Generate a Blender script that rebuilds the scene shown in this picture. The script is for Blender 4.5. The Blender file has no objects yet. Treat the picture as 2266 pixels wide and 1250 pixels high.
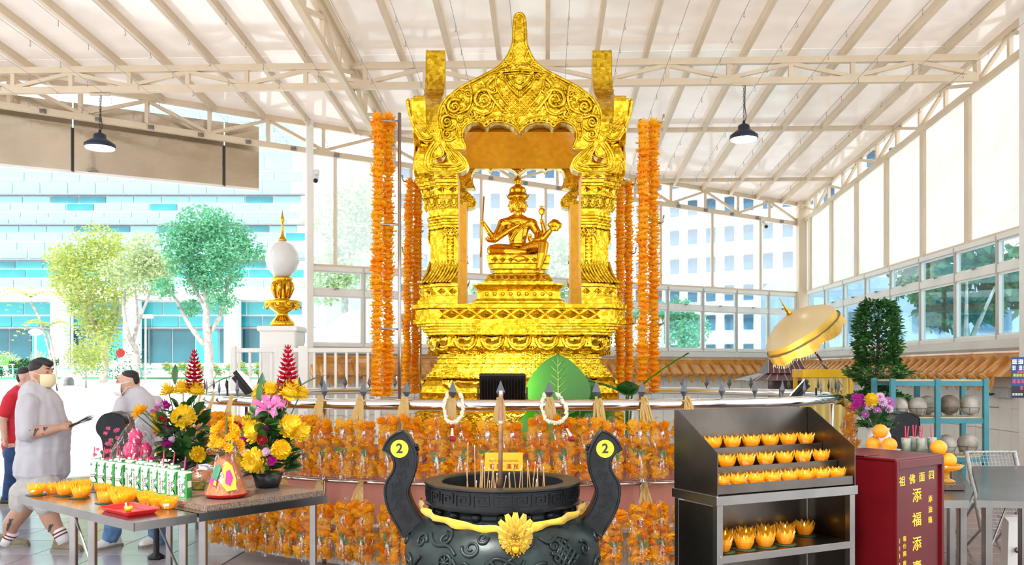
import bpy, bmesh, math, random
from mathutils import Vector, Matrix, noise
from mathutils.geometry import tessellate_polygon
random.seed(7)
SC = bpy.context.scene
COL = SC.collection
PI = math.pi
sin, cos = math.sin, math.cos
R = math.radians
# ---------------------------------------------------------------- camera
F, CX, HY, EYE = 1900.0, 1133.0, 819.0, 1.63          # focal length in pixels of a 2266x1250 frame, principal point, eye height
cam = bpy.data.cameras.new('camera')
cam.sensor_width = 36.0
cam.lens = F / 2266 * 36.0
cam.shift_y = (HY - 625) / 2266
cam.clip_end = 600
co = bpy.data.objects.new('camera', cam); COL.objects.link(co)
co.location = (0, 0, EYE); co.rotation_euler = (PI / 2, 0, 0)
SC.camera = co
# ---------------------------------------------------------------- sky, sun, exposure
w = bpy.data.worlds.new('sky'); SC.world = w; w.use_nodes = True
bg = w.node_tree.nodes['Background']
bg.inputs[0].default_value = (0.93, 0.97, 1.0, 1); bg.inputs[1].default_value = 1.15
sl = bpy.data.lights.new('sun', 'SUN'); sl.energy = 3.2; sl.angle = R(12); sl.color = (1, .96, .9)
so = bpy.data.objects.new('sun', sl); COL.objects.link(so)
so.rotation_euler = (R(38), 0, R(-28)); so.location = (0, 0, 30)
vs = SC.view_settings
vs.view_transform = 'Standard'; vs.look = 'None'; vs.gamma = 1; vs.exposure = 0.95
vs.use_curve_mapping = False
# ---------------------------------------------------------------- helpers
def P(px, py, d):
    return Vector(((px - CX) / F * d, d, EYE - (py - HY) / F * d))
def X(px, d): return (px - CX) / F * d
def Z(py, d): return EYE - (py - HY) / F * d
HA = R(2.23)
HU = Vector((sin(HA), cos(HA), 0)); HV = Vector((cos(HA), -sin(HA), 0))
def H(s, t, z=0.0):                                     # hall frame: s across, t into the depth
    v = HV * s + HU * t; v.z = z
    return v
def rotz(a): return Matrix.Rotation(a, 4, 'Z')
def T(x, y=0, z=0):
    if not isinstance(x, (int, float)): x, y, z = x
    return Matrix.Translation((x, y, z))
def frame(o, xa, za):                                   # matrix with origin o, x axis xa, z axis za
    xa = Vector(xa).normalized(); za = Vector(za).normalized(); ya = za.cross(xa).normalized()
    m = Matrix.Identity(4)
    for i in range(3):
        m[i][0] = xa[i]; m[i][1] = ya[i]; m[i][2] = za[i]; m[i][3] = o[i]
    return m
STAND = Matrix(((1, 0, 0, 0), (0, 0, 1, 0), (0, 1, 0, 0), (0, 0, 0, 1)))   # (x,y,z)->(x,z,y): a drawing in XY stands up in XZ, extrusion goes to +y
class MB:
    def __init__(s): s.v = []; s.f = []; s.mi = []; s.cur = 0
    def add(s, vs, fs, M=None):
        o = len(s.v)
        if M is not None: s.v += [tuple(M @ Vector(v)) for v in vs]
        else: s.v += [tuple(v) for v in vs]
        s.f += [tuple(i + o for i in f) for f in fs]; s.mi += [s.cur] * len(fs)
        return s
    def box(s, c, d, M=None):
        x, y, z = d[0] / 2, d[1] / 2, d[2] / 2
        vs = [(c[0] + a * x, c[1] + b * y, c[2] + e * z) for a in (-1, 1) for b in (-1, 1) for e in (-1, 1)]
        return s.add(vs, [(0, 1, 3, 2), (4, 6, 7, 5), (0, 4, 5, 1), (2, 3, 7, 6), (0, 2, 6, 4), (1, 5, 7, 3)], M)
    def cbox(s, c, d, b=.01, M=None):                   # chamfered box
        hx, hy, hz = d[0] / 2, d[1] / 2, d[2] / 2
        b = min(b, hx * .9, hy * .9, hz * .9)
        vs = []; ix = {}
        for a in (-1, 1):
            for e in (-1, 1):
                for g in (-1, 1):
                    for k in range(3):
                        p = [a * hx, e * hy, g * hz]
                        for j in range(3):
                            if j != k: p[j] -= (a, e, g)[j] * b
                        ix[(a, e, g, k)] = len(vs); vs.append((c[0] + p[0], c[1] + p[1], c[2] + p[2]))
        fs = []
        for k in range(3):
            i, j = [q for q in range(3) if q != k]
            for sg in (-1, 1):
                q = []
                for (u, v) in ((-1, -1), (1, -1), (1, 1), (-1, 1)):
                    t = [0, 0, 0]; t[k] = sg; t[i] = u; t[j] = v
                    q.append(ix[(t[0], t[1], t[2], k)])
                fs.append(tuple(q))
            for u in (-1, 1):                           # edges along axis k
                for v in (-1, 1):
                    t0 = [0, 0, 0]; t0[i] = u; t0[j] = v
                    a0 = list(t0); a0[k] = -1; a1 = list(t0); a1[k] = 1
                    fs.append((ix[(*a0, i)], ix[(*a1, i)], ix[(*a1, j)], ix[(*a0, j)]))
        for a in (-1, 1):
            for e in (-1, 1):
                for g in (-1, 1): fs.append((ix[(a, e, g, 0)], ix[(a, e, g, 1)], ix[(a, e, g, 2)]))
        return s.add(vs, fs, M)
    def bar(s, a, b, w, h):                             # beam of width w and height h from a to b
        a = Vector(a); b = Vector(b); d = b - a; L = d.length
        if L < 1e-6: return s
        up = Vector((0, 0, 1))
        if abs(d.normalized().z) > .98: up = Vector((0, 1, 0))
        x = d.normalized(); y = up.cross(x).normalized(); z = x.cross(y)
        m = Matrix.Identity(4)
        for i in range(3):
            m[i][0] = x[i]; m[i][1] = y[i]; m[i][2] = z[i]; m[i][3] = (a[i] + b[i]) / 2
        return s.box((0, 0, 0), (L, w, h), m)
    def tube(s, pts, r, n=8, closed=False, caps=True, sq=1.0, M=None):
        pts = [Vector(p) for p in pts]; N = len(pts)
        rr = r if isinstance(r, (list, tuple)) else [r] * N
        vs = []; prev = None
        for i, p in enumerate(pts):
            if closed: t = pts[(i + 1) % N] - pts[i - 1]
            else: t = pts[min(i + 1, N - 1)] - pts[max(i - 1, 0)]
            if t.length < 1e-9: t = Vector((0, 0, 1))
            t.normalize()
            if prev is None:
                a = Vector((0, 0, 1)) if abs(t.z) < .9 else Vector((1, 0, 0))
                u = (a - t * a.dot(t)).normalized()
            else:
                u = prev - t * prev.dot(t)
                u = u.normalized() if u.length > 1e-6 else Vector((1, 0, 0))
            prev = u; v = t.cross(u)
            for k in range(n):
                an = 2 * PI * k / n
                vs.append(p + (u * cos(an) + v * sin(an) * sq) * rr[i])
        fs = []
        for i in range(N if closed else N - 1):
            j = (i + 1) % N
            for k in range(n):
                l = (k + 1) % n
                fs.append((i * n + k, i * n + l, j * n + l, j * n + k))
        if caps and not closed:
            fs.append(tuple(range(n - 1, -1, -1))); fs.append(tuple((N - 1) * n + k for k in range(n)))
        return s.add(vs, fs, M)
    def lathe(s, prof, n=24, M=None, cap=True, wob=None):
        vs = []; m = len(prof)
        for (r, z) in prof:
            for k in range(n):
                a = 2 * PI * k / n
                q = r * (wob(a, z) if wob else 1)
                vs.append((q * cos(a), q * sin(a), z))
        fs = []
        for i in range(m - 1):
            for k in range(n):
                l = (k + 1) % n
                fs.append((i * n + k, i * n + l, (i + 1) * n + l, (i + 1) * n + k))
        if cap:
            if prof[0][0] > 1e-5: fs.append(tuple(range(n - 1, -1, -1)))
            if prof[-1][0] > 1e-5: fs.append(tuple((m - 1) * n + k for k in range(n)))
        return s.add(vs, fs, M)
    def ell(s, c, r, n=12, m=8, M=None):
        if isinstance(r, (int, float)): r = (r, r, r)
        prof = [(max(sin(PI * i / m), 1e-4), -cos(PI * i / m)) for i in range(m + 1)]
        q = Matrix.Translation(c) @ Matrix.Diagonal((r[0], r[1], r[2], 1))
        return s.lathe(prof, n, (M @ q) if M is not None else q, cap=False)
    def prism(s, loops, d, M=None, back=True):          # loops in XY (first the outline, then holes) extruded along z from 0 to d
        vl = [[Vector((x, y, 0)) for x, y in lp] for lp in loops]
        tri = tessellate_polygon(vl)
        flat = [p for lp in loops for p in lp]; N = len(flat)
        vs = [(x, y, 0) for x, y in flat] + [(x, y, d) for x, y in flat]
        fs = [tuple(t) for t in tri]
        fs += [tuple(i + N for i in reversed(t)) for t in tri]
        o = 0
        for lp in loops:
            k = len(lp)
            for i in range(k):
                j = (i + 1) % k
                fs.append((o + i, o + j, o + j + N, o + i + N))
            o += k
        return s.add(vs, fs, M)
    def loft(s, rings, M=None, caps=True):              # rings: lists of 3-D points of equal count
        n = len(rings[0]); vs = [p for r in rings for p in r]; fs = []
        for i in range(len(rings) - 1):
            for k in range(n):
                l = (k + 1) % n
                fs.append((i * n + k, i * n + l, (i + 1) * n + l, (i + 1) * n + k))
        if caps:
            for base in (0, (len(rings) - 1) * n):
                tri = tessellate_polygon([[Vector((p[0], p[1], 0)) for p in rings[0]]])
                fs += [tuple(base + i for i in t) for t in tri]
        return s.add(vs, fs, M)
    def mesh(s, name, mat=None, smooth=False):
        me = bpy.data.meshes.new(name); me.from_pydata([tuple(map(float, v[:3])) for v in s.v], [], s.f)
        bm = bmesh.new(); bm.from_mesh(me); bmesh.ops.recalc_face_normals(bm, faces=bm.faces); bm.to_mesh(me); bm.free()
        ms = mat if isinstance(mat, (list, tuple)) else [mat]
        for m in ms:
            if m is not None: me.materials.append(m)
        if len(ms) > 1: me.polygons.foreach_set('material_index', s.mi)
        if smooth: me.polygons.foreach_set('use_smooth', [True] * len(me.polygons))
        return me
    def build(s, name, mat, parent=None, smooth=False, loc=None, rz=0):
        return link(name, s.mesh(name, mat, smooth), parent, loc, rz)
def link(name, me, parent=None, loc=None, rz=0, M=None):
    o = bpy.data.objects.new(name, me); COL.objects.link(o)
    if parent is not None: o.parent = parent
    if loc is not None: o.location = loc
    if rz: o.rotation_euler = (0, 0, rz)
    if M is not None: o.matrix_basis = M
    return o
def tag(o, label, cat, group=None):
    o['label'] = label; o['category'] = cat
    if group: o['group'] = group
    return o
def thing(name, label, cat, loc=(0, 0, 0), rz=0, group=None):
    return tag(link(name, None, None, loc, rz), label, cat, group)
def struct(o, label=None):
    o['kind'] = 'structure'
    if label: o['label'] = label
    return o
def copy_tree(o, loc=None, rz=None, label=None, parent=None, sc=None):
    c = o.copy(); COL.objects.link(c); c.parent = parent
    if loc is not None: c.location = loc
    if rz is not None: c.rotation_euler = (0, 0, rz)
    if sc is not None: c.scale = (sc, sc, sc)
    if label: c['label'] = label
    for ch in list(o.children): copy_tree(ch, parent=c)
    return c
def smooth_by_angle(o, a=40):
    me = o.data
    me.polygons.foreach_set('use_smooth', [True] * len(me.polygons))
    bm = bmesh.new(); bm.from_mesh(me); lim = R(a)
    for e in bm.edges:
        if len(e.link_faces) == 2 and e.calc_face_angle(0) > lim: e.smooth = False
    bm.to_mesh(me); bm.free()
    return o
def spline(pts, k=6, closed=False):                     # Catmull-Rom through the points
    out = []; N = len(pts); pts = [Vector(p) for p in pts]
    for i in range(N if closed else N - 1):
        if closed: a, b, c, d = pts[i - 1], pts[i], pts[(i + 1) % N], pts[(i + 2) % N]
        else: a, b, c, d = pts[max(i - 1, 0)], pts[i], pts[i + 1], pts[min(i + 2, N - 1)]
        for j in range(k):
            t = j / k
            out.append(.5 * ((2 * b) + (c - a) * t + (2 * a - 5 * b + 4 * c - d) * t * t + (3 * b - a - 3 * c + d) * t ** 3))
    if not closed: out.append(pts[-1])
    return out
def blob(chains, voxel=.012, smooth=3, extra=None, ratio=None):
    """one continuous skin grown over tapering chains: each chain is a list of (x, y, z, r) or (x, y, z, rx, ry)"""
    mb = MB()
    for ch in chains:
        for i in range(len(ch) - 1):
            a, b = ch[i], ch[i + 1]
            L = (Vector(a[:3]) - Vector(b[:3])).length
            n = max(2, int(L / (min(a[3], b[3]) * .45)) + 1)
            for j in range(n + 1):
                t = j / n
                q = [a[k] * (1 - t) + b[k] * t for k in range(min(len(a), len(b)))]
                rx = q[3]; ry = q[4] if len(q) > 4 else q[3]
                mb.ell(q[:3], (rx, ry, (rx + ry) / 2 if len(q) < 6 else q[5]), 12, 8)
        if len(ch) == 1:
            q = ch[0]; mb.ell(q[:3], (q[3], q[4] if len(q) > 4 else q[3], q[5] if len(q) > 5 else q[3]), 16, 10)
    if extra: extra(mb)
    me = bpy.data.meshes.new('tmp'); me.from_pydata(mb.v, [], mb.f)
    o = bpy.data.objects.new('tmp', me); COL.objects.link(o)
    m = o.modifiers.new('r', 'REMESH'); m.mode = 'VOXEL'; m.voxel_size = voxel
    if smooth:
        m = o.modifiers.new('s', 'SMOOTH'); m.factor = .5; m.iterations = smooth
    if ratio:
        m = o.modifiers.new('d', 'DECIMATE'); m.ratio = ratio
    dg = bpy.context.evaluated_depsgraph_get()
    out = bpy.data.meshes.new_from_object(o.evaluated_get(dg))
    bpy.data.objects.remove(o); bpy.data.meshes.remove(me)
    out.polygons.foreach_set('use_smooth', [True] * len(out.polygons))
    return out
def setmat(me, mat):
    me.materials.clear(); me.materials.append(mat); return me
def text_mesh(body, size=1.0, ext=.002, align='CENTER', bold=0.0, space=1.0):
    cu = bpy.data.curves.new('t', 'FONT'); cu.body = body; cu.size = size; cu.extrude = ext; cu.offset = bold
    cu.align_x = align; cu.align_y = 'CENTER'; cu.space_character = space; cu.resolution_u = 3
    o = bpy.data.objects.new('t', cu); COL.objects.link(o)
    dg = bpy.context.evaluated_depsgraph_get()
    me = bpy.data.meshes.new_from_object(o.evaluated_get(dg))
    bpy.data.objects.remove(o)
    return me
# ---------------------------------------------------------------- materials
def mat(name, col, rough=.5, metal=0.0, var=.07, scale=6.0, bump=0.0, bscale=None, col2=None, spec=None, coat=0, alpha=None, trans=0, emit=None, sheen=0):
    m = bpy.data.materials.new(name); m.use_nodes = True
    nt = m.node_tree; b = nt.nodes['Principled BSDF']
    tc = nt.nodes.new('ShaderNodeTexCoord')
    nz = nt.nodes.new('ShaderNodeTexNoise'); nz.inputs['Scale'].default_value = scale; nz.inputs['Detail'].default_value = 4
    nt.links.new(tc.outputs['Object'], nz.inputs['Vector'])
    cr = nt.nodes.new('ShaderNodeValToRGB')
    c2 = col2 if col2 else tuple(max(0, min(1, c * (1 + var))) for c in col)
    c1 = col if col2 else tuple(c * (1 - var) for c in col)
    cr.color_ramp.elements[0].color = (*c1, 1); cr.color_ramp.elements[0].position = .35
    cr.color_ramp.elements[1].color = (*c2, 1); cr.color_ramp.elements[1].position = .65
    nt.links.new(nz.outputs['Fac'], cr.inputs['Fac']); nt.links.new(cr.outputs['Color'], b.inputs['Base Color'])
    b.inputs['Roughness'].default_value = rough; b.inputs['Metallic'].default_value = metal
    if spec is not None: b.inputs['Specular IOR Level'].default_value = spec
    if coat: b.inputs['Coat Weight'].default_value = coat
    if trans: b.inputs['Transmission Weight'].default_value = trans
    if alpha is not None: b.inputs['Alpha'].default_value = alpha
    if sheen: b.inputs['Sheen Weight'].default_value = sheen
    if emit:
        b.inputs['Emission Color'].default_value = (*emit[:3], 1); b.inputs['Emission Strength'].default_value = emit[3]
    if bump:
        n2 = nt.nodes.new('ShaderNodeTexNoise'); n2.inputs['Scale'].default_value = bscale or scale * 3; n2.inputs['Detail'].default_value = 5
        nt.links.new(tc.outputs['Object'], n2.inputs['Vector'])
        bp = nt.nodes.new('ShaderNodeBump'); bp.inputs['Strength'].default_value = bump; bp.inputs['Distance'].default_value = .01
        nt.links.new(n2.outputs['Fac'], bp.inputs['Height']); nt.links.new(bp.outputs['Normal'], b.inputs['Normal'])
    return m
def mix_mat(name, build):
    m = bpy.data.materials.new(name); m.use_nodes = True
    nt = m.node_tree; nt.nodes.clear(); out = nt.nodes.new('ShaderNodeOutputMaterial')
    nt.links.new(build(nt), out.inputs['Surface']); return m
def _mix(nt, f, a, b):
    mx = nt.nodes.new('ShaderNodeMixShader')
    if isinstance(f, (int, float)): mx.inputs[0].default_value = f
    else: nt.links.new(f, mx.inputs[0])
    nt.links.new(a, mx.inputs[1]); nt.links.new(b, mx.inputs[2]); return mx.outputs[0]
def _sh(nt, kind, col, rough=None):
    n = nt.nodes.new('ShaderNodeBsdf' + kind); n.inputs['Color'].default_value = (*col, 1)
    if rough is not None: n.inputs['Roughness'].default_value = rough
    return n.outputs[0]
def _schlick(nt, base=.04, k=.9, normal=None):
    """mirror share of a thin film seen from either side"""
    lw = nt.nodes.new('ShaderNodeLayerWeight'); lw.inputs[0].default_value = .5
    if normal is not None: nt.links.new(normal, lw.inputs['Normal'])
    pw = nt.nodes.new('ShaderNodeMath'); pw.operation = 'POWER'; pw.inputs[1].default_value = 5.0; nt.links.new(lw.outputs['Facing'], pw.inputs[0])
    ma = nt.nodes.new('ShaderNodeMath'); ma.operation = 'MULTIPLY_ADD'; ma.inputs[1].default_value = k; ma.inputs[2].default_value = base; ma.use_clamp = True
    nt.links.new(pw.outputs[0], ma.inputs[0]); return ma.outputs[0]
def pane_mat(name, tint, gloss=.12, rough=.02, haze=0.0, hazecol=(.9, .95, 1)):
    """thin glazing: tinted see-through sheet with a surface reflection and, where wanted, a milky share that imitates glare"""
    def bld(nt):
        t = _sh(nt, 'Transparent', tint)
        if haze:
            d = _mix(nt, .8, _sh(nt, 'Diffuse', hazecol), _sh(nt, 'Translucent', hazecol))
            t = _mix(nt, haze, t, d)
        return _mix(nt, _schlick(nt, gloss * .5, .8), t, _sh(nt, 'Glossy', (1, 1, 1), rough))
    return mix_mat(name, bld)
def sheet_mat(name, col, tr=.5, gloss=.06, rough=.2, wave=0):
    """diffuse sheet that lets light through (roof panels, petals, leaves, cloth)"""
    def bld(nt):
        tc = nt.nodes.new('ShaderNodeTexCoord'); nz = nt.nodes.new('ShaderNodeTexNoise'); nz.inputs['Scale'].default_value = 3.0
        nt.links.new(tc.outputs['Object'], nz.inputs['Vector'])
        cr = nt.nodes.new('ShaderNodeValToRGB')
        cr.color_ramp.elements[0].color = (*[c * .9 for c in col], 1); cr.color_ramp.elements[1].color = (*[min(1, c * 1.06) for c in col], 1)
        nt.links.new(nz.outputs['Fac'], cr.inputs['Fac'])
        d = nt.nodes.new('ShaderNodeBsdfDiffuse'); t = nt.nodes.new('ShaderNodeBsdfTranslucent')
        nt.links.new(cr.outputs[0], d.inputs['Color']); nt.links.new(cr.outputs[0], t.inputs['Color'])
        s = _mix(nt, tr, d.outputs[0], t.outputs[0])
        return _mix(nt, gloss, s, _sh(nt, 'Glossy', (1, 1, 1), rough))
    return mix_mat(name, bld)
CREAM = mat('cream_steel_paint', (.70, .58, .43), .45, var=.05, scale=2)
WHITEP = mat('white_paint', (.86, .84, .80), .45, var=.04, scale=2)
ORD = ('first', 'second', 'third', 'fourth', 'fifth', 'sixth', 'seventh', 'eighth', 'ninth', 'tenth', 'eleventh', 'twelfth', 'thirteenth', 'fourteenth', 'fifteenth')
ROOFS = sheet_mat('roof_sheet', (.85, .80, .76), .36, .12, .10)
FROST = sheet_mat('frosted_panel', (.94, .94, .92), .6, .05, .25)
STEEL = mat('brushed_steel', (.26, .25, .24), .26, 1.0, .12, 3, bump=.06, bscale=14)
CHROME = mat('polished_steel', (.72, .71, .70), .10, 1.0, .06, 4)
DARKST = mat('aged_steel_sheet', (.12, .105, .09), .30, 1.0, .25, 2.5, bump=.08, bscale=5)
BLACK = mat('black_plastic', (.015, .016, .018), .35, 0, .2)
# ================================================================ the setting
TILEG = mat('grey_floor_tile', (.26, .26, .29), .16, 0, .2, 1.3, col2=(.36, .34, .38), spec=.7)
TILER = mat('brown_floor_tile', (.20, .115, .10), .18, 0, .2, 1.3, col2=(.30, .19, .17), spec=.7)
GROUT = mat('floor_grout', (.36, .34, .34), .5, 0, .1, 4)
CONC = mat('forecourt_concrete', (.74, .73, .71), .85, 0, .05, .6)
GRASS = mat('lawn', (.10, .24, .06), .9, 0, .3, 1.5)
# the back wall line: from the left column through the corner with the right wall
SR = 5.77
CORN = H(SR, 19.54)
BD = Vector((-.885, -.465, 0)).normalized()             # along the back line, corner -> left
BN = Vector((-BD.y, BD.x, 0)); BN = BN if BN.y < 0 else -BN   # into the hall
def B(l, off=0, z=0):
    v = CORN + BD * l + BN * off; return Vector((v.x, v.y, z))
LB = 11.15                                              # length of the back wall up to the left column
def roof_z(p):
    t = Vector((p[0], p[1], 0)).dot(HU)
    return 5.88 - .06 * (t - 11.5)
# floor and its tiles
fl = MB()
o0, o1 = B(-1, -.3), B(22, -1.0)
fl.prism([[(-12, -3), (9, -3), (9, o0.y + 1), (o0.x, o0.y), (o1.x, o1.y), (-12.5, o1.y)]], .2, T(0, 0, -.2))
floor = struct(fl.build('floor', GROUT))
def tile_mesh(name, m, sx, sy, h, b): return MB().cbox((0, 0, h / 2), (sx, sy, h), b).mesh(name, m)
tg = tile_mesh('floor_tile', TILEG, .592, .592, .008, .003); tr_ = tile_mesh('floor_tile', TILER, .592, .292, .008, .003)
for i in range(10):
    for j in range(14):
        c = H(-8.4 + .6 * i, 5.9 + .6 * j)
        if (c - CORN).dot(BN) < .2: continue
        link('floor_tile', tg, floor, (c.x, c.y, 0), -HA)
for i in range(6):
    for j in range(24):
        c = H(2.65 + .6 * i, 4.9 + .3 * j)
        link('floor_tile', tr_, floor, (c.x, c.y, 0), -HA)
ln = MB()
for a, b in ((H(3.9, 6.9), H(5.1, 7.0)), (H(5.1, 7.0), H(5.75, 6.3)), (H(3.9, 6.55), H(5.5, 6.6))): ln.bar((a.x, a.y, .0095), (b.x, b.y, .0095), .05, .002)
ln.build('floor_marking', mat('floor_paint', (.75, .62, .28), .5), floor)
# forecourt: a broad ramp up to the street
g = MB(); vs = []; fs = []
xs = [-90, -40, -20, -10, 0, 10, 20, 40, 90]; ys = [11, 14, 18, 24, 32, 40, 48, 60, 90, 140]
def gz(y): return -.03 + max(0, min(1, (y - 16) / 24)) * 1.22
for y in ys:
    for x in xs: vs.append((x, y, gz(y)))
n = len(xs)
for j in range(len(ys) - 1):
    for i in range(n - 1): fs.append((j * n + i, j * n + i + 1, (j + 1) * n + i + 1, (j + 1) * n + i))
g.add(vs, fs)
gr = struct(g.build('ground', CONC), 'pale concrete forecourt rising gently to the street')
# ---- ceiling: beams as the carrying mesh, rafters and roof sheets as pieces
cb = MB()
for t in (14.4, 17.4): cb.bar(H(-10, t, 5.72 - .06 * (t - 11.5)), H(SR, t, 5.72 - .06 * (t - 11.5)), .07, .09) if t < 10 else None
def back_t(s):                                          # depth of the back line at hall coordinate s
    # CORN + BD*l has hall coords (s,t)
    l = (SR - s) / -BD.dot(HV); return (CORN + BD * l).dot(HU)
for t in (14.4, 17.4):
    l = (19.54 - t) / (-BD.dot(HU)); s0 = (CORN + BD * l).dot(HV)
    z = 5.88 - .06 * (t - 11.5) - .075
    cb.bar(H(s0, t, z), H(SR, t, z), .06, .07)
ceil = struct(cb.build('ceiling', CREAM))
for k in range(-15, 9):
    s = .65 * k + .03
    t1 = min(back_t(s), 19.5)
    a, b = H(s, 2.0), H(s, t1)
    m = MB().bar((a.x, a.y, roof_z(a) - .055), (b.x, b.y, roof_z(b) - .055), .055, .11)
    m.build('rafter', CREAM, ceil)
    if k < 8 or True:
        e = min(s + .65, SR + .15); tt = [2.0, 4.8, 8.0, 11.5, 15.5, 19.9]
        if e - s > .1:
            for q in range(len(tt) - 1):
                ta, tb = tt[q], tt[q + 1]
                la, lb = back_t(s) + .35, back_t(e) + .35
                if ta >= max(la, lb): continue
                pts = [(s + .004, ta), (e - .004, min(ta, lb)), (e - .004, min(tb - .008, lb)), (s + .004, min(tb - .008, la))]
                pm = MB(); v = []
                for (ss, t_) in pts:
                    p = H(ss, t_); v.append((p.x, p.y, roof_z(p)))
                pm.add(v + [(x, y, z + .012) for x, y, z in v], [(3, 2, 1, 0), (4, 5, 6, 7), (0, 1, 5, 4), (1, 2, 6, 5), (2, 3, 7, 6), (3, 0, 4, 7)])
                pm.build('roof_panel', ROOFS, ceil)
# ---- trusses
def truss(label, pt, L, top, bot, step, w=.075, ch=.085, start=1):
    """pt(l) -> ground point; top(p), bot(p) heights"""
    a = pt(0); rt = thing('roof_truss', label, 'truss', (a.x, a.y, 0))
    off = -Vector((a.x, a.y, 0))
    def Q(l, f):
        p = pt(l); return Vector((p.x, p.y, f(p))) + off
    MB().bar(Q(0, top), Q(L, top), w, ch).build('top_chord', CREAM, rt)
    MB().bar(Q(0, bot), Q(L, bot), w, ch).build('bottom_chord', CREAM, rt)
    n = int(L / step); ws = w * .75
    for i in range(n + 1):
        l = i * step
        MB().bar(Q(l, bot) + Vector((0, 0, ch / 2)), Q(l, top) - Vector((0, 0, ch / 2)), ws, ws).build('web_post', CREAM, rt)
        if i < n:
            lo, hi = (l, l + step) if (i + start) % 2 else (l + step, l)
            MB().bar(Q(lo, bot) + Vector((0, 0, ch / 2)), Q(hi, top) - Vector((0, 0, ch / 2)), ws * .9, ws * .9).build('diagonal', CREAM, rt)
    return rt
tz = lambda p: roof_z(p) - .15
truss('long cream steel truss spanning the hall above the gold shrine', lambda l: H(SR - .1 - l, 11.5), 15.4, tz, lambda p: 5.46, .81)
truss('cream steel truss running into the depth between roof and left column', lambda l: H(-2.62, 6.0 + l), 9.2, tz, lambda p: roof_z(p) - .52, .8)
truss('cream steel truss along the top of the frosted side wall', lambda l: H(SR + .0, 19.45 - l), 10.5, lambda p: roof_z(p) - .07, lambda p: roof_z(p) - .45, .855, start=0)
truss('sloping cream steel truss over the open side and the rear windows', lambda l: B(l + .1), 16.2, lambda p: roof_z(p) - .06, lambda p: roof_z(p) - .50, .9, ch=.09)
# ---- columns
def column(name, p, zt, wx, label=None, rz=0):
    m = MB(); m.cbox((0, 0, zt / 2), (wx, wx, zt), .012); m.cbox((0, 0, .06), (wx + .08, wx + .08, .12), .01)
    return struct(m.build(name, WHITEP if label is None else CREAM, None, loc=(p.x, p.y, 0), rz=rz), label)
c1 = B(LB, .05); column('trim_1', c1, roof_z(c1) - .02, .12, rz=R(27))
c2 = B(.1, .12); column('trim_2', c2 , roof_z(c2) - .02, .26, 'cream corner column where rear wall meets side wall', rz=-HA)
c3 = H(SR + .05, 10.32); column('trim_3', c3, roof_z(c3) - .02, .34, rz=-HA)
# ---- walls with tiles and glazed coping
WALLT = mat('white_wall_tile', (.82, .80, .76), .2, 0, .05, 2)
WALLB = mat('wall_plaster', (.70, .68, .64), .6, 0, .05, 2)
GLAZE = mat('amber_glazed_clay', (.50, .19, .03), .18, 0, .3, 5, col2=(.74, .36, .07), coat=.7)
def wall(name, pt, nrm, L):
    """pt(l): ground point along the wall face, nrm: into the room"""
    a, b = pt(0), pt(L); d = (b - a).normalized(); ang = math.atan2(d.y, d.x)
    m = MB(); M = T(a.x, a.y, 0) @ rotz(ang)
    sgn = 1 if (rotz(ang) @ Vector((0, 1, 0))).dot(nrm) > 0 else -1
    m.box((L / 2, -sgn * .1, .72), (L, .2, 1.44)); m.box((L / 2, -sgn * .06, 1.66), (L, .26, .5)); m.box((L / 2, -sgn * .03, 1.945), (L, .2, .15))
    wo = struct(link(name, m.mesh(name, [WALLB]), None, M=M))
    tm = MB().cbox((0, 0, 0), (.294, .016, .294), .004).mesh('wall_tile', WALLT)
    for i in range(int(L / .3)):
        for j in range(5): link('wall_tile', tm, wo, (.15 + .3 * i, sgn * .007, .0 + .15 + .3 * j - (.06 if j == 4 else .03)))
    # coping: ridge band, sloping field, round caps and pointed drips
    cm = MB(); cm.tube([(0, sgn * .05, 1.845), (L, sgn * .05, 1.845)], .035, 8); cm.box((L / 2, sgn * .03, 1.79), (L, .1, .07))
    cm.add([(0, sgn * .04, 1.79), (L, sgn * .04, 1.79), (L, sgn * .30, 1.55), (0, sgn * .30, 1.55), (0, sgn * .0, 1.55), (L, 0, 1.55)], [(0, 1, 2, 3), (3, 2, 5, 4), (0, 3, 4), (1, 5, 2)])
    link('tile_bed', cm.mesh('tile_bed', [GLAZE]), wo)
    cap = MB(); cap.tube([(0, sgn * .06, 1.77), (0, sgn * .34, 1.535)], .062, 12); cap.tube([(0, sgn * .332, 1.542), (0, sgn * .352, 1.525)], .07, 14)
    cap.tube([(0, sgn * .350, 1.527), (0, sgn * .358, 1.520)], .042, 12)
    cpm = cap.mesh('cap_tile', [GLAZE], True)
    dr = MB(); pts = [(-.085, .03), (-.06, -.06), (-.03, -.11), (0, -.15), (.03, -.11), (.06, -.06), (.085, .03), (.04, 0.0), (0, -.012), (-.04, 0.0)]
    dr.prism([pts], .022, Matrix.Translation((0, sgn * .33, 1.52)) @ Matrix.Rotation(R(90), 4, 'X'))
    in_ = [(x * .55, z * .6 - .025) for x, z in pts]
    dr.prism([in_], .034, Matrix.Translation((0, sgn * .335, 1.52)) @ Matrix.Rotation(R(90), 4, 'X'))
    drm = dr.mesh('drip_tile', [GLAZE])
    st = .285
    for i in range(int(L / st)):
        link('cap_tile', cpm, wo, (.14 + st * i, 0, 0))
        link('drip_tile', drm, wo, (.14 + st * (i + .5), 0, 0))
    return wo
wall('wall_back', lambda l: B(l, 0), BN, LB)
wall('wall_right', lambda l: H(SR, 19.54 - l), -HV, 9.0)
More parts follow.
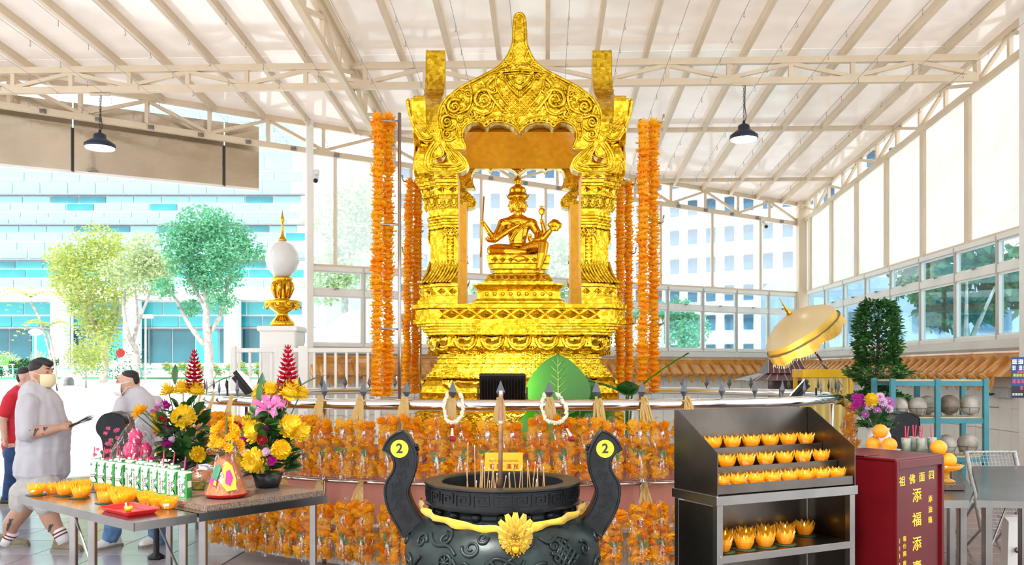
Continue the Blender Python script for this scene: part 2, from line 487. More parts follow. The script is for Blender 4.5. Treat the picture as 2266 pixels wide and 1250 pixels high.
# ---- windows
ALU = mat('white_aluminium', (.80, .78, .74), .35, 0, .04, 3)
PANE = pane_mat('window_glass', (.80, .93, .95), .10)
PANET = pane_mat('teal_window_glass', (.74, .90, .94), .10)
GLAREP = pane_mat('glare_veiled_upper_glass', (.97, .99, 1), .05, haze=.22, hazecol=(.85, .92, 1))  # clear panes; the milky veil imitates overexposed daylight behind them
LATCH = mat('window_latch', (.25, .24, .22), .4, .7)
wn = [0]
def window_bay(pt, l0, l1, nrm, glass, z0=2.02, z1=2.86, z2=2.97, z3=3.27, z4=3.34):
    wn[0] += 1
    a, b = pt(l0), pt(l1); d = (b - a); L = d.length; d.normalize()
    M = frame(a, d, (0, 0, 1)); sgn = 1 if (M.to_3x3() @ Vector((0, 1, 0))).dot(nrm) > 0 else -1
    m = MB(); fw = .05
    m.cbox((0, 0, (z0 + z4) / 2), (fw * .9, .09, z4 - z0), .006); m.cbox((L, 0, (z0 + z4) / 2), (fw * .9, .09, z4 - z0), .006)
    m.cbox((L / 2, 0, z0 + .02), (L - .04, .1, .07), .006); m.cbox((L / 2, 0, (z1 + z2) / 2), (L - .04, .09, z2 - z1), .006); m.cbox((L / 2, 0, (z3 + z4) / 2), (L - .04, .11, z4 - z3), .006)
    for (u0, u1) in ((z0 + .05, z1), (z2, z3)):         # inner sash
        q = .022
        for (cx, cz, sx, sz) in ((L / 2, u0 + q / 2, L - .06, q), (L / 2, u1 - q / 2, L - .06, q), (.035, (u0 + u1) / 2, q, u1 - u0), (L - .035, (u0 + u1) / 2, q, u1 - u0)):
            m.box((cx, sgn * .01, cz), (sx, .04, sz))
    wo = struct(link('window_%d' % wn[0], m.mesh('window_frame', [ALU]), None, M=M))
    MB().box((L / 2, 0, (z0 + .05 + z1) / 2), (L - .08, .006, z1 - z0 - .07)).build('pane', glass, wo)
    MB().box((L / 2, 0, (z2 + z3) / 2), (L - .08, .006, z3 - z2 - .03)).build('pane', glass, wo)
    lt = MB().cbox((L / 2, sgn * .06, z2 + .012), (.07, .03, .02), .004); lt.tube([(L / 2, sgn * .07, z2 + .012), (L / 2 + .06, sgn * .09, z2 - .01)], .008, 6)
    lt.build('latch', LATCH, wo)
nb = 12; st = (LB - .15) / nb
for i in range(nb): window_bay(lambda l: B(l, .02), .25 + st * i - (.1 if i else 0), .25 + st * (i + 1) - .1, BN, PANE)
for i in range(8): window_bay(lambda l: H(SR - .02, 19.3 - l), .35 + 1.12 * i, .35 + 1.12 * (i + 1), -HV, PANET)
# upper glazing with mullions
def upper(name, pt, nrm, L, step, glass, ztop, first, mw=.05):
    m = MB(); l = first; edges = [0.0]
    a, b = pt(0), pt(L)
    while l < L - .1: edges.append(l); l += step
    edges.append(L)
    for e in edges:
        p = pt(e); m.bar((p.x, p.y, 3.34), (p.x, p.y, ztop(p)), mw, mw * 1.4)
    m.bar((a.x, a.y, 3.36), (b.x, b.y, 3.36), .06, .05)
    wo = struct(m.build(name, CREAM))
    for i in range(len(edges) - 1):
        p, q = pt(edges[i] + mw / 2), pt(edges[i + 1] - mw / 2)
        zp, zq = ztop(p) , ztop(q); nn = Vector(nrm) * -.012
        v = [(p.x, p.y, 3.38), (q.x, q.y, 3.38), (q.x, q.y, zq), (p.x, p.y, zp)]
        pm = MB().add(v + [(x + nn.x, y + nn.y, z) for x, y, z in v], [(0, 1, 2, 3), (7, 6, 5, 4), (0, 4, 5, 1), (1, 5, 6, 2), (2, 6, 7, 3), (3, 7, 4, 0)])
        pm.build('pane', glass, wo)
upper('window_%d' % (wn[0] + 1), lambda l: B(l, -.01), BN, LB - .05, 1.35, GLAREP, lambda p: roof_z(p) - .52, 1.25)
upper('window_%d' % (wn[0] + 2), lambda l: H(SR + .01, 19.4 - l), -HV, 9.0, 1.4, FROST, lambda p: roof_z(p) - .47, .45, .085)
# ================================================================ the gold shrine
def gold_leaf():
    """beaten gold leaf: small overlapping leaves, each with its own sheen and tilt"""
    m = bpy.data.materials.new('gold_leaf'); m.use_nodes = True; nt = m.node_tree; b = nt.nodes['Principled BSDF']
    tc = nt.nodes.new('ShaderNodeTexCoord'); vo = nt.nodes.new('ShaderNodeTexVoronoi'); vo.distance = 'CHEBYCHEV'; vo.inputs['Scale'].default_value = 24
    nt.links.new(tc.outputs['Object'], vo.inputs['Vector'])
    cr = nt.nodes.new('ShaderNodeValToRGB'); e = cr.color_ramp.elements
    e[0].color = (.46, .27, .008, 1); e[1].color = (.86, .58, .045, 1); e[1].position = .85; k = e.new(.4); k.color = (.64, .41, .016, 1)
    sp = nt.nodes.new('ShaderNodeSeparateColor'); nt.links.new(vo.outputs['Color'], sp.inputs[0]); nt.links.new(sp.outputs[0], cr.inputs[0])
    nt.links.new(cr.outputs[0], b.inputs['Base Color'])
    mr = nt.nodes.new('ShaderNodeMapRange'); mr.inputs[3].default_value = .08; mr.inputs[4].default_value = .28
    nt.links.new(sp.outputs[1], mr.inputs[0]); nt.links.new(mr.outputs[0], b.inputs['Roughness']); b.inputs['Metallic'].default_value = 1
    nz = nt.nodes.new('ShaderNodeTexNoise'); nz.inputs['Scale'].default_value = 55; nt.links.new(tc.outputs['Object'], nz.inputs['Vector'])
    ad = nt.nodes.new('ShaderNodeMath'); ad.operation = 'ADD'; nt.links.new(vo.outputs['Distance'], ad.inputs[0]); nt.links.new(nz.outputs['Fac'], ad.inputs[1])
    bp = nt.nodes.new('ShaderNodeBump'); bp.inputs['Strength'].default_value = .30; bp.inputs['Distance'].default_value = .012
    nt.links.new(ad.outputs[0], bp.inputs['Height']); nt.links.new(bp.outputs[0], b.inputs['Normal'])
    return m
GOLD = gold_leaf()
GOLDS = mat('smooth_gold', (.74, .42, .028), .18, 1.0, .08, 5, bump=.05, bscale=30)
OGOLD = mat('orange_gold_paint', (.95, .48, .02), .45, .1, .10, 14, bump=.1, bscale=60)
SX, SY = .076, 9.6
SHF = thing('gold_shrine', 'tall gold pavilion shrine with four carved pointed gables on a tiered base', 'shrine', (SX, SY, 0))
def red(hw, st, n=3):                                   # square with stepped corners
    q = []
    for i in range(n + 1):
        q.append((hw - i * st, hw - (n - i) * st))
        if i < n: q.append((hw - (i + 1) * st, hw - (n - i) * st))
    out = []
    for k in range(4):
        c, s_ = cos(k * PI / 2), sin(k * PI / 2)
        out += [(x * c - y * s_, x * s_ + y * c) for x, y in q]
    return out
def tier(name, prof, st=.05, n=3, m=GOLD, parent=SHF, o=(0, 0)):
    mb = MB(); mb.loft([[(x + o[0], y + o[1], z) for x, y in red(hw, st, n)] for hw, z in prof])
    return mb.build(name, m, parent)
PLAT = .34
tier('foot_plinth', [(1.06, PLAT), (1.06, .78), (1.03, .80), (1.03, 1.02), (1.06, 1.04), (1.06, 1.20), (1.02, 1.22), (1.02, 1.33), (1.0, 1.35)])
ft = tier('carved_foot', [(1.0, 1.35), (1.01, 1.40), (.99, 1.47), (.96, 1.52), (.98, 1.555), (.96, 1.56)], .06)
tier('lower_steps', [(.955, 1.56), (.955, 1.585), (.93, 1.59), (.93, 1.61), (.90, 1.615), (.90, 1.655), (.88, 1.66), (.88, 1.69), (.85, 1.70), (.85, 1.735)])
tier('neck_band', [(.83, 1.735), (.83, 1.75), (.85, 1.755), (.85, 1.772), (.83, 1.777), (.83, 1.795)])
lb = tier('lotus_band', [(.84, 1.795), (.885, 1.805), (.925, 1.83), (.94, 1.87), (.935, 1.92), (.93, 1.965), (.955, 1.99)], .07)
tier('upper_steps', [(.955, 1.99), (.955, 2.012), (.985, 2.018), (.985, 2.04), (1.005, 2.045), (1.005, 2.068), (1.04, 2.074), (1.04, 2.092), (1.076, 2.097), (1.076, 2.137)])
fz = tier('diamond_frieze', [(1.055, 2.137), (1.055, 2.237)])
tier('platform_slab', [(1.07, 2.237), (1.088, 2.25), (1.088, 2.289), (1.06, 2.295)])
def ring4(fn):
    for k in range(4): fn(rotz(k * PI / 2))
# diamonds of the frieze, petals of the lotus band, arches of the foot
dm = MB().add([(-.085, 0, 0), (0, 0, -.042), (.085, 0, 0), (0, 0, .042), (0, -.028, 0), (-.045, -.012, 0), (.045, -.012, 0)],
              [(0, 1, 4), (1, 2, 4), (2, 3, 4), (3, 0, 4)]).mesh('diamond', [GOLD])
tm_ = MB().add([(-.04, 0, .042), (.04, 0, .042), (0, 0, .004), (0, -.02, .03)], [(0, 2, 3), (2, 1, 3), (1, 0, 3)]).mesh('leaf_tip', [GOLD])
tm2 = MB().add([(-.04, 0, -.042), (.04, 0, -.042), (0, 0, -.004), (0, -.02, -.03)], [(0, 2, 3), (2, 1, 3), (1, 0, 3)]).mesh('leaf_tip', [GOLD])
def petal_mesh(w_, h, dep, name, m):
    mb = MB(); rings = []
    for (sc, y) in ((1, 0), (.97, -dep * .5), (.8, -dep * .55), (.74, -dep * .2), (.55, -dep * .25), (.45, -dep)):
        o = []
        for k in range(14):
            a = PI * k / 13
            x = cos(a) * w_ * sc; zz = -max(0, sin(a)) ** .8 * h * sc + (0 if k not in (0, 13) else 0)
            o.append((x, y, zz))
        rings.append(o)
    mb.loft(rings, caps=False)
    c = len(mb.v); k = len(mb.v) - 14; mb.add([(0, -dep * 1.05, -h * .2)], []); mb.f += [(k + i, k + i + 1, c) for i in range(13)]; mb.mi += [0] * 13
    return mb.mesh(name, [m], True)
pm_ = petal_mesh(.13, .155, .05, 'lotus_petal', GOLD)
pf_ = petal_mesh(.30, .15, .045, 'foot_arch', GOLD)
cores = [('diamond', dm)]
def orn(M):
    for i in range(-5, 6):
        if abs(i) < 5: link('diamond', dm, fz, M=M @ T(i * .17, -1.056, 2.187))
        if i < 5 and i > -6 and abs(i + .5) < 5:
            link('leaf_tip', tm_, fz, M=M @ T((i + .5) * .17, -1.056, 2.19)); link('leaf_tip', tm2, fz, M=M @ T((i + .5) * .17, -1.056, 2.185))
    for i in range(-2, 3): link('lotus_petal', pm_, lb, M=M @ T(i * .275, -.925, 1.975))
    for i in (-1, 1): link('lotus_petal', pm_, lb, M=M @ T(i * .775, -.87, 1.97) @ rotz(i * R(25)))
    for i in (-1, 1): link('foot_arch', pf_, ft, M=M @ T(i * .48, -.985, 1.53))
    for i in range(-4, 5): link('lotus_petal', pm_, lb, M=M @ T((i + .5) * .19, -.938, 1.822) @ Matrix.Diagonal((.55, .5, .22, 1))) if i < 4 else None
ring4(orn)
# ---- columns
def colring(o, st, i0=.62, n=3):
    pts = [(i0, i0), (o, i0)]
    for i in range(n + 1):
        pts.append((o - i * st, o - (n - i) * st))
        if i < n: pts.append((o - (i + 1) * st, o - (n - i) * st))
    pts.append((i0, o)); return pts
cprof = [(1.04, 2.295), (1.04, 2.34), (1.015, 2.345), (1.015, 2.375), (1.0, 2.38), (1.0, 2.465), (1.025, 2.47), (1.025, 2.497), (.985, 2.50), (.945, 2.56), (.92, 2.63), (.91, 2.70), (.905, 3.06),
         (.925, 3.075), (.925, 3.10), (.945, 3.105), (.945, 3.125), (.915, 3.14), (.915, 3.16), (.95, 3.165), (.95, 3.185), (.925, 3.20), (.935, 3.26), (.965, 3.33), (.985, 3.385),
         (1.0, 3.39), (1.0, 3.405), (.985, 3.41), (.985, 3.475), (1.02, 3.48), (1.02, 3.50), (1.035, 3.505), (1.035, 3.535), (1.05, 3.54), (1.05, 3.58), (1.06, 3.585), (1.06, 3.605)]
cm_ = MB(); cm_.loft([[(x, -y, z) for x, y in colring(o, (o - .62) * .155)] for o, z in cprof])
cme = cm_.mesh('column', [GOLD, OGOLD])
for p in cme.polygons:                                  # the faces turned to the inside of the pavilion are painted orange gold
    if p.normal.x < -.9 and abs(p.center.x - .62) < .01 or p.normal.y > .9 and abs(p.center.y + .62) < .01: p.material_index = 1
def tri_strip():
    mb = MB()
    for i in range(9):
        z = 2.74 + i * .036
        for s in (-1, 1):
            mb.add([(s * .004, 0, z), (s * .036, 0, z + .018), (s * .036, 0, z - .018), (s * .022, -.016, z)], [(0, 1, 3), (1, 2, 3), (2, 0, 3)])
    mb.bar((-.045, -.004, 2.72), (-.045, -.004, 3.06), .012, .012); mb.bar((.045, -.004, 2.72), (.045, -.004, 3.06), .012, .012)
    return mb.mesh('shaft_panel', [GOLD])
tsm = tri_strip()
lf = MB()                                               # slanted leaf blades of the column foot
for k in range(9):
    x = -.12 + .032 * k
    pts = spline([(x + .10, -.085, 2.51), (x + .05, -.04, 2.58), (x, -.012, 2.68), (x - .02, -.004, 2.74)], 4)
    lf.tube(pts, [.012, .014, .015, .015, .015, .015, .014, .013, .012, .010, .008, .006, .003], 6)
lfm = lf.mesh('foot_leaves', [GOLD], True)
cl = MB()                                               # curled leaves under the capital
for s in (-1, 1):
    for q in range(2):
        c0 = (s * (.03 + .0 * q), -.012 - .0 * q, 3.045 - .03 * q)
        pts = [(c0[0] + s * (.014 + .012 * t / 4) * cos(t * .8 + 1.5) + s * .02 * q, c0[1], c0[2] + (.012 + .01 * t / 4) * sin(t * .8 + 1.5)) for t in range(9)]
        cl.tube(pts, .008, 6)
    cl.tube(spline([(s * .005, -.012, 2.985), (s * .04, -.02, 3.01), (s * .075, -.012, 2.97), (s * .085, -.006, 2.93)], 4), .010, 6)
clm = cl.mesh('capital_leaves', [GOLD], True)
cdm = [MB().add([(-w_, 0, 0), (0, 0, -h_), (w_, 0, 0), (0, 0, h_), (0, -.02, 0)], [(0, 1, 4), (1, 2, 4), (2, 3, 4), (3, 0, 4)]).mesh('column_diamond', [GOLD]) for w_, h_ in ((.05, .03), (.045, .017), (.045, .037))]
cpet = petal_mesh(.034, .10, .03, 'capital_petal', GOLD)
for k in range(4):
    c = link('column', cme, SHF, M=rotz(k * PI / 2))
    for side in range(2):
        S = T(0, 0, 0) if side == 0 else Matrix(((0, -1, 0, 0), (-1, 0, 0, 0), (0, 0, 1, 0), (0, 0, 0, 1)))
        def put(nm, me, x, y, z=0, Q=None):
            M = S @ T(x, y, z)
            if Q is not None: M = M @ Q
            link(nm, me, c, M=M)
        put('shaft_panel', tsm, .70, -.908); put('foot_leaves', lfm, .73, -.912); put('capital_leaves', clm, .70, -.92)
        for q in range(3):
            put('column_diamond', cdm[0], .665 + .115 * q, -.986, 3.443); put('column_diamond', cdm[1], .665 + .115 * q, -1.051, 3.56); put('column_diamond', cdm[2], .665 + .115 * q, -1.001, 2.42)
        for q in range(4): put('capital_petal', cpet, .66 + .075 * q, -.935, 3.36, Matrix.Rotation(R(-18), 4, 'X'))
# ---- gables
def GP(dx, zy): return (dx / 657.6, 1.63 + (819 - zy / 2.976) / 221.0)
outer = [(0, 86), (24, 95), (40, 122), (45, 165), (49, 220), (51, 275), (57, 320), (76, 362), (106, 405), (150, 444), (205, 476), (265, 506), (330, 538), (388, 568), (432, 598), (480, 637), (515, 678), (535, 722), (543, 770), (540, 822), (530, 872), (516, 925), (495, 970), (440, 985)]
inner = [(352, 985), (360, 958), (373, 928), (376, 890), (366, 858), (345, 832), (310, 814), (272, 810), (240, 824), (222, 846), (198, 822), (160, 812), (115, 812), (70, 824), (36, 842), (18, 858), (0, 878)]
half = [GP(*p) for p in outer] + [GP(*p) for p in inner]
loop = half + [(-x, z) for x, z in reversed(half) if x > 1e-6]
GT = .20; GY = -1.02
def fp(X_, Y_): return (-(X_ / 6.25 + 880 - 1150.5) / 221.0, 1.63 + (819 - (Y_ / 6.25 + 200)) / 221.0)   # detail crop of the left naga -> right-hand side
scroll = [fp(*p) for p in ((990, 1045), (960, 1112), (880, 1150), (640, 1158), (430, 1150), (372, 1090), (358, 1000), (385, 920), (440, 850), (500, 770), (535, 690), (600, 660), (660, 735), (760, 800), (870, 880), (955, 965))]
shole = [fp(*p) for p in ((528, 992), (548, 962), (615, 950), (645, 905), (662, 850), (692, 920), (705, 1000), (640, 1028), (545, 1018))]
naga = [fp(*p) for p in ((165, 118), (200, 170), (222, 255), (262, 285), (300, 330), (350, 350), (380, 420), (430, 500), (450, 560), (515, 605), (560, 680), (500, 735), (400, 745), (310, 700), (235, 575), (195, 480), (150, 330), (130, 200), (138, 140))]
tail = [fp(*p) for p in ((330, 735), (430, 750), (390, 850), (345, 960), (330, 1050), (370, 1140), (270, 1150), (240, 1040), (235, 900), (290, 800))]
def relief_tube(mb, pts, r, y): mb.tube([(x, y, z) for x, z in pts], r, 6)
def spiral(cx, cy, r, turns, a0, dr, sgn):
    n = int(turns * 14); out = []
    for i in range(n + 1):
        t = i / n; rr = r * (1 - t * .82); a = a0 + dr * t * turns * 2 * PI
        x, z = GP(cx, cy); out.append((sgn * (x + rr * cos(a) / 657.6), z + rr * sin(a) / 657.6))
    return out
# shared meshes of a gable, its outline standing in XZ at y = GY
gmesh = MB().prism([loop], GT, T(0, GY, 0) @ STAND).mesh('gable', [GOLD])
# orange inside face for the soffit
gb = MB()
for s in (-1, 1):
    o2 = [(s * GP(x * .965 if y > 300 else x * .8, y + (6 if y > 300 else 0))[0], GP(x, y + 6)[1]) for x, y in outer[:-1]]
    relief_tube(gb, [(v.x, v.y) for v in spline([(a, b, 0) for a, b in o2], 3)], .017, GY)
    o3 = [(s * GP(x * .90, y)[0], GP(x, y + 14)[1]) for x, y in outer[8:-1]]
    relief_tube(gb, [(v.x, v.y) for v in spline([(a, b, 0) for a, b in o3], 3)], .009, GY)
gbm = gb.mesh('rim_moulding', [GOLD], True)
ga = MB()
for s in (-1, 1):
    i1 = [(s * GP(x, y)[0], GP(x, y - 8)[1]) for x, y in inner]
    i2 = [(s * GP(x * (1.10 if x > 200 else 1), y)[0], GP(x, y - 44)[1]) for x, y in inner[1:]]
    relief_tube(ga, [(v.x, v.y) for v in spline([(a, b, 0) for a, b in i1], 3)], .013, GY)
    relief_tube(ga, [(v.x, v.y) for v in spline([(a, b, 0) for a, b in i2], 3)], .011, GY)
gam = ga.mesh('arch_moulding', [GOLD], True)
gs = MB()
for s in (-1, 1):
    for (cx, cy, r, tn, a0, dr) in ((236, 662, 72, 1.7, 2.6, -1), (428, 706, 52, 1.6, 2.4, -1), (478, 806, 42, 1.5, 1.8, -1), (476, 888, 32, 1.4, 1.6, -1), (338, 622, 26, 1.4, .5, 1), (96, 430, 24, 1.4, 3.4, -1), (120, 512, 22, 1.3, 0, 1), (420, 640, 20, 1.2, 1, -1), (316, 760, 26, 1.3, 2, 1), (388, 790, 26, 1.3, 2, -1), (170, 600, 24, 1.3, 2, 1)):
        sp = spiral(cx, cy, r, tn, a0, dr, s); n = len(sp)
        gs.tube([(x, GY - .012, z) for x, z in sp], [.022 * (r / 50) ** .5 * (1 - .5 * i / n) for i in range(n)], 6)
        x, z = sp[-1]; gs.ell((x, GY - .012, z), (.02 * (r / 50) ** .5,) * 3, 8, 6)
    for (a, b, c, d, r) in (((175, 520), (215, 570), (185, 640), (105, 740), .017), ((160, 528), (150, 580), (120, 640), (70, 700), .010), ((330, 560), (315, 640), (340, 720), (410, 755), .014), ((290, 740), (240, 760), (190, 740), (165, 680), .012),
                            ((500, 690), (470, 760), (420, 780), (370, 775), .013), ((520, 760), (500, 850), (450, 860), (420, 840), .012), ((515, 850), (500, 915), (455, 930), (420, 905), .011), ((60, 330), (40, 380), (60, 420), (130, 455), .010), ((300, 700), (330, 760), (300, 775), (250, 768), .009)):
        pts = [(s * GP(*q)[0], GP(*q)[1], 0) for q in (a, b, c, d)]
        relief_tube(gs, [(v.x, v.y) for v in spline(pts, 6)], r * 1.3, GY - .008)
for s in (-1, 1):
    for (w_, y0, y1, r) in ((118, 498, 645, .014), (84, 505, 600, .010), (50, 508, 560, .008)):
        gs.tube([(s * GP(w_, 0)[0], GY - .010, GP(0, y0)[1]), (s * GP(w_ * .55, 0)[0], GY - .014, GP(0, (y0 + y1) / 2 + 8)[1]), (0, GY - .016, GP(0, y1)[1])], r, 6)
    gs.tube([(s * GP(165, 0)[0], GY - .006, GP(0, 482)[1]), (0, GY - .012, GP(0, 468)[1])], .013, 6); gs.tube([(s * GP(150, 0)[0], GY - .006, GP(0, 498)[1]), (0, GY - .012, GP(0, 486)[1])], .008, 6)
gsm = gs.mesh('scroll_carving', [GOLD], True)
gd = MB(); rnd = random.Random(3)
for i in range(-9, 10):
    for j in range(0, 15):
        if (i + j) % 2: continue
        dx, zy = i * 13.5, 540 + j * 14.5
        lim = 20 + (zy - 520) * .95 if zy < 600 else 128 - (zy - 600) * .12
        if abs(dx) > lim - 4 or abs(dx) < 6 or (abs(dx) < (640 - zy) * .45): continue
        x, z = GP(dx, zy); h = .016
        gd.add([(x - h, GY, z), (x, GY, z - h), (x + h, GY, z), (x, GY, z + h), (x - h * .55, GY - .012, z), (x, GY - .012, z - h * .55), (x + h * .55, GY - .012, z), (x, GY - .012, z + h * .55)],
               [(0, 1, 5, 4), (1, 2, 6, 5), (2, 3, 7, 6), (3, 0, 4, 7), (4, 5, 6, 7)])
for k in range(7):                                      # chevrons up the spike
    y0 = 250 + k * 28
    for s in (-1, 1): gd.tube([(0, GY - .004, GP(0, y0 - 26)[1]), (s * GP(30 + max(0, k - 3) * 14, 0)[0], GY - .002, GP(0, y0 + 12)[1])], .007, 5)
gdm = gd.mesh('scale_inlay', [GOLD])
# small bosses filling the carved ground
gk = MB()
def inside(x, zy):
    # between outline and arch band, in crop pixels (x >= 0)
    def at(pts, v): 
        best = None
        for (x0, y0), (x1, y1) in zip(pts, pts[1:]):
            if min(x0, x1) <= v <= max(x0, x1) and x0 != x1:
                y = y0 + (y1 - y0) * (v - x0) / (x1 - x0); best = y if best is None else min(best, y)
        return best
    lo = at(outer, x); hi = at(inner, x)
    if lo is None: return False
    if hi is None: hi = 930
    return lo + 24 < zy < hi - 60
cnt = 0
while cnt < 240:
    x = rnd.uniform(4, 520); zy = rnd.uniform(420, 930)
    if not inside(x, zy): continue
    if x < 130 and 530 < zy < 740: continue
    cnt += 1; s = rnd.choice((-1, 1)); gx, gz_ = GP(x, zy); q = rnd.uniform(.009, .021)
    gk.ell((s * gx, GY - .003, gz_), (q, q * .9, q), 7, 5)
gkm = gk.mesh('carved_bosses', [GOLD], True)
dent = MB().cbox((0, -.008, 0), (.030, .026, .030), .005).mesh('dentil', [GOLD])
ip = spline([(GP(x * (1.05 if x > 200 else 1), y)[0], GP(x, y - 26)[1], 0) for x, y in inner[1:]], 8)
dpos = []; acc = 0
for a, b in zip(ip, ip[1:]):
    acc += (b - a).length
    if acc > .052:
        acc = 0; dpos.append((b.x, b.y, math.atan2(b.y - a.y, b.x - a.x)))
# nagas
def naga_mesh():
    mb = MB()
    mb.prism([scroll, shole], .17, T(0, GY - .035, 0) @ STAND)
    return mb.mesh('naga_scroll', [GOLD])
nsm = naga_mesh()
nh = MB(); nh.prism([naga], .12, T(0, GY - .03, 0) @ STAND); nhm = nh.mesh('naga_head', [GOLD])
nt_ = MB(); nt_.prism([tail], .10, T(0, GY + .02, 0) @ STAND); ntm = nt_.mesh('naga_neck', [GOLD])
nd = MB()
def nt_tube(pp, r, y=GY - .037): 
    n = len(pp); q = spline([(*fp(*p), 0) for p in pp], 5); m = len(q)
    nd.tube([(v.x, y, v.y) for v in q], [r * 1.25 * (1 - .4 * i / m) for i in range(m)], 6)
nt_tube([(520, 720), (440, 840), (392, 950), (400, 1070), (460, 1125), (650, 1135), (840, 1125), (940, 1060), (900, 960), (800, 860), (680, 770)], .014)
nt_tube([(560, 780), (500, 860), (470, 960), (490, 1050), (640, 1075), (790, 1070), (880, 1040), (890, 1020)], .013)
nt_tube([(590, 770), (640, 850), (630, 920), (560, 945), (510, 970), (520, 1030), (640, 1050), (760, 1050)], .011)
nt_tube([(680, 800), (740, 880), (800, 960), (840, 1010)], .012); nt_tube([(670, 850), (720, 930), (770, 1010)], .010)
nt_tube([(330, 690), (430, 720), (520, 690)], .012); nt_tube([(330, 660), (430, 690), (510, 640)], .010)
nt_tube([(150, 160), (175, 300), (215, 440), (270, 560), (330, 660)], .015); nt_tube([(210, 250), (250, 380), (310, 500), (400, 610)], .010); nt_tube([(280, 340), (330, 440), (400, 530), (450, 600)], .009)
for q in range(30):
    t = rnd.random(); px_ = 200 + 260 * t + rnd.uniform(-20, 30); py_ = 280 + 340 * t + rnd.uniform(-30, 20)
    x, z = fp(px_, py_); nd.ell((x, GY - .034, z), .011, 6, 4)
for q in range(16):
    a = 2 * PI * q / 16; x, z = fp(620 + 170 * cos(a), 1010 + 105 * sin(a)); nd.ell((x, GY - .037, z), .009, 6, 4)
ndm = nd.mesh('naga_carving', [GOLD], True)
# curved roof wings behind the gables
rf = MB(); ro = [GP(x * .93, y + 26) for x, y in outer[10:22]]; top = GP(0, 470)
oo = [(top[0], top[1])] + ro; ii = [(x * .9, z - .07) for x, z in oo]
for sg in (-1, 1):                                      # each wing is mitred along the diagonals
    a_ = [(sg * x, GY + GT, z) for x, z in oo]; b_ = [(sg * x, -max(x, .001), z) for x, z in oo]
    c_ = [(x * .97, y, z - .04) for x, y, z in a_]; d_ = [(x * .97, y, z - .04) for x, y, z in b_]; q = len(oo)
    rf.add(a_ + b_, [(i, i + 1, q + i + 1, q + i) for i in range(q - 1)]); rf.add(c_ + d_, [(i, i + 1, q + i + 1, q + i) for i in range(q - 1)])
    rf.add(a_ + c_, [(i, i + 1, q + i + 1, q + i) for i in range(q - 1)])
rfm = rf.mesh('roof_wing', [GOLDS])
MIR = Matrix.Diagonal((-1, 1, 1, 1))
for k in range(4):
    g = link('gable', gmesh, SHF, M=rotz(k * PI / 2))
    for nm, me in (('rim_moulding', gbm), ('arch_moulding', gam), ('scroll_carving', gsm), ('scale_inlay', gdm), ('carved_bosses', gkm)):
        q = link(nm, me, g)
        if nm in ('carved_bosses', 'scale_inlay'): q['kind'] = 'stuff'
    for (x, z, a) in dpos:
        for s in (-1, 1): link('dentil', dent, g, M=T(s * x, GY, z) @ Matrix.Rotation(-s * a, 4, 'Y'))
    for Q in (Matrix.Identity(4), MIR):
        link('naga_scroll', nsm, g, M=Q); link('naga_head', nhm, g, M=Q); link('naga_neck', ntm, g, M=Q); link('naga_carving', ndm, g, M=Q)
    link('roof_wing', rfm, SHF, M=rotz(k * PI / 2))
# soffit: a four-sided orange vault with ribs
vt = MB(); e = .80; zb, za = 4.07, 4.72
vt.add([(-e, -e, zb), (e, -e, zb), (e, e, zb), (-e, e, zb), (0, 0, za)], [(0, 1, 4), (1, 2, 4), (2, 3, 4), (3, 0, 4)])
vt.add([(-e, -e, zb + .03), (e, -e, zb + .03), (e, e, zb + .03), (-e, e, zb + .03), (0, 0, za + .03)], [(0, 1, 4), (1, 2, 4), (2, 3, 4), (3, 0, 4)])
for (x, y) in ((-e, -e), (e, -e), (e, e), (-e, e)): vt.tube([(x, y, zb), (0, 0, za)], .018, 6)
vt.build('vault', OGOLD, SHF)
# lintel ring carrying the vault
lr = MB()
for k in range(4): lr.box((0, -.80, 3.83), (1.62, .05, .09), rotz(k * PI / 2))
# ---- platform under the shrine
MOS = mat('cream_mosaic', (.74, .66, .58), .4, 0, .12, 30)
pl = MB(); pl.lathe([(1.0, 0), (1.0, .30), (1.02, .31), (1.02, PLAT)], 64, T(0, 0, 0) @ Matrix.Diagonal((3.30, 2.62, 1, 1)))
pl.build('round_platform', MOS, None, loc=(SX - .01, 9.55, 0))
tag(bpy.data.objects['round_platform'], 'low round cream mosaic platform under the gold shrine', 'platform')
# ---------------------------------------------------------------- the seated figure and its pedestal
STZ = 2.875; STY = 9.5; STX = SX - .005
st = thing('seated_statue', 'gold four-faced seated statue with several arms on a carved throne', 'statue', (STX, STY, 2.295))
def S2(zx, zy): return ((zx - 418) / 833.6, STZ - 2.295 + (790 - zy) / 833.6)
zz = STZ - 2.295
def ped(name, prof, stp, n=2):
    mb = MB(); mb.loft([[(x, y * .8, z) for x, y in red(hw, stp, n)] for hw, z in prof])
    return mb.build(name, GOLD, st)
p1 = ped('seat_block', [(.30, zz - .155), (.315, zz - .15), (.315, zz - .10), (.335, zz - .09), (.345, zz - .01), (.34, zz)], .03)
p2 = ped('seat_neck', [(.28, zz - .195), (.265, zz - .19), (.265, zz - .16), (.30, zz - .155)], .03)
p3 = ped('seat_lotus', [(.375, zz - .31), (.375, zz - .29), (.35, zz - .25), (.33, zz - .21), (.28, zz - .195)], .035)
p4 = ped('seat_cornice', [(.43, zz - .39), (.44, zz - .38), (.485, zz - .335), (.485, zz - .32), (.375, zz - .31)], .04)
p5 = ped('seat_base', [(.52, 0), (.52, .03), (.50, .05), (.50, .07), (.46, .085), (.45, .10), (.445, zz - .40), (.43, zz - .39)], .04)
for i in range(9): MB().ell((0, 0, 0), (.022, .012, .022), 8, 6).build('rosette', GOLD, p5, True, loc=((i - 4) * .085, -.362, zz - .435))
for i in range(7): link('diamond', dm, p1, M=T((i - 3) * .085, -.268, zz - .055) @ Matrix.Diagonal((.5, .6, .8, 1)))
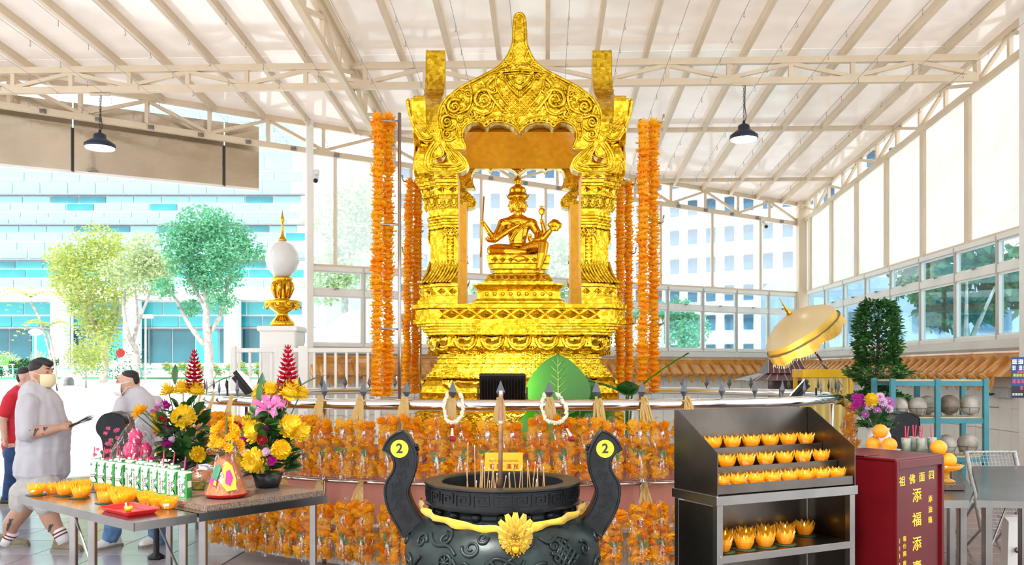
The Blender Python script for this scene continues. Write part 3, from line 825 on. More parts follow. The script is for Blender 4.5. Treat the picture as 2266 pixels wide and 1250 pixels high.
MB().ell((0, 0, 0), (.07, .018, .035), 16, 8).build('plaque', GOLDS, p1, True, loc=(.01, -.275, zz - .045))
for i in range(9): link('leaf_tip', tm_, p3, M=T((i - 4) * .07, -.29, zz - .27))
def SP(zx, zy, y, r): 
    x, z = S2(zx, zy); return (x, y, z, r)
ch = []
# torso, waist cloth
ch.append([(*SP(418, 760, .0, .10), .085), (*SP(415, 700, 0, .095), .08), (*SP(412, 620, 0, .098), .075), (*SP(410, 540, -.01, .125), .08), (*SP(410, 475, 0, .145), .07), (*SP(410, 440, .0, .07), .055)])
ch.append([SP(410, 440, 0, .05), SP(412, 380, -.005, .047)])                      # neck
ch.append([SP(275, 480, 0, .062), SP(410, 455, 0, .07), SP(545, 480, 0, .062)])   # shoulders
# folded right leg, pendant left leg
ch.append([SP(370, 745, -.03, .085), SP(230, 735, -.12, .075), SP(180, 742, -.16, .062)])
ch.append([SP(180, 748, -.17, .058), SP(300, 760, -.24, .05), SP(430, 765, -.25, .036), SP(470, 768, -.25, .03)])
ch.append([SP(460, 740, -.03, .085), SP(560, 715, -.13, .075), SP(640, 700, -.22, .062)])
ch.append([SP(640, 700, -.23, .06), SP(628, 790, -.27, .055), SP(605, 880, -.285, .036), SP(590, 930, -.29, .03)])
ch.append([SP(592, 940, -.30, .026), SP(585, 955, -.37, .024)])
# arms: on the chest, holding the staff, at the knee; and the raised left ones
ch.append([SP(270, 490, 0, .055), SP(230, 570, -.05, .042), SP(215, 625, -.08, .038)])
ch.append([SP(215, 625, -.08, .036), SP(320, 565, -.13, .03), SP(390, 525, -.135, .022), SP(430, 505, -.13, .018)])
ch.append([SP(265, 500, .02, .045), SP(190, 610, .02, .036), SP(150, 560, -.01, .030), SP(110, 495, -.03, .024), SP(92, 475, -.04, .026)])
ch.append([SP(250, 520, .0, .04), SP(200, 630, -.02, .034), SP(150, 640, -.08, .026), SP(135, 630, -.1, .022)])
ch.append([SP(550, 490, 0, .055), SP(595, 570, -.03, .042), SP(590, 640, -.07, .036), SP(535, 655, -.13, .028), SP(520, 625, -.14, .026)])
ch.append([SP(555, 500, .02, .045), SP(625, 620, .01, .036), SP(660, 560, -.02, .028), SP(640, 490, -.04, .022), SP(632, 465, -.045, .024)])
ch.append([SP(560, 500, .0, .045), SP(640, 630, -.02, .036), SP(700, 560, -.05, .028), SP(735, 520, -.06, .024)])
# fingers
for (bx, by, y0, dirs) in ((90, 478, -.05, ((-14, -22), (-20, -8), (-18, 6), (-10, 18), (10, -24))), (135, 630, -.10, ((-22, -6), (-22, 4), (-18, 12), (-8, 18), (4, -18))), (632, 465, -.05, ((-14, -14), (-16, -4), (-14, 6), (-8, 14), (14, -16))), (430, 503, -.14, ((14, -22), (22, -16), (26, -8), (22, 0), (2, -18))), (520, 625, -.15, ((-8, -26), (0, -30), (8, -26), (14, -20), (-18, -8)))):
    for (u, v) in dirs: ch.append([SP(bx, by, y0, .011), SP(bx + u * .6, by + v * .6, y0 - .018, .0095), SP(bx + u, by + v, y0 - .026, .008)])
# head with four faces
def face(mb):
    x, z = S2(412, 308)
    for k in range(4):
        a = k * PI / 2; M = T(x, -.005, z) @ rotz(a)
        mb.ell((0, -.035, 0), (.058, .062, .082), 16, 12, M)
        mb.add([(-.009, -.090, .022), (.009, -.090, .022), (.018, -.085, -.024), (-.018, -.085, -.024), (0, -.124, -.022), (0, -.102, .025)], [(0, 3, 4, 5), (5, 4, 2, 1), (3, 2, 4), (0, 5, 1)], M)
        mb.ell((0, -.090, -.040), (.024, .014, .006), 8, 6, M); mb.ell((0, -.086, -.052), (.018, .014, .006), 8, 6, M); mb.ell((0, -.072, -.070), (.022, .02, .016), 8, 6, M)
        for s in (-1, 1):
            mb.ell((s * .026, -.083, .014), (.016, .012, .007), 8, 6, M); mb.tube([(s * .008, -.098, .030), (s * .026, -.095, .038), (s * .046, -.080, .030)], [.005, .006, .004], 6, M=M)
            mb.ell((s * .058, -.03, -.015), (.010, .016, .045), 8, 6, M)
body = link('body', setmat(blob(ch, .0062, 1, face), GOLDS), st)
# crown
cr = MB(); x, z = S2(412, 233)
cr.lathe([(.092, -.035), (.118, -.012), (.122, .004), (.108, .012), (.112, .026), (.094, .034), (.084, .045), (.092, .06), (.094, .08), (.080, .105), (.056, .118), (.034, .132), (.030, .14), (.044, .160), (.046, .180), (.034, .205), (.016, .222), (.003, .245)], 24, T(x, 0, z))
for k in range(8):
    a = k * PI / 4; cr.add([(.12 * cos(a - .15), .12 * sin(a - .15), 0), (.12 * cos(a + .15), .12 * sin(a + .15), 0), (.135 * cos(a), .135 * sin(a), .045), (.10 * cos(a), .10 * sin(a), .0)], [(0, 1, 2), (1, 3, 2), (3, 0, 2)], T(x, 0, z))
cr.build('crown', GOLD, st, True)
# staff, mirror, shell, ornaments
a, b = S2(102, 235), S2(72, 795)
MB().tube([(a[0], -.06, a[1]), (b[0], -.08, b[1])], .0085, 8).build('staff', mat('bronze_rod', (.75, .42, .06), .3, .9), st, True)
mr = MB(); x, z = S2(632, 372); mr.ell((x, -.05, z), (.038, .012, .042), 16, 10); x2, z2 = S2(632, 520); mr.tube([(x, -.05, z - .03), (x2, -.05, z2)], .008, 8)
for k in range(5): mr.tube([(x, -.05, z + .035), (x + .018 * (k - 2), -.05, z + .075 - .006 * abs(k - 2))], [.008, .002], 6)
mr.build('hand_mirror', GOLDS, st, True)
sh = [[SP(725, 520, -.07, .03), SP(750, 490, -.09, .045), SP(790, 505, -.10, .035)], [SP(700, 500, -.08, .022), SP(740, 465, -.09, .024), SP(775, 468, -.1, .016)], [SP(720, 540, -.09, .018), SP(770, 545, -.1, .02), SP(800, 500, -.11, .012)]]
link('conch_shell', setmat(blob(sh, .008, 1), GOLD), st)
sa = MB()
for off in (-.015, .012):
    pts = spline([(*[S2(300 + off * 500, 450)[0]], -.055, S2(300, 450)[1]), (S2(400, 470)[0], -.085, S2(0, 520 + off * 900)[1]), (S2(330, 0)[0], -.088, S2(0, 640)[1])], 6)
    sa.tube(pts, .007, 6)
pts = spline([(S2(540, 0)[0], -.05, S2(0, 455)[1]), (S2(470, 0)[0], -.09, S2(0, 500)[1]), (S2(380, 0)[0], -.09, S2(0, 600)[1]), (S2(345, 0)[0], -.075, S2(0, 660)[1])], 6); sa.tube(pts, .011, 6)
sa.lathe([(.105, 0), (.118, .012), (.118, .03), (.105, .045)], 20, T(S2(415, 0)[0], 0, S2(0, 705)[1]) @ Matrix.Diagonal((1, .88, 1, 1)))
for (q, r_) in (((235, 545), .047), ((598, 555), .047)):
    x, z = S2(*q); sa.ell((x, -.03, z), (r_ * 1.02, r_ * 1.02, .014), 12, 6)
sa.lathe([(.05, -.006), (.058, 0), (.05, .006)], 16, T(S2(412, 0)[0], -.003, S2(0, 415)[1]))
sa.build('sash_and_ornaments', GOLD, st, True)
# ================================================================ marigold strands, guard rail, bagged garlands
ORA = sheet_mat('marigold_petal', (1.0, .42, .005), .45, .02, .5)
ORB = sheet_mat('marigold_petal_deep', (1.0, .52, .010), .45, .02, .5)
YEL = sheet_mat('yellow_petal', (.90, .62, .015), .25, .03, .5)
LEAF = mat('dark_green_leaf', (.018, .075, .018), .35, 0, .35, 9, col2=(.05, .16, .03))
LEAFL = sheet_mat('fresh_leaf', (.16, .42, .03), .35, .06, .25)
def puff(r, h, layers, npet, seed, m, name='blossom', ruf=.25):
    rn = random.Random(seed); mb = MB()
    for L in range(layers):
        f = L / max(1, layers - 1); rr = r * (1 - .45 * f ** 1.3); z0 = h * (f - .5) * .6; up = h * (.1 + .5 * f)
        for k in range(npet):
            a = 2 * PI * (k + .5 * (L % 2)) / npet + rn.uniform(-.12, .12); w_ = PI / npet * 1.15
            q = rr * rn.uniform(1 - ruf, 1 + ruf * .4)
            def pt(an, rad, z): return (rad * cos(an), rad * sin(an), z)
            mb.add([pt(a, r * .12, z0), pt(a - w_, q * .72, z0 + up * .35), pt(a + w_, q * .72, z0 + up * .35), pt(a - w_ * .55, q, z0 + up + rn.uniform(-.2, .2) * h), pt(a + w_ * .55, q, z0 + up + rn.uniform(-.2, .2) * h)], [(0, 1, 2), (1, 3, 4, 2)])
    mb.ell((0, 0, h * .05), (r * .66, r * .66, h * .42), 8, 5)
    return mb.mesh(name, [m])
strand_b = [puff(.068, .055, 3, 11, s, ORA if s % 2 else ORB) for s in range(5)]
POLE = mat('steel_pole', (.40, .36, .33), .22, 1.0, .1)
def strand(px0, px1, d, ytop, ybot, label, grp, sc=1.0):
    a, b = P(px0, ytop, d), P(px1, ybot, d); L = a.z - b.z
    rt = thing('marigold_strand', label, 'garland', (b.x, b.y, b.z), 0, grp)
    rn = random.Random(int(px0)); n = int(L / (.047 * sc)); 
    for i in range(n):
        t = i / (n - 1); x = (a.x - b.x) * t + .006 * sin(i * .7 + px0); 
        o = link('blossom', rn.choice(strand_b), rt, (x, rn.uniform(-.006, .006), .03 + (L - .06) * t)); o.rotation_euler = (rn.uniform(-.25, .25), rn.uniform(-.25, .25), rn.uniform(0, 6)); q = sc * rn.uniform(.86, 1.1); o.scale = (q, q, q)
    MB().tube([(0, 0, 0), (a.x - b.x, 0, L)], .006, 6).build('cord', LEAF, rt)
def pole(px, d, ytop, side, label, ys, arm=.15, fw=0.0):
    a = P(px, ytop, d); rt = thing('garland_pole', label, 'pole', (a.x, d, PLAT))
    MB().tube([(0, 0, 0), (0, 0, a.z - PLAT)], .016, 10).build('post', POLE, rt, True)
    MB().lathe([(.07, 0), (.07, .012), (.03, .02)], 16).build('foot_plate', POLE, rt)
    for y in ys:
        z = Z(y, d) - PLAT; h = MB(); h.tube([(0, 0, z), (side * arm * 1.15, -fw, z), (side * arm * 1.25, -fw - .01, z + .015), (side * arm * 1.28, -fw - .012, z + .07)], .010, 8); h.build('hook', POLE, rt, True)
FR = 'tall marigold strands on the poles before the shrine'
for (sd, pp, s0, s1, yt, yb, wd, nm) in ((-1, 884, (838, 859), (833, 858), 256, 878, 8.0, 'front'), (1, 1417, (1424, 1445), (1422, 1447), 270, 870, 8.0, 'front'), (-1, 930, (906, 924), (898, 918), 396, 872, 10.0, 'rear'), (1, 1367, (1373, 1391), (1372, 1391), 402, 868, 10.0, 'rear')):
    hand = 'beside the leafy side with the umbrella' if sd > 0 else 'beside the white fence'
    bk = .22 if (sd > 0 or wd > 9) else 0.0
    pole(pp, wd + bk, yt - 6, sd, 'steel pole with hooks for marigolds at the %s corner %s' % (nm, 'towards the yellow umbrella' if sd > 0 else 'towards the white fence'), (yt + 12, (yt + yb) // 2 - 70, yb - 150), fw=max(0, bk - .05))
    for k in range(2):
        strand(s0[k], s1[k], wd + (.0 if k == 0 else .095), yt, yb, '%s strand of orange marigolds on the pole at the %s corner %s' % ('outer' if k == (0 if sd < 0 else 1) else 'inner', nm, 'towards the yellow umbrella' if sd > 0 else 'towards the white fence'), FR, 1.10)
# ---- guard rail
RX, RY, RA, RB, RZ = .06, 9.55, 3.42, 2.75, 1.351
def ring(th, r=0.0): return Vector((RX + (RA + r) * sin(th), RY - (RB + r) * cos(th), 0))
gr_ = thing('guard_rail', 'oval polished steel guard rail with spear tips around the shrine', 'railing', (RX, RY, 0))
def rel(v, z): return (v.x - RX, v.y - RY, z)
MB().tube([rel(ring(2 * PI * i / 96), RZ) for i in range(96)], .046, 12, closed=True).build('top_rail', CHROME, gr_, True)
MB().tube([rel(ring(2 * PI * i / 96), .72) for i in range(96)], .020, 8, closed=True).build('lower_rail', CHROME, gr_, True)
NS = 56; TH0 = -.044
SPEAR = mat('grey_iron', (.13, .13, .14), .35, .8, .2)
spm = MB().lathe([(.008, 0), (.008, .03), (.036, .075), (.002, .165)], 4, Matrix.Diagonal((1, .35, 1, 1))).mesh('spear_tip', [SPEAR])
psm = MB().tube([(0, 0, 0), (0, 0, RZ)], .019, 10).mesh('rail_post', [CHROME], True)
for k in range(NS):
    th = TH0 + 2 * PI * k / NS; v = ring(th)
    link('spear_tip', spm, gr_, rel(v, RZ + .030), math.atan2(RB * sin(th), RA * cos(th)))
    if k % 7 == 3: link('rail_post', psm, gr_, rel(v, 0))
# ---- garland bunches in clear bags
RIB = sheet_mat('yellow_ribbon', (.62, .35, .008), .3, .10, .35)
def bag_mat():
    def bld(nt):
        tc = nt.nodes.new('ShaderNodeTexCoord'); nz = nt.nodes.new('ShaderNodeTexNoise'); nz.inputs['Scale'].default_value = 16; nz.inputs['Detail'].default_value = 3; nz.inputs['Distortion'].default_value = 1.5
        nt.links.new(tc.outputs['Object'], nz.inputs['Vector'])
        bp = nt.nodes.new('ShaderNodeBump'); bp.inputs['Strength'].default_value = .9; bp.inputs['Distance'].default_value = .03; nt.links.new(nz.outputs['Fac'], bp.inputs['Height'])
        gl = nt.nodes.new('ShaderNodeBsdfGlossy'); gl.inputs['Roughness'].default_value = .07; nt.links.new(bp.outputs[0], gl.inputs['Normal'])
        fr = _schlick(nt, .025, .5)
        mp_ = nt.nodes.new('ShaderNodeMapping'); mp_.inputs['Scale'].default_value = (1, 1, .22); nt.links.new(tc.outputs['Object'], mp_.inputs[0])
        n2 = nt.nodes.new('ShaderNodeTexNoise'); n2.inputs['Scale'].default_value = 34; n2.inputs['Detail'].default_value = 2; n2.inputs['Distortion'].default_value = .8; nt.links.new(mp_.outputs[0], n2.inputs['Vector'])
        cr = nt.nodes.new('ShaderNodeValToRGB'); cr.color_ramp.elements[0].position = .57; cr.color_ramp.elements[1].position = .64; cr.color_ramp.elements[1].color = (.55, .55, .55, 1); nt.links.new(n2.outputs['Fac'], cr.inputs[0])
        ad = nt.nodes.new('ShaderNodeMath'); ad.operation = 'ADD'; ad.use_clamp = True; nt.links.new(fr, ad.inputs[0]); nt.links.new(cr.outputs[0], ad.inputs[1])
        t = _mix(nt, .012, _sh(nt, 'Transparent', (.985, .985, .985)), _sh(nt, 'Diffuse', (.95, .93, .9)))
        return _mix(nt, ad.outputs[0], t, gl.outputs[0])
    return mix_mat('clear_plastic_bag', bld)
BAGM = bag_mat()
bag_b = [puff(.0475, .084, 5, 11, 20 + s, ORA if s % 2 else ORB) for s in range(5)]
def bag_mesh(seed, w_, top, bot, dep):
    rn = random.Random(seed); rings = []; n = 18; rows = 9
    for i in range(rows + 1):
        t = i / rows; z = top + (bot - top) * t
        f = min(1, .28 + t * 2.6) if t < .4 else 1.0 + .10 * (t - .4)
        o = []
        for k in range(n):
            a = 2 * PI * k / n; q = 1 + rn.uniform(-.07, .07) * (1 if t < .95 else 2.0)
            o.append((w_ * f * cos(a) * q, dep * f * sin(a) * q, z + (rn.uniform(-.02, .02) if i == rows else 0)))
        rings.append(o)
    return MB().loft(rings, caps=False).mesh('plastic_bag', [BAGM], True)
def leaf_quad(L, w_, m, name='leaf'):
    mb = MB(); rows = 5; vs = []
    for i in range(rows + 1):
        t = i / rows; ww = w_ * sin(PI * min(1, t * .93 + .05)) ** .8; z = .12 * L * sin(t * 2.2)
        vs += [(-ww, t * L, z + ww * .25), (0, t * L, z), (ww, t * L, z + ww * .25)]
    fs = []
    for i in range(rows):
        for k in range(2): a = i * 3 + k; fs.append((a, a + 1, a + 4, a + 3))
    return mb.add(vs, fs).mesh(name, [m], True)
bleaf = leaf_quad(.09, .022, mat('garland_leaf', (.08, .17, .03), .4, 0, .3, 9))
def bunch(seed, label, loc, rz, grp, nb=2, sc=1.0, parent=None):
    rn = random.Random(seed)
    rt = thing('bagged_garland', label, 'garland', loc, rz, grp)
    # ribbons gathered at the spear, fanning down to the bags
    rb = MB()
    for k in range(8):
        x0 = rn.uniform(-.018, .018); x1 = (k - 3.5) / 3.5 * .09 + rn.uniform(-.02, .02); w_ = rn.uniform(.007, .013); zt = .04 + rn.uniform(-.012, .012); zb = -.15 + rn.uniform(-.03, .02)
        pts = [(x0, -.05, zt), (x0 * .5 + x1 * .3, -.068, -.02), (x1 * .6, -.112 + rn.uniform(-.008, .008), zb)]
        sp_ = spline(pts, 4); vs = []
        for p in sp_: vs += [(p.x - w_, p.y - rn.uniform(0, .008), p.z), (p.x + w_, p.y, p.z)]
        rb.add(vs, [(2 * i, 2 * i + 1, 2 * i + 3, 2 * i + 2) for i in range(len(sp_) - 1)])
    rb.build('ribbon', RIB, rt)
    for b in range(nb):
        bx = (b - (nb - 1) / 2) * .186 + rn.uniform(-.003, .003); by = -.125 + rn.uniform(-.006, .006)
        zt = -.09 + rn.uniform(-.03, .02)
        bg = link('plastic_bag', bag_mesh(seed * 7 + b, .089, zt, -.605 + rn.uniform(-.008, .012), .068), rt, (bx, by, 0)); bg.rotation_euler = (rn.uniform(-.035, .0), rn.uniform(-.012, .012), 0)
        for c in range(2):
            for r_ in range(6):
                o = link('blossom', rn.choice(bag_b), bg, ((c - .5) * .082 + rn.uniform(-.002, .002), -.014 + rn.uniform(-.008, .008), zt - .072 - r_ * .052 + rn.uniform(-.006, .006)))
                o.rotation_euler = (R(80) + rn.uniform(-.5, .5), rn.uniform(-.4, .4), rn.uniform(0, 6)); q = rn.uniform(.94, 1.06); o.scale = (q, q, q)
        for r_ in range(8):
            o = link('blossom', rn.choice(bag_b), bg, ((r_ % 2 - .5) * .082 + rn.uniform(-.006, .006), -.014 + rn.uniform(-.02, .02), -.465 - (r_ // 2) * .030 + rn.uniform(-.01, .01)))
            o.rotation_euler = (R(80) + rn.uniform(-.8, .8), rn.uniform(-.5, .5), rn.uniform(0, 6)); q = rn.uniform(.92, 1.05); o.scale = (q, q, q)
        for r_ in range(3):
            o = link('leaf', bleaf, bg, (rn.uniform(-.02, .02), -.050, -.42 + rn.uniform(-.03, .03))); o.rotation_euler = (R(90) + rn.uniform(-.2, .2), rn.uniform(-1.2, 1.2), 0); o.scale = (.7, .7, .7)
    return rt
UP = 'bagged marigold garlands on the top rail'; LO = 'bagged marigold garlands on the lower rail'
protos = {}
def facing(th): return math.atan2(RB * sin(th), RA * cos(th)) * 1.0
for k in list(range(-9, 5)) + [13]:
    th = TH0 + 2 * PI * k / NS; v = ring(th, .0)
    share = min(1.0, (((RA + .1) * cos(th)) ** 2 + ((RB + .1) * sin(th)) ** 2) ** .5 * 2 * PI / NS / .392)
    for tier_, z, gname in ((0, RZ + .02, UP), (1, .69, LO)):
        if tier_ and (k < -7 or k > 4): continue
        key = (k % 3, tier_)
        nm = ('clear bags of orange marigold garlands tied with yellow ribbon to the top rail' if not tier_ else 'clear bags of orange marigold garlands tied with yellow ribbon to the lower rail')
        if k == 0: nm = 'bagged marigold bunch on the %s right behind the thick joss stick' % ('lower rail' if tier_ else 'top rail')
        elif k != 13:
            q = ('first', 'second', 'third', 'fourth', 'fifth', 'sixth', 'seventh', 'eighth', 'ninth')[abs(k) - 1]
            nm = 'bagged marigold bunch on the %s, %s from the joss stick towards the %s' % ('lower rail' if tier_ else 'top rail', q, 'drink cartons' if k < 0 else 'steel cabinet')
        if k == 13: nm = 'bagged marigold bunch at the rounded rail end above the red box'
        if key not in protos or k == 13:
            bo = bunch(11 + key[0] * 5 + tier_ * 31, nm, (v.x, v.y, z), facing(th), gname)
            if k != 13: protos[key] = bo
        else: bo = copy_tree(protos[key], (v.x, v.y, z), facing(th), nm)
        bo.scale = (share, 1, 1)
# jasmine loops over two of the spears
JAS = mat('jasmine_bud', (.85, .80, .62), .5, 0, .08, 30); REDF = mat('red_rose_tassel', (.32, .008, .02), .45, 0, .3, 30)
for k, sw, lab in ((-1, .0, 'small white jasmine loop with a red rose tassel hanging straight from a spear tip'), (1, .09, 'small white jasmine loop whose red rose tassel is swung aside by the leaf')):
    v = ring(TH0 + 2 * PI * k / NS + .004); jt = thing('jasmine_garland', lab, 'garland', (v.x, v.y - .115, RZ))
    pts = spline([(-.05, .06, .09), (-.075, .015, .0), (-.05, -.09, -.09), (0 + sw * .3, -.115, -.125), (.055 + sw * .5, -.09, -.09), (.075 + sw * .4, .015, .0), (.05, .06, .09)], 10)
    jb = MB(); rn = random.Random(k)
    for i, p in enumerate(pts): 
        for q in range(2): jb.ell((p.x + rn.uniform(-.008, .008), p.y + rn.uniform(-.008, .008), p.z + rn.uniform(-.008, .008)), .0115, 6, 4)
    o = jb.build('jasmine_buds', JAS, jt, True); o['kind'] = 'stuff'
    x0 = sw * 1.2; tb = MB(); tb.ell((x0, -.122, -.15), (.018, .018, .016), 8, 6); o = tb.build('rose_knot', REDF, jt, True)
    MB().tube([(x0, -.124, -.16), (x0 + sw * .4, -.134, -.225)], [.006, .013], 6).build('tassel_thread', JAS, jt)
    tb = MB()
    for q in range(4): tb.ell((x0 + sw * .45 + (q - 1.5) * .011, -.136, -.245 - .006 * (q % 2)), (.012, .012, .02), 8, 6)
    tb.build('tassel', REDF, jt, True)
# pink cloth skirt behind the bags, with red-edged yellow points
PINK = sheet_mat('pink_cloth', (.78, .36, .30), .15, .03, .5); CYEL = sheet_mat('yellow_cloth', (.80, .58, .25), .15, .03, .5); CRED = mat('red_cloth_edge', (.5, .02, .02), .6)
sk = thing('cloth_skirt', 'pink cloth skirt with red-edged yellow points hung inside the rail', 'cloth', (RX, RY, 0))
n = 60; vs = []; 
for i in range(n + 1):
    th = -1.3 + 2.5 * i / n; v = ring(th, -.10 - .02 * (i % 2)); vs += [rel(v, .36), rel(v, 1.02)]
MB().add(vs, [(2 * i, 2 * i + 2, 2 * i + 3, 2 * i + 1) for i in range(n)]).build('skirt_panel', PINK, sk)
ym = MB().add([(-.15, 0, .0), (.15, 0, 0), (0, -.01, -.18), (-.15, .004, 0), (.15, .004, 0), (0, -.006, -.18)], [(0, 1, 2), (3, 5, 4), (0, 2, 5, 3), (2, 1, 4, 5)]).mesh('cloth_point', [CYEL])
rm = MB(); rm.bar((-.15, -.004, 0), (0, -.014, -.18), .012, .008); rm.bar((.15, -.004, 0), (0, -.014, -.18), .012, .008); rmm = rm.mesh('red_edge', [CRED])
for i in range(24):
    th = -1.15 + i * .098; v = ring(th, -.075); o = link('cloth_point', ym, sk, rel(v, .93), facing(th)); link('red_edge', rmm, o)
# ================================================================ the incense burner in front
BRZ = mat('dark_bronze', (.010, .015, .015), .36, .3, .5, 7, bump=.12, bscale=18, col2=(.022, .034, .034), spec=.35)
BRB = mat('blackened_bronze', (.006, .0065, .008), .36, .2, .4, 9, col2=(.012, .013, .016), spec=.35)
BX, BY = X(1112, 5.0), 5.0
bn = thing('incense_burner', 'large black bronze incense burner with two curled handles and a gold cloth flower', 'incense burner', (BX, BY, 0))
def bz(zy): return .99 - (zy - 575) / 3.571 / 380
bprof = [(.20, .20), (.34, .24), (.47, .33), (.545, .46), (.568, .58), (.555, .66), (.52, .73), (.47, .775), (.42, .80), (.395, .82), (.39, .85), (.41, .865)]
def brad(z):
    for (r0, z0), (r1, z1) in zip(bprof, bprof[1:]):
        if z0 <= z <= z1: return r0 + (r1 - r0) * (z - z0) / (z1 - z0)
    return bprof[-1][0]
MB().lathe(bprof + [(.36, .86), (.36, .83), (.30, .81), (.001, .80)], 72).build('bowl', BRZ, bn, True)
rimo = MB().lathe([(.41, .862), (.448, .866), (.452, .875), (.443, .882), (.443, .975), (.455, .982), (.452, .992), (.37, .994), (.352, .985), (.345, .83)], 72).build('rim', BRB, bn); smooth_by_angle(rimo, 35)
MB().lathe([(.345, .90), (.2, .905), (.001, .905)], 40, cap=False).build('ash_bed', mat('incense_ash', (.02, .018, .017), .95, 0, .4, 40), bn)
for k in range(3):
    a = R(90) + k * 2 * PI / 3; lg = MB()
    lg.tube([(.34 * cos(a), .34 * sin(a), .34), (.44 * cos(a), .44 * sin(a), .22), (.42 * cos(a), .42 * sin(a), .10), (.46 * cos(a), .46 * sin(a), .03), (.47 * cos(a), .47 * sin(a), 0)], [.10, .085, .06, .065, .075], 12); lg.build('leg', BRZ, bn, True)
# meander on the rim: each key a raised part
def key(w_, h, t):                                      # square spiral as a polyline in a w x h cell
    return [(-.5 * w_, -.5 * h), (-.5 * w_, .5 * h), (.42 * w_, .5 * h), (.42 * w_, -.28 * h), (-.22 * w_, -.28 * h), (-.22 * w_, .22 * h), (.15 * w_, .22 * h), (.15 * w_, -.02 * h)]
def key_mesh(w_, h, t, rad=None):
    mb = MB(); kp = key(w_, h, t)
    def on(x, z, y):
        if rad is None: return (x, y, z)
        a = x / rad; return ((rad - y) * sin(a), rad - (rad - y) * cos(a), z)
    for (a, b) in zip(kp, kp[1:]):
        n = max(1, int(abs(b[0] - a[0]) / .03)) if rad else 1
        for i in range(n):
            p = [a[j] + (b[j] - a[j]) * i / n for j in range(2)]; q = [a[j] + (b[j] - a[j]) * (i + 1) / n for j in range(2)]
            mb.bar(on(*p, -.002), on(*q, -.002), t, t)
    return mb.mesh('key_ornament', [BRB])
kr = key_mesh(.092, .062, .0085, .443)
for k in range(26):
    a = 2 * PI * k / 26; link('key_ornament', kr, rimo, M=rotz(a) @ T(0, -.443, .93))
for k in range(18):                                     # studs under the rim
    a = 2 * PI * (k + .5) / 18; MB().ell((0, 0, 0), (.028, .022, .026), 10, 6).build('stud', BRB, bn, True, loc=(.405 * cos(a), .405 * sin(a), .835))
# swirling clouds and emblems wrapped over the bowl
def on_bowl(a, z, o=.0):
    r = brad(z) + o; return (r * sin(a), -r * cos(a), z)
cw = []
def curl(a, z, r, turns, dr, a0, w_=.011):
    pts = []
    n = int(turns * 16)
    for i in range(n + 1):
        t = i / n; q = r * (1 - .85 * t); an = a0 + dr * 2 * PI * turns * t
        pts.append(on_bowl(a + q * cos(an) / .55, z + q * sin(an) * .85, .004))
    mb = MB(); m = len(pts); mb.tube(pts, [w_ * (1 - .55 * i / m) for i in range(m)], 6); mb.build('cloud_scroll', BRZ, bn, True)
rn = random.Random(5)
for (a, z, r, t, d, a0) in ((-.95, .70, .05, 1.5, 1, 0), (-.62, .735, .045, 1.6, -1, 2), (-.30, .70, .055, 1.4, 1, 3), (.24, .735, .05, 1.5, -1, 1), (.55, .70, .05, 1.5, 1, 4), (.95, .66, .05, 1.4, -1, 2), (-.35, .60, .05, 1.5, -1, 0), (.38, .58, .055, 1.5, 1, 1), (-1.15, .56, .06, 1.5, -1, 2), (1.2, .55, .06, 1.5, 1, 0), (-.62, .47, .06, 1.4, 1, 0), (.1, .45, .06, 1.5, -1, 3), (.7, .46, .06, 1.4, 1, 1), (-.12, .53, .045, 1.3, 1, 2), (-.2, .75, .035, 1.2, -1, 0), (1.35, .68, .04, 1.3, 1, 0), (-1.4, .66, .04, 1.3, 1, 0)): curl(a, z, r, t, d, a0)
def stroke(pts, w_=.012):
    q = spline([(a, z, 0) for a, z in pts], 6); m = len(q); mb = MB()
    mb.tube([on_bowl(p.x, p.y, .005) for p in q], [w_ * (1.0 - .6 * abs(i / m - .4)) for i in range(m)], 6); mb.build('ribbon_relief', BRZ, bn, True)
for pts in (((-.16, .61), (-.05, .655), (.1, .63), (.16, .60), (.22, .645)), ((-.17, .57), (-.02, .585), (.12, .575), (.24, .60)), ((-.1, .64), (-.02, .60), (.06, .64), (.16, .67)), ((-.12, .55), (0, .54), (.1, .56), (.2, .53)), ((-.48, .64), (-.42, .58), (-.47, .52), (-.40, .47)), ((-.66, .58), (-.75, .52), (-.70, .46), (-.78, .40)), ((.62, .60), (.5, .56), (.46, .50), (.54, .45)), ((-.9, .62), (-1.0, .56), (-.92, .50), (-1.0, .44)), ((.85, .55), (.95, .50), (.88, .44)), ((-.85, .745), (-.72, .70), (-.55, .70), (-.45, .66)), ((.4, .745), (.5, .72), (.62, .745), (.74, .72))): stroke(pts)
we = MB()
for k in range(20):
    pass
pts = [on_bowl(-.56 + .075 * cos(t * PI / 10), .615 + .045 * sin(t * PI / 10) , .006) for t in range(20)]; we.tube(pts, .009, 6, closed=True)
for k in range(8):
    t = k * PI / 4; we.tube([on_bowl(-.56, .615, .007), on_bowl(-.56 + .06 * cos(t), .615 + .036 * sin(t), .007)], .006, 5)
we.ell(on_bowl(-.56, .615, .006), .013, 8, 6); we.build('wheel_relief', BRZ, bn, True)
kn = MB()
for k in range(-2, 3):
    kn.tube([on_bowl(.66 + k * .035 - .075, .64 + k * .022 + .045, .008), on_bowl(.66 + k * .035 + .075, .64 + k * .022 - .045, .008)], .008, 6)
    kn.tube([on_bowl(.66 + k * .035 - .075, .64 - k * .022 - .045, .010), on_bowl(.66 + k * .035 + .075, .64 - k * .022 + .045, .010)], .008, 6)
kn.build('knot_relief', BRZ, bn, True)
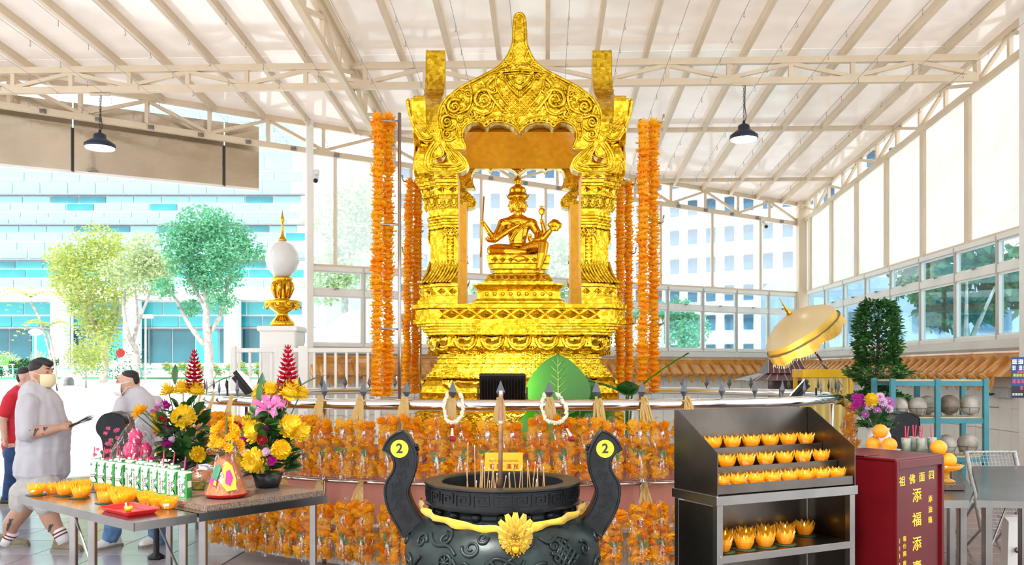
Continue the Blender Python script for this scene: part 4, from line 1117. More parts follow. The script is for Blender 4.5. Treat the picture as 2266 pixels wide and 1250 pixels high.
# handles
hout = [(202, 175), (150, 195), (100, 232), (68, 275), (50, 322), (100, 345), (125, 385), (138, 430), (132, 475), (108, 520), (80, 560), (64, 610), (63, 665), (72, 725), (90, 785), (118, 845), (150, 900), (180, 950), (200, 1000), (360, 880), (315, 830), (280, 775), (255, 720), (240, 670), (240, 625), (262, 575), (288, 510), (302, 440), (303, 380), (292, 325), (270, 275), (240, 222)]
HYO = -.10
def hp(x, y): return ((x - 972) / 3.571 / 380, bz(y))
HYEL = mat('yellow_sticker', (.72, .72, .015), .45, 0, .04); INK = mat('black_print', (.012, .012, .012), .5)
for s in (-1, 1):
    lp = [(-s * hp(*p)[0], hp(*p)[1]) for p in hout]
    m = MB(); m.prism([lp], .15, T(0, HYO, 0) @ STAND); h = m.build('handle', BRB, bn)
    # raised border and keys up the face
    bd = MB(); cl_ = [(-s * hp(*p)[0], HYO, hp(*p)[1]) for p in hout]; bd.tube(cl_, .008, 6, closed=True); bd.build('handle_edge', BRB, h, True)
    for (x, y, a, w_, hh) in ((212, 430, 8, 84, 84), (196, 525, 18, 88, 84), (158, 612, 10, 92, 84), (152, 690, -8, 92, 80), (178, 775, -25, 96, 82), (225, 850, -36, 96, 78)):
        kk = key_mesh(w_ * .82 / 3.571 / 380, hh * .80 / 3.571 / 380, .0058)
        link('key_ornament', kk, h, M=T(-s * hp(x, y)[0], HYO, hp(x, y)[1]) @ Matrix.Rotation(s * R(a), 4, 'Y'))
    cx, cz = -s * hp(176, 315)[0], hp(176, 315)[1]
    d = MB().lathe([(.0505, 0), (.0505, .002)], 40, T(cx, HYO - .001, cz) @ Matrix.Rotation(R(90), 4, 'X')).build('number_sticker', HYEL, h)
    tm = text_mesh('2', .075, .0004, bold=.0022); tm.materials.append(INK); link('numeral', tm, d, M=T(cx, HYO - .0042, cz) @ Matrix.Rotation(R(90), 4, 'X'))
    nb_ = MB()                                          # knobbly back of the handle
    for i in range(12):
        x, y = 296 - i * 4.0 + 8 * sin(i), 300 + i * 26; q = hp(x, y); nb_.ell((-s * q[0], HYO + .05 + .03 * (i % 2), q[1]), (.016, .02, .016), 6, 5)
    nb_.build('handle_bosses', BRB, h, True)['kind'] = 'stuff'
# ribbon and cloth flower
SATIN = mat('gold_satin', (.55, .33, .015), .38, .15, .2, 10, col2=(.72, .46, .03), sheen=.3, bump=.2, bscale=12)
rb = MB(); vs = []
for i in range(49):
    t = i / 48; a = -1.62 + 3.24 * t; f = abs(a) / 1.62
    z = .865 - .085 * (1 - f) ** .9 ; r = .468 + .012 * sin(i * 1.3); w_ = .021 + .005 * sin(i * .9)
    vs += [(r * sin(a), -r * cos(a), z + w_), ((r + .012) * sin(a), -(r + .012) * cos(a), z), (r * sin(a), -r * cos(a), z - w_)]
rb.add(vs, [q for i in range(48) for q in ((3 * i, 3 * i + 1, 3 * i + 4, 3 * i + 3), (3 * i + 1, 3 * i + 2, 3 * i + 5, 3 * i + 4))])
rb.build('cloth_ribbon', SATIN, bn, True)
ro = link('cloth_flower', MB().ell((0, 0, 0), (.05, .045, .05), 14, 8).mesh('flower_heart', [SATIN], True), bn, (hp(1072, 0)[0], -.52, bz(890)))
pt = MB(); vs = []; rows = 7
for i in range(rows + 1):
    t = i / rows; w_ = .030 * sin(PI * (.12 + .78 * t)) ** .7; z = .16 * t; y = -.03 * sin(t * PI) - .015 * t
    vs += [(-w_, y + .012, z), (-w_ * .5, y - .004, z), (0, y + .006, z), (w_ * .5, y - .004, z), (w_, y + .012, z)]
pt.add(vs, [(5 * i + k, 5 * i + k + 1, 5 * i + k + 6, 5 * i + k + 5) for i in range(rows) for k in range(4)])
ptm = pt.mesh('petal', [SATIN], True); rn = random.Random(9)
for L, (n, sc, tilt) in enumerate(((17, .62, 80), (15, .56, 62), (13, .46, 42), (9, .36, 22))):
    for k in range(n):
        a = 2 * PI * (k + .5 * L) / n
        up = .8 + .45 * max(0, cos(a))
        q = link('petal', ptm, ro, M=Matrix.Rotation(a, 4, 'Y') @ Matrix.Rotation(R(90 - tilt) + rn.uniform(-.12, .12), 4, 'X') @ Matrix.Rotation(rn.uniform(-.25, .25), 4, 'Z') @ Matrix.Diagonal((sc * 1.25, sc * 1.3, sc * up * 1.12, 1)))
bd = MB(); bd.ell((0, -.085, -.045), (.024, .024, .024), 14, 10); bd.build('centre_bead', GOLDS, ro, True)
bd = MB()
for k in range(14):
    a = 2 * PI * k / 14; bd.ell((.037 * cos(a), -.075, -.040 + .037 * sin(a)), .006, 6, 5)
    if k < 10: bd.ell((.052 * cos(a * 1.4), -.065, -.038 + .052 * sin(a * 1.4)), .005, 6, 5)
bd.build('bead_ring', GOLDS, ro, True)['kind'] = 'stuff'
# incense sticks standing in the ash
STK = mat('incense_stick', (.42, .24, .10), .8, 0, .2, 30); ASHT = mat('ash_tip', (.6, .58, .55), .9); BIGJ = mat('joss_stick', (.20, .10, .05), .75, 0, .3, 20)
rn = random.Random(12); spots = []
for (x, top) in ((690, 300), (705, 500), (758, 320), (788, 440), (798, 440), (808, 440), (832, 490), (842, 500), (878, 480), (884, 520), (905, 520), (915, 420), (905, 540), (950, 540), (975, 560), (1028, 545), (1036, 535), (1042, 540), (1082, 480), (1100, 500), (1130, 480), (1170, 440), (1198, 460), (1205, 450), (1240, 500), (1255, 510), (1288, 500), (1310, 490), (765, 600), (1215, 580), (1222, 590), (868, 600)):
    spots.append((x, top))
for i, (x, top) in enumerate(spots):
    yy = rn.uniform(-.12, .16); dd = BY + yy
    x0 = X(840 + x / 3.571, dd) ; zt = Z(900 + top / 3.571, dd); ln_ = rn.uniform(-.02, .02)
    o = thing('incense_stick', 'thin brown incense stick standing in the ash of the burner', 'incense stick', (x0, dd, .895), 0, 'incense sticks in the burner')
    MB().tube([(0, 0, 0), (ln_, 0, zt - .895)], .0028 if i not in (4, 5) else .0045, 6).build('stick', STK, o)
    MB().tube([(ln_, 0, zt - .897), (ln_ * 1.06, 0, zt - .882)], .0028, 6).build('ash_tip', ASHT, o)
o = thing('joss_stick', 'thick tall brown joss stick standing in the middle of the burner', 'incense stick', (X(1107, 4.9), 4.9, .895))
zt = Z(872, 4.9) - .895; MB().tube([(0, 0, 0), (.004, 0, zt)], .0125, 10).build('stick', BIGJ, o, True); MB().tube([(.004, 0, zt), (.004, 0, zt + .02)], .010, 8).build('burnt_tip', ASHT, o)
MB().tube([(.0035, 0, zt * .72), (.0035, 0, zt * .745)], .0145, 10).build('paper_band', mat('silver_band', (.5, .45, .35), .4, .5), o)
# orange card behind the rim
cdd = 5.64
c = P(1115, 1022, cdd); cw_ = 84 / F * cdd; chh = 41 / F * cdd
card = thing('prayer_card', 'small orange printed card standing behind the burner rim', 'card', (c.x, cdd, c.z - chh / 2))
MB().cbox((0, 0, chh / 2), (cw_, .006, chh), .001).build('card_face', mat('orange_card', (.90, .42, .015), .55, 0, .03), card)
CRD = mat('brown_print', (.25, .03, .005), .6)
t1 = text_mesh('METTA (LOVING KINDNESS)', .0165, .0003, space=.92); t1.materials.append(CRD); link('english_line', t1, card, M=T(0, -.0036, chh * .56) @ Matrix.Rotation(R(90), 4, 'X'))
t2 = text_mesh('事 業 · 運 程', .036, .0003, bold=.0004); t2.materials.append(CRD); link('chinese_line', t2, card, M=T(0, -.0036, chh * .24) @ Matrix.Rotation(R(90), 4, 'X'))
MB().tube([(cw_ * .3, .012, .02), (cw_ * .3, .012, -(c.z - chh / 2))], .004, 6).build('stake', STK, card); MB().tube([(-cw_ * .3, .012, .02), (-cw_ * .3, .012, -(c.z - chh / 2))], .004, 6).build('stake', STK, card)
# ================================================================ steel candle cabinet, red box and the things to the right
AMB = None
def amber_mat():
    def bld(nt):
        t = _mix(nt, .5, _sh(nt, 'Transparent', (1, .74, .16)), _sh(nt, 'Translucent', (1, .62, .05)))
        t = _mix(nt, .25, t, _sh(nt, 'Diffuse', (.98, .58, .03)))
        return _mix(nt, _schlick(nt, .05, .8), t, _sh(nt, 'Glossy', (1, .95, .8), .05))
    return mix_mat('amber_glass', bld)
AMB = amber_mat()
WAX = mat('yellow_wax', (.95, .62, .05), .45, 0, .06, 20, emit=(1, .55, .05, .10))
FLAME = mat('candle_flame', (1, .6, .1), .5, emit=(1, .62, .16, 10))
LILY = mat('dark_lily_leaf', (.012, .05, .02), .4, 0, .3, 12)
def lotus_meshes():
    cup = MB()
    for L, (n, r0, r1, h, ph) in enumerate(((8, .030, .049, .066, 0), (8, .028, .044, .074, .39))):
        for k in range(n):
            a = 2 * PI * k / n + ph; w_ = PI / n * 1.12; vs = []
            for i in range(5):
                t = i / 4; ww = w_ * (1 if t < .6 else (1 - t) / .4 * .9 + .06); r = r0 + (r1 - r0) * sin(min(1, t * 1.35) * PI / 2) + (.004 if t == 1 else 0)
                for s in (-1, 0, 1): vs.append(((r + (.004 if s == 0 else 0)) * cos(a + s * ww), (r + (.004 if s == 0 else 0)) * sin(a + s * ww), .004 + h * t))
            cup.add(vs, [(3 * i + k2, 3 * i + k2 + 1, 3 * i + k2 + 4, 3 * i + k2 + 3) for i in range(4) for k2 in range(2)])
    cup.lathe([(.001, .002), (.030, .002), (.032, .008)], 16, cap=False)
    wax = MB().lathe([(.026, .008), (.036, .03), (.038, .046), (.001, .047)], 16)
    fl_ = MB().lathe([(.0012, .046), (.0032, .050), (.0038, .054), (.002, .060), (.0004, .066)], 8)
    lf_ = MB(); n = 24
    pts = []
    for k in range(n):
        a = 2 * PI * k / n; r = .062 * (1 + .06 * sin(3 * a)) * (1 if abs(k - 12) > 0 else .5); pts.append((r * cos(a), r * sin(a)))
    lf_.prism([pts], .003)
    return cup.mesh('lotus_cup', [AMB]), wax.mesh('candle', [WAX], True), fl_.mesh('flame', [FLAME], True), lf_.mesh('lily_pad', [LILY])
LC, LW, LF, LPAD = lotus_meshes()
def lotus(loc, label, grp, sc=1.0, lit=True, pad=True):
    t = thing('lotus_candle', label, 'candle', loc, random.uniform(0, 1), grp)
    t.scale = (sc, sc, sc)
    if pad: link('lily_pad', LPAD, t)
    link('cup', LC, t, (0, 0, .003 if pad else 0)); link('wax', LW, t, (0, 0, .003))
    if lit: link('flame', LF, t, (0, 0, .003))
    return t
# ---- cabinet: frame with local x along the front, y to the back
CF = Vector((1.057, 4.42, 0)); CD = (Vector((1.94, 4.85, 0)) - CF); CW = CD.length; CD.normalize(); CA = math.atan2(CD.y, CD.x); DEP = .365
cab = thing('candle_cabinet', 'stainless steel candle cabinet with three stepped rows over an open shelf', 'cabinet', CF, CA)
th = .006
def plate(name, c, d, m=DARKST, parent=cab, b=.002): return MB().cbox(c, d, b).build(name, m, parent)
ZL, ZTOP, ZFR = 1.0, 1.41, 1.085
sp = [(0, ZL), (DEP, ZL), (DEP, ZTOP), (DEP * .86, ZTOP), (.0, ZFR + .08), (0, ZL)]
for x in (0, CW - th):
    m = MB(); lp = [(0, ZL - .02), (DEP, ZL - .02), (DEP, ZTOP), (DEP - .03, ZTOP), (0, ZFR + .115)]
    m.prism([lp], th, Matrix(((0, 0, 1, x), (1, 0, 0, 0), (0, 1, 0, 0), (0, 0, 0, 1)))); m.build('side_panel', DARKST, cab)
plate('back_panel', (CW / 2, DEP - .003, (ZL + ZTOP) / 2), (CW - .014, th, ZTOP - ZL))
steps = [(0.010, ZL + .005), (.126, ZL + .095), (.242, ZL + .185)]
for i, (y, z) in enumerate(steps):
    plate('step_tray', (CW / 2, y + .058, z), (CW - .016, .114, .006)); plate('step_lip', (CW / 2, y, z + (.0 if i else .005) - (.02 if i else 0)), (CW - .016, .006, .075 if i else .05))
plate('ledge', (CW / 2, DEP / 2, ZL - .045), (CW + .02, DEP + .02, .05), STEEL)
for x in (.02, CW - .02):
    for y in (.02, DEP - .02): plate('leg', (x, y, (ZL - .07) / 2), (.038, .038, ZL - .07), STEEL)
plate('side_skin', (.004, DEP / 2, .58), (.004, DEP - .02, .68)); plate('side_skin', (CW - .004, DEP / 2, .58), (.004, DEP - .02, .68)); plate('back_skin', (CW / 2, DEP - .006, .58), (CW - .05, .004, .68))
plate('shelf', (CW / 2, DEP / 2, .655), (CW - .03, DEP - .02, .02), DARKST); plate('shelf_edge', (CW / 2, .004, .648), (CW - .04, .012, .04), STEEL); plate('shelf', (CW / 2, DEP / 2, .25), (CW - .03, DEP - .02, .02), DARKST)
def on_cab(x, y, z): v = cab.matrix_basis @ Vector((x, y, z)); return v
cab.rotation_euler = (0, 0, CA); bpy.context.view_layer.update()
MC = T(CF.x, CF.y, 0) @ rotz(CA)
for r_, (y, z) in enumerate(steps):
    row = ('bottom', 'middle', 'top')[r_]
    for i in range(7 if r_ else 8):
        v = MC @ Vector((.075 + (CW - .15) * i / (7 - (1 if r_ else 0)), y + .058, z + .003))
        lotus(v, 'amber lotus candle, %s from the red box in the %s row of the steel cabinet' % (ORD[(6 if r_ else 7) - i], row), 'lotus candles in the cabinet rows', .95, True, False)
for i, (x, y, row, nth) in enumerate(((.115, .10, 'front', 3), (.262, .10, 'front', 2), (.409, .10, 'front', 1), (.556, .105, 'front', 0), (.115, .25, 'back', 5), (.262, .25, 'back', 4), (.409, .25, 'back', 3), (.556, .255, 'back', 2), (.703, .255, 'back', 1), (.85, .255, 'back', 0))):
    lotus(MC @ Vector((x, y, .666)), 'amber lotus candle on the lower cabinet shelf, %s row, %s from the red box' % (row, ORD[nth]), 'lotus candles on the lower shelf', 1.06, True, True)
# ---- red donation box
RED = mat('dark_red_lacquer', (.085, .003, .005), .28, 0, .15, 3, spec=.22); GPR = mat('yellow_lettering', (.80, .52, .02), .5, 0, .05)
DF = Vector((2.19, 4.90, 0)); DD = (Vector((2.62, 5.22, 0)) - DF); DW = DD.length; DA = math.atan2(DD.y, DD.x); DH = 1.12; DDp = .52
bx = thing('donation_box', 'tall dark red donation box with yellow Chinese lettering', 'box', DF, DA)
MB().cbox((DW / 2, DDp / 2 + .004, DH / 2), (DW - .012, DDp - .008, DH), .004).build('body', RED, bx)
MB().cbox((DW / 2, DDp / 2, DH - .006), (DW, DDp, .016), .004).build('lid', RED, bx)
for (c, d) in (((.013, .002, DH / 2), (.026, .02, DH - .02)), ((DW - .013, .002, DH / 2), (.026, .02, DH - .02)), ((DW / 2, .002, DH - .035), (DW - .05, .02, .05)), ((DW / 2, .002, .03), (DW - .05, .02, .05))): MB().cbox(c, d, .003).build('frame_rail', RED, bx)
MB().cbox((.08, DDp * .6, DH + .004), (.17, .24, .006), .002).build('slot_plate', RED, bx)
bx_front = .0
def letter(ch, u, zpy, size, squash=1.0, b=.0014):
    """u: 0..1 across the front, zpy: height in metres"""
    me = text_mesh(ch, size, .0004, bold=size * .006); me.materials.append(GPR)
    link('lettering', me, bx, M=T(u * DW, .0074, zpy) @ Matrix.Rotation(R(90), 4, 'X') @ Matrix.Diagonal((squash, 1, 1, 1)))
def bzy(Y_): return DH - (Y_ - 290) / 4.03 / F * 5.05   # from the detail crop
MB().lathe([(.009, 0), (.009, .002)], 16, T(DW * .46, .003, bzy(372)) @ Matrix.Rotation(R(90), 4, 'X')).build('lettering', GPR, bx)
for i, c in enumerate('祖佛面四'): letter(c, .155 + .205 * i, bzy(495 - i * 7), .062, 1.12)
for i, c in enumerate('添福添壽'): letter(c, .46 , bzy(640 + 216 * i), .088, 1.2, .002)
for i, c in enumerate('添油箱'): letter(c, .745, bzy(690 + 95 * i), .044, 1.1)
for i, c in enumerate('張達蘭'): letter(c, .06 + .02, bzy(1010 + 66 * i), .032, 1.1)
for i, c in enumerate('程傳翔'): letter(c, .205, bzy(1000 + 66 * i), .032, 1.1)
for i, c in enumerate('程'): letter(c, .08, bzy(1222), .032, 1.1); letter(c, .205, bzy(1216), .032, 1.1)
# ---- steel table with offerings
ORG = mat('orange_peel', (.92, .36, .015), .38, 0, .06, 6, bump=.15, bscale=60)
TT = .80
def slab(name, pts, z, h, m, parent): return MB().prism([pts], h, T(0, 0, z - h)).build(name, m, parent)
rt1 = thing('steel_table', 'steel folding table behind the red box holding oranges and cups', 'table', (3.1, 6.0, 0))
q = lambda pts: [(x - 3.1, y - 6.0) for x, y in pts]
def tp(px, py, z=TT): d = (EYE - z) * F / (py - HY); return (X(px, d), d)
slab('table_top', q([(2.50, 5.48), tp(2145, 1107), tp(2155, 1085), (3.80, 7.30), (3.05, 7.45), (2.40, 6.80), (2.40, 5.66)]), TT, .05, STEEL, rt1)
slab('granite_slab', q([(2.44, 5.93), (3.12, 5.91), (3.66, 7.12), (3.05, 7.36), (2.44, 6.72)]), .84, .035, mat('dark_granite', (.05, .035, .03), .18, 0, .5, 90, col2=(.12, .08, .07)), rt1)
for (x, y) in (tp(2128, 1090), (3.62, 7.08), (2.46, 5.82), (2.90, 7.18)):
    MB().cbox((x - 3.1, y - 6.0, .375), (.05, .05, .75), .004).build('leg', STEEL, rt1)
rt2 = thing('steel_table', 'empty polished steel table with a folding brace below the notice poster', 'table', (3.9, 6.1, 0))
q2 = lambda pts: [(x - 3.9, y - 6.1) for x, y in pts]
slab('table_top', q2([tp(2161, 1107), tp(2164, 1085), tp(2150, 1032), tp(2262, 1030), tp(2400, 1100), tp(2400, 1112)]), TT, .045, STEEL, rt2)
x, y = 3.05, 5.50; MB().cbox((x - 3.9 + .02, y - 6.1 + .05, .375), (.05, .05, .75), .004).build('leg', STEEL, rt2)
b2 = tp(2238, 1105); MB().tube([(x - 3.88, y - 6.05, .42), (b2[0] - 3.9, b2[1] - 6.1 + .05, .75)], .008, 8).build('brace', STEEL, rt2)
x, y = tp(2420, 1090); MB().cbox((x - 3.9 - .3, y - 6.1 + .3, .375), (.05, .05, .75), .004).build('leg', STEEL, rt2)
def orange(p, r, label):
    o = tag(MB().lathe([(r * max(sin(PI * i / 14), .02) * (1 - .03 * (i > 12)), -r * cos(PI * i / 14) * .94) for i in range(15)], 20).build('orange', ORG, None, True, loc=p), label, 'orange', 'oranges on the offering table')
    MB().lathe([(.006, 0), (.005, .006), (.001, .007)], 8, T(0, 0, r * .925)).build('stem', LEAF, o)
def pz(px, py, d): return P(px, py, d)
VZ = 1.02
sa_, sb_ = X(1885, 6.45), X(2082, 6.45); std = thing('offering_stand', 'low dark wooden stand carrying vase, oranges and cups behind the red box', 'stand', ((sa_ + sb_) / 2, 6.45, .8405)); SWD = mat('dark_stand_wood', (.06, .025, .018), .4, 0, .2, 8)
MB().cbox((0, 0, VZ - .8405 - .014), (sb_ - sa_, .46, .026), .004).build('stand_top', SWD, std)
for sx in (-1, 1):
    for sy in (-1, 1): MB().cbox((sx * ((sb_ - sa_) / 2 - .04), sy * .19, (VZ - .8405 - .027) / 2), (.04, .04, VZ - .8405 - .027), .003).build('leg', SWD, std)
pl_ = thing('fruit_plate', 'white plate under the three oranges beside the flower vase', 'plate', (*pz(1950, 998, 6.3)[:2], VZ)); MB().lathe([(.05, 0), (.06, .003), (.13, .03), (.135, .034), (.05, .008), (.001, .008)], 28).build('dish', WHITEP, pl_, True)
for (px, py, d, lb_) in ((1933, 978, 6.32, 'orange beside the vase, lower one at the purple flowers'), (1968, 980, 6.22, 'orange beside the vase, lower one at the red straws'), (1948, 967, 6.28, 'orange beside the vase, on top of the other two')):
    p = pz(px, py, d); orange((p.x, p.y, VZ + .069 if 'lower' in lb_ else VZ + .164), .055, lb_)
cp = thing('glass_plate', 'yellow glass stand under the oranges beside the red box', 'plate', (*pz(2094, 1040, 6.05)[:2], .841)); MB().lathe([(.05, 0), (.06, .01), (.02, .03), (.02, .075), (.09, .095), (.115, .125), (.10, .112), (.03, .100), (.001, .098)], 24).build('dish', AMB, cp, True)
for (px, py, d, lb_) in ((2098, 1018, 6.05, 'large orange at the edge of the red box, lower of two'), (2077, 990, 6.05, 'large orange at the edge of the red box, upper of two')): 
    p = pz(px, py, d); orange((p.x, p.y, p.z), .056, lb_)
p = pz(2108, 1035, 6.05); orange((2.85, 6.03, .841 + .047), .050, 'orange on the granite slab beside the yellow glass stand')
CUPW = mat('printed_paper_cup', (.80, .84, .78), .4, 0, .2, 14, col2=(.06, .30, .09)); STRW = mat('pink_straw', (.75, .05, .12), .35)
for i, (px, cd__) in enumerate(((2005, 6.30), (2022, 6.42), (2037, 6.30), (2062, 6.36))):
    p = pz(px, 1000, cd__); c = thing('drink_cup', 'green and white drink cup with red straws, %s from the lilac flowers' % ORD[i], 'cup', (p.x, p.y, VZ), 0, 'drink cups behind the red box')
    MB().lathe([(.026, 0), (.034, .11), (.036, .112), (.032, .11), (.024, .01), (.001, .01)], 16).build('cup_body', CUPW, c, True)
    for k in range(2 if i < 3 else 1): MB().tube([(.0, 0, .02), (.012 * (k * 2 - 1) + .006, 0, .20)], .0045, 6).build('straw', STRW, c)
# ---- vase with purple daisies
VW = mat('white_porcelain', (.80, .80, .78), .15, 0, .04); PUR = sheet_mat('lilac_petal', (.62, .18, .55), .3, .02, .5); MAG = sheet_mat('magenta_petal', (.45, .015, .28), .3, .02, .5); WPT = sheet_mat('pale_lilac_petal', (.85, .60, .82), .3, .02, .5)
vp = pz(1945, 990, 6.55); vase = thing('flower_vase', 'white vase of lilac daisies and magenta orchids with a yellow chrysanthemum', 'flower vase', (vp.x, vp.y, VZ))
MB().lathe([(.06, 0), (.075, .02), (.09, .07), (.085, .12), (.072, .15), (.085, .175), (.078, .172), (.065, .15), (.001, .14)], 28).build('vase_body', VW, vase, True)
def daisy(r, np_, m, m2, name='daisy'):
    mb = MB()
    for L in range(2):
        for k in range(np_):
            a = 2 * PI * (k + .5 * L) / np_; w_ = .9 * PI / np_; rr = r * (1 - .25 * L)
            mb.add([(.2 * r * cos(a), .2 * r * sin(a), .004 * L), (rr * .75 * cos(a - w_), rr * .75 * sin(a - w_), .01 + .012 * L), (rr * cos(a), rr * sin(a), .006 + .02 * L), (rr * .75 * cos(a + w_), rr * .75 * sin(a + w_), .01 + .012 * L)], [(0, 1, 2, 3)])
    mb.cur = 1; mb.ell((0, 0, .008), (r * .22, r * .22, .01), 8, 5); return mb.mesh(name, [m, m2])
dz = daisy(.036, 14, PUR, WPT); dw = daisy(.036, 14, WPT, PUR); dg_ = daisy(.045, 7, MAG, MAG, 'orchid')
ymum = puff(.055, .06, 4, 16, 77, YEL, 'chrysanthemum', .12)
lm1 = leaf_quad(.085, .024, LEAF); rn = random.Random(21)
def place_flower(me, nm, root, p, nrm, sc=1.0):
    z = Vector(nrm).normalized(); M = z.to_track_quat('Z', 'Y').to_matrix().to_4x4()
    return link(nm, me, root, M=T(p) @ M @ rotz(rn.uniform(0, 6)) @ Matrix.Scale(sc, 4))
def crop7(X_, Y_, d): return P(1800 + X_ / 2.659, 780 + Y_ / 2.659, d)
for (x, y, kd, s_) in ((385, 262, 1, 1.1), (340, 310, 0, 1.1), (400, 292, 1, 1.2), (455, 290, 0, 1.1), (445, 335, 1, 1.1), (365, 345, 0, 1), (310, 365, 0, 1), (470, 305, 0, .9), (325, 318, 1, .9), (420, 330, 0, .9), (395, 265, 0, 1), (335, 275, 2, 1.0), (255, 270, 3, 1), (295, 272, 3, .9), (250, 300, 3, .9), (235, 320, 3, .7), (290, 300, 3, .8)):
    v = crop7(x, y, 6.5) - Vector((vp.x, vp.y, VZ)); v.y += rn.uniform(-.03, .05)
    place_flower((dz, dw, ymum, dg_)[kd], ('daisy', 'daisy', 'chrysanthemum', 'orchid')[kd], vase, v, (v.x * 2, -1.0, .5), s_)
    MB().tube([(v.x, v.y + .02, v.z - .01), (v.x * .3, 0, .16)], .004, 5).build('stem', LEAF, vase)
for k in range(46):
    a = rn.uniform(0, 2 * PI); r = rn.uniform(.02, .15); o = link('leaf', lm1, vase, (r * cos(a), r * sin(a) * .7, .16 + rn.uniform(0, .11))); o.rotation_euler = (rn.uniform(-.3, .9), rn.uniform(-.5, .5), a - PI / 2 + rn.uniform(-.6, .6)); o.scale = (1.2, 1.2, 1.2)
# ---- teal shelf rack with pale balls
TEAL = mat('teal_painted_steel', (.035, .22, .26), .4, 0, .1); PLY = mat('plywood', (.62, .46, .28), .6, 0, .1, 10)
BALL = mat('weathered_ball', (.30, .26, .21), .75, 0, .2, 5, col2=(.52, .48, .41), bump=.2, bscale=9); BALLD = mat('stained_ball', (.12, .09, .06), .75, 0, .3, 5, col2=(.26, .21, .16), bump=.2, bscale=9)
SD = 8.3
def crp(X_, Y_, d=SD): return P(1800 + X_ / 2.659, 780 + Y_ / 2.659, d)
x0, xm, x1 = crp(465, 0).x, crp(730, 0).x, crp(1013, 0).x
rk = thing('shelf_rack', 'teal steel rack with plywood shelves beside the white tiled wall', 'shelf', ((x0 + x1) / 2, SD + .2, 0)); cx = (x0 + x1) / 2
zs = [crp(0, 165).z, crp(0, 385).z, crp(0, 615).z, .35]
for x in (x0, xm, x1):
    for y in (-.2, .22): MB().cbox((x - cx, y, (zs[0] + .02) / 2), (.05, .04, zs[0] + .02), .003).build('upright', TEAL, rk)
for z in zs:
    for (a, b) in ((x0, xm), (xm, x1)):
        MB().cbox(((a + b) / 2 - cx, .01, z), (b - a - .05, .40, .018), .002).build('shelf_board', PLY, rk)
        MB().cbox(((a + b) / 2 - cx, -.20, z - .028), (b - a - .04, .018, .05), .002).build('beam', TEAL, rk); MB().cbox(((a + b) / 2 - cx, .22, z - .028), (b - a - .04, .018, .05), .002).build('beam', TEAL, rk)
ballm = []
for i, m in enumerate((BALL, BALLD, BALL)):
    r = .14; pr = [(r * max(sin(PI * k / 18), .001), -r * cos(PI * k / 18)) for k in range(19)]
    ballm.append(MB().lathe(pr, 26, wob=lambda a, z, i=i: 1 + .012 * sin(3 * a + i) + .008 * sin(7 * z * 20)).mesh('pale_ball', [m], True))
WIRE = mat('dull_wire', (.30, .29, .28), .35, .9)
def ball(X_, Y_, zb, lab, k, dy=0, grp='pale balls on the teal rack', r=1.0):
    r *= .66
    p = crp(X_, Y_, SD); p.y += dy; o = tag(link('round_ball', ballm[k], None, (p.x, p.y, zb + .157 * r + .006)), lab, 'ball', grp); o.rotation_euler = (random.uniform(-.6, .6), random.uniform(-.6, .6), random.uniform(0, 6)); o.scale = (r, r, r)
    rc = MB()
    for (z_, rr) in ((-.150, .06), (-.04, .1415)): rc.tube([(rr * cos(t * PI / 8), rr * sin(t * PI / 8), z_) for t in range(16)], .004, 5, closed=True)
    for t in range(6): a = t * PI / 3; rc.tube([(.1415 * cos(a), .1415 * sin(a), -.04), (.108 * cos(a), .108 * sin(a), -.158)], .004, 5)
    c = tag(rc.build('wire_cradle', WIRE, None, loc=(p.x, p.y, zb + .166 * r + .003)), 'round wire cradle holding a ' + lab, 'wire stand', 'wire cradles on the teal rack'); c.scale = (r, r, r)
zu, zl = zs[1] + .009, zs[2] + .009
for (X_, k, dy, lab, r) in ((530, 0, .10, 'pale ball on the upper board, first beside the bush', .90), (590, 0, .30, 'pale ball on the upper board, second from the bush', .92), (642, 0, .10, 'pale ball on the upper board, third from the bush', .95), (735, 0, .215, 'pale ball behind the middle upright on the upper board', 1), (829, 1, .10, 'brown-stained ball on the upper board beside the middle upright', 1.05), (954, 0, .10, 'pale cracked ball at the outer end of the upper board', 1.06)): ball(X_, 0, zu, lab, k, dy, r=r)
for (X_, k, dy, lab, r) in ((535, 0, .30, 'pale ball on the lower board, half hidden by the cups', .95), (610, 0, .10, 'pale ball on the lower board behind the red straws', .95), (668, 0, .30, 'pale ball on the lower board beside the middle upright', .98), (815, 0, .10, 'pale swirled ball on the lower board above the oranges', 1.0), (940, 0, .10, 'pale ball at the outer end of the lower board', 1.04)): ball(X_, 0, zl, lab, k, dy, r=r)
# ---- rolled wire chair, white stand, notice poster, sockets
GRW = mat('galvanised_wire', (.42, .46, .47), .4, .8)
wc = thing('wire_basket', 'tilted wire mesh basket chair standing behind the steel table', 'basket', (X(2204, 7.78), 7.78, 0))
fr_ = MB(); w_, h_ = .44, .95
def wq(u, v): return ((u - .5) * w_ * (1 - .0 * v), .25 * v - .18 + .08 * (u - .5) ** 2, .22 + v * .66)
for k in range(2):
    pass
fr_.tube([wq(0, 0), wq(0, 1), wq(1, 1), wq(1, 0)], .022, 8, closed=True); fr_.build('padded_frame', mat('grey_rope_wrap', (.50, .49, .47), .8, 0, .2, 60), wc, True)
ms = MB()
for i in range(1, 13): ms.tube([wq(i / 13, 0), wq(i / 13, .5), wq(i / 13, 1)], .003, 4)
for i in range(1, 22): ms.tube([wq(0, i / 22), wq(.5, i / 22), wq(1, i / 22)], .003, 4)
ms.build('wire_mesh', GRW, wc)['kind'] = 'stuff'
for u in (0, 1): MB().tube([wq(u, 0), (wq(u, 0)[0], .12, .0)], .012, 6).build('leg', GRW, wc); MB().tube([wq(u, .35), (wq(u, 0)[0], .40, .0)], .012, 6).build('leg', GRW, wc)
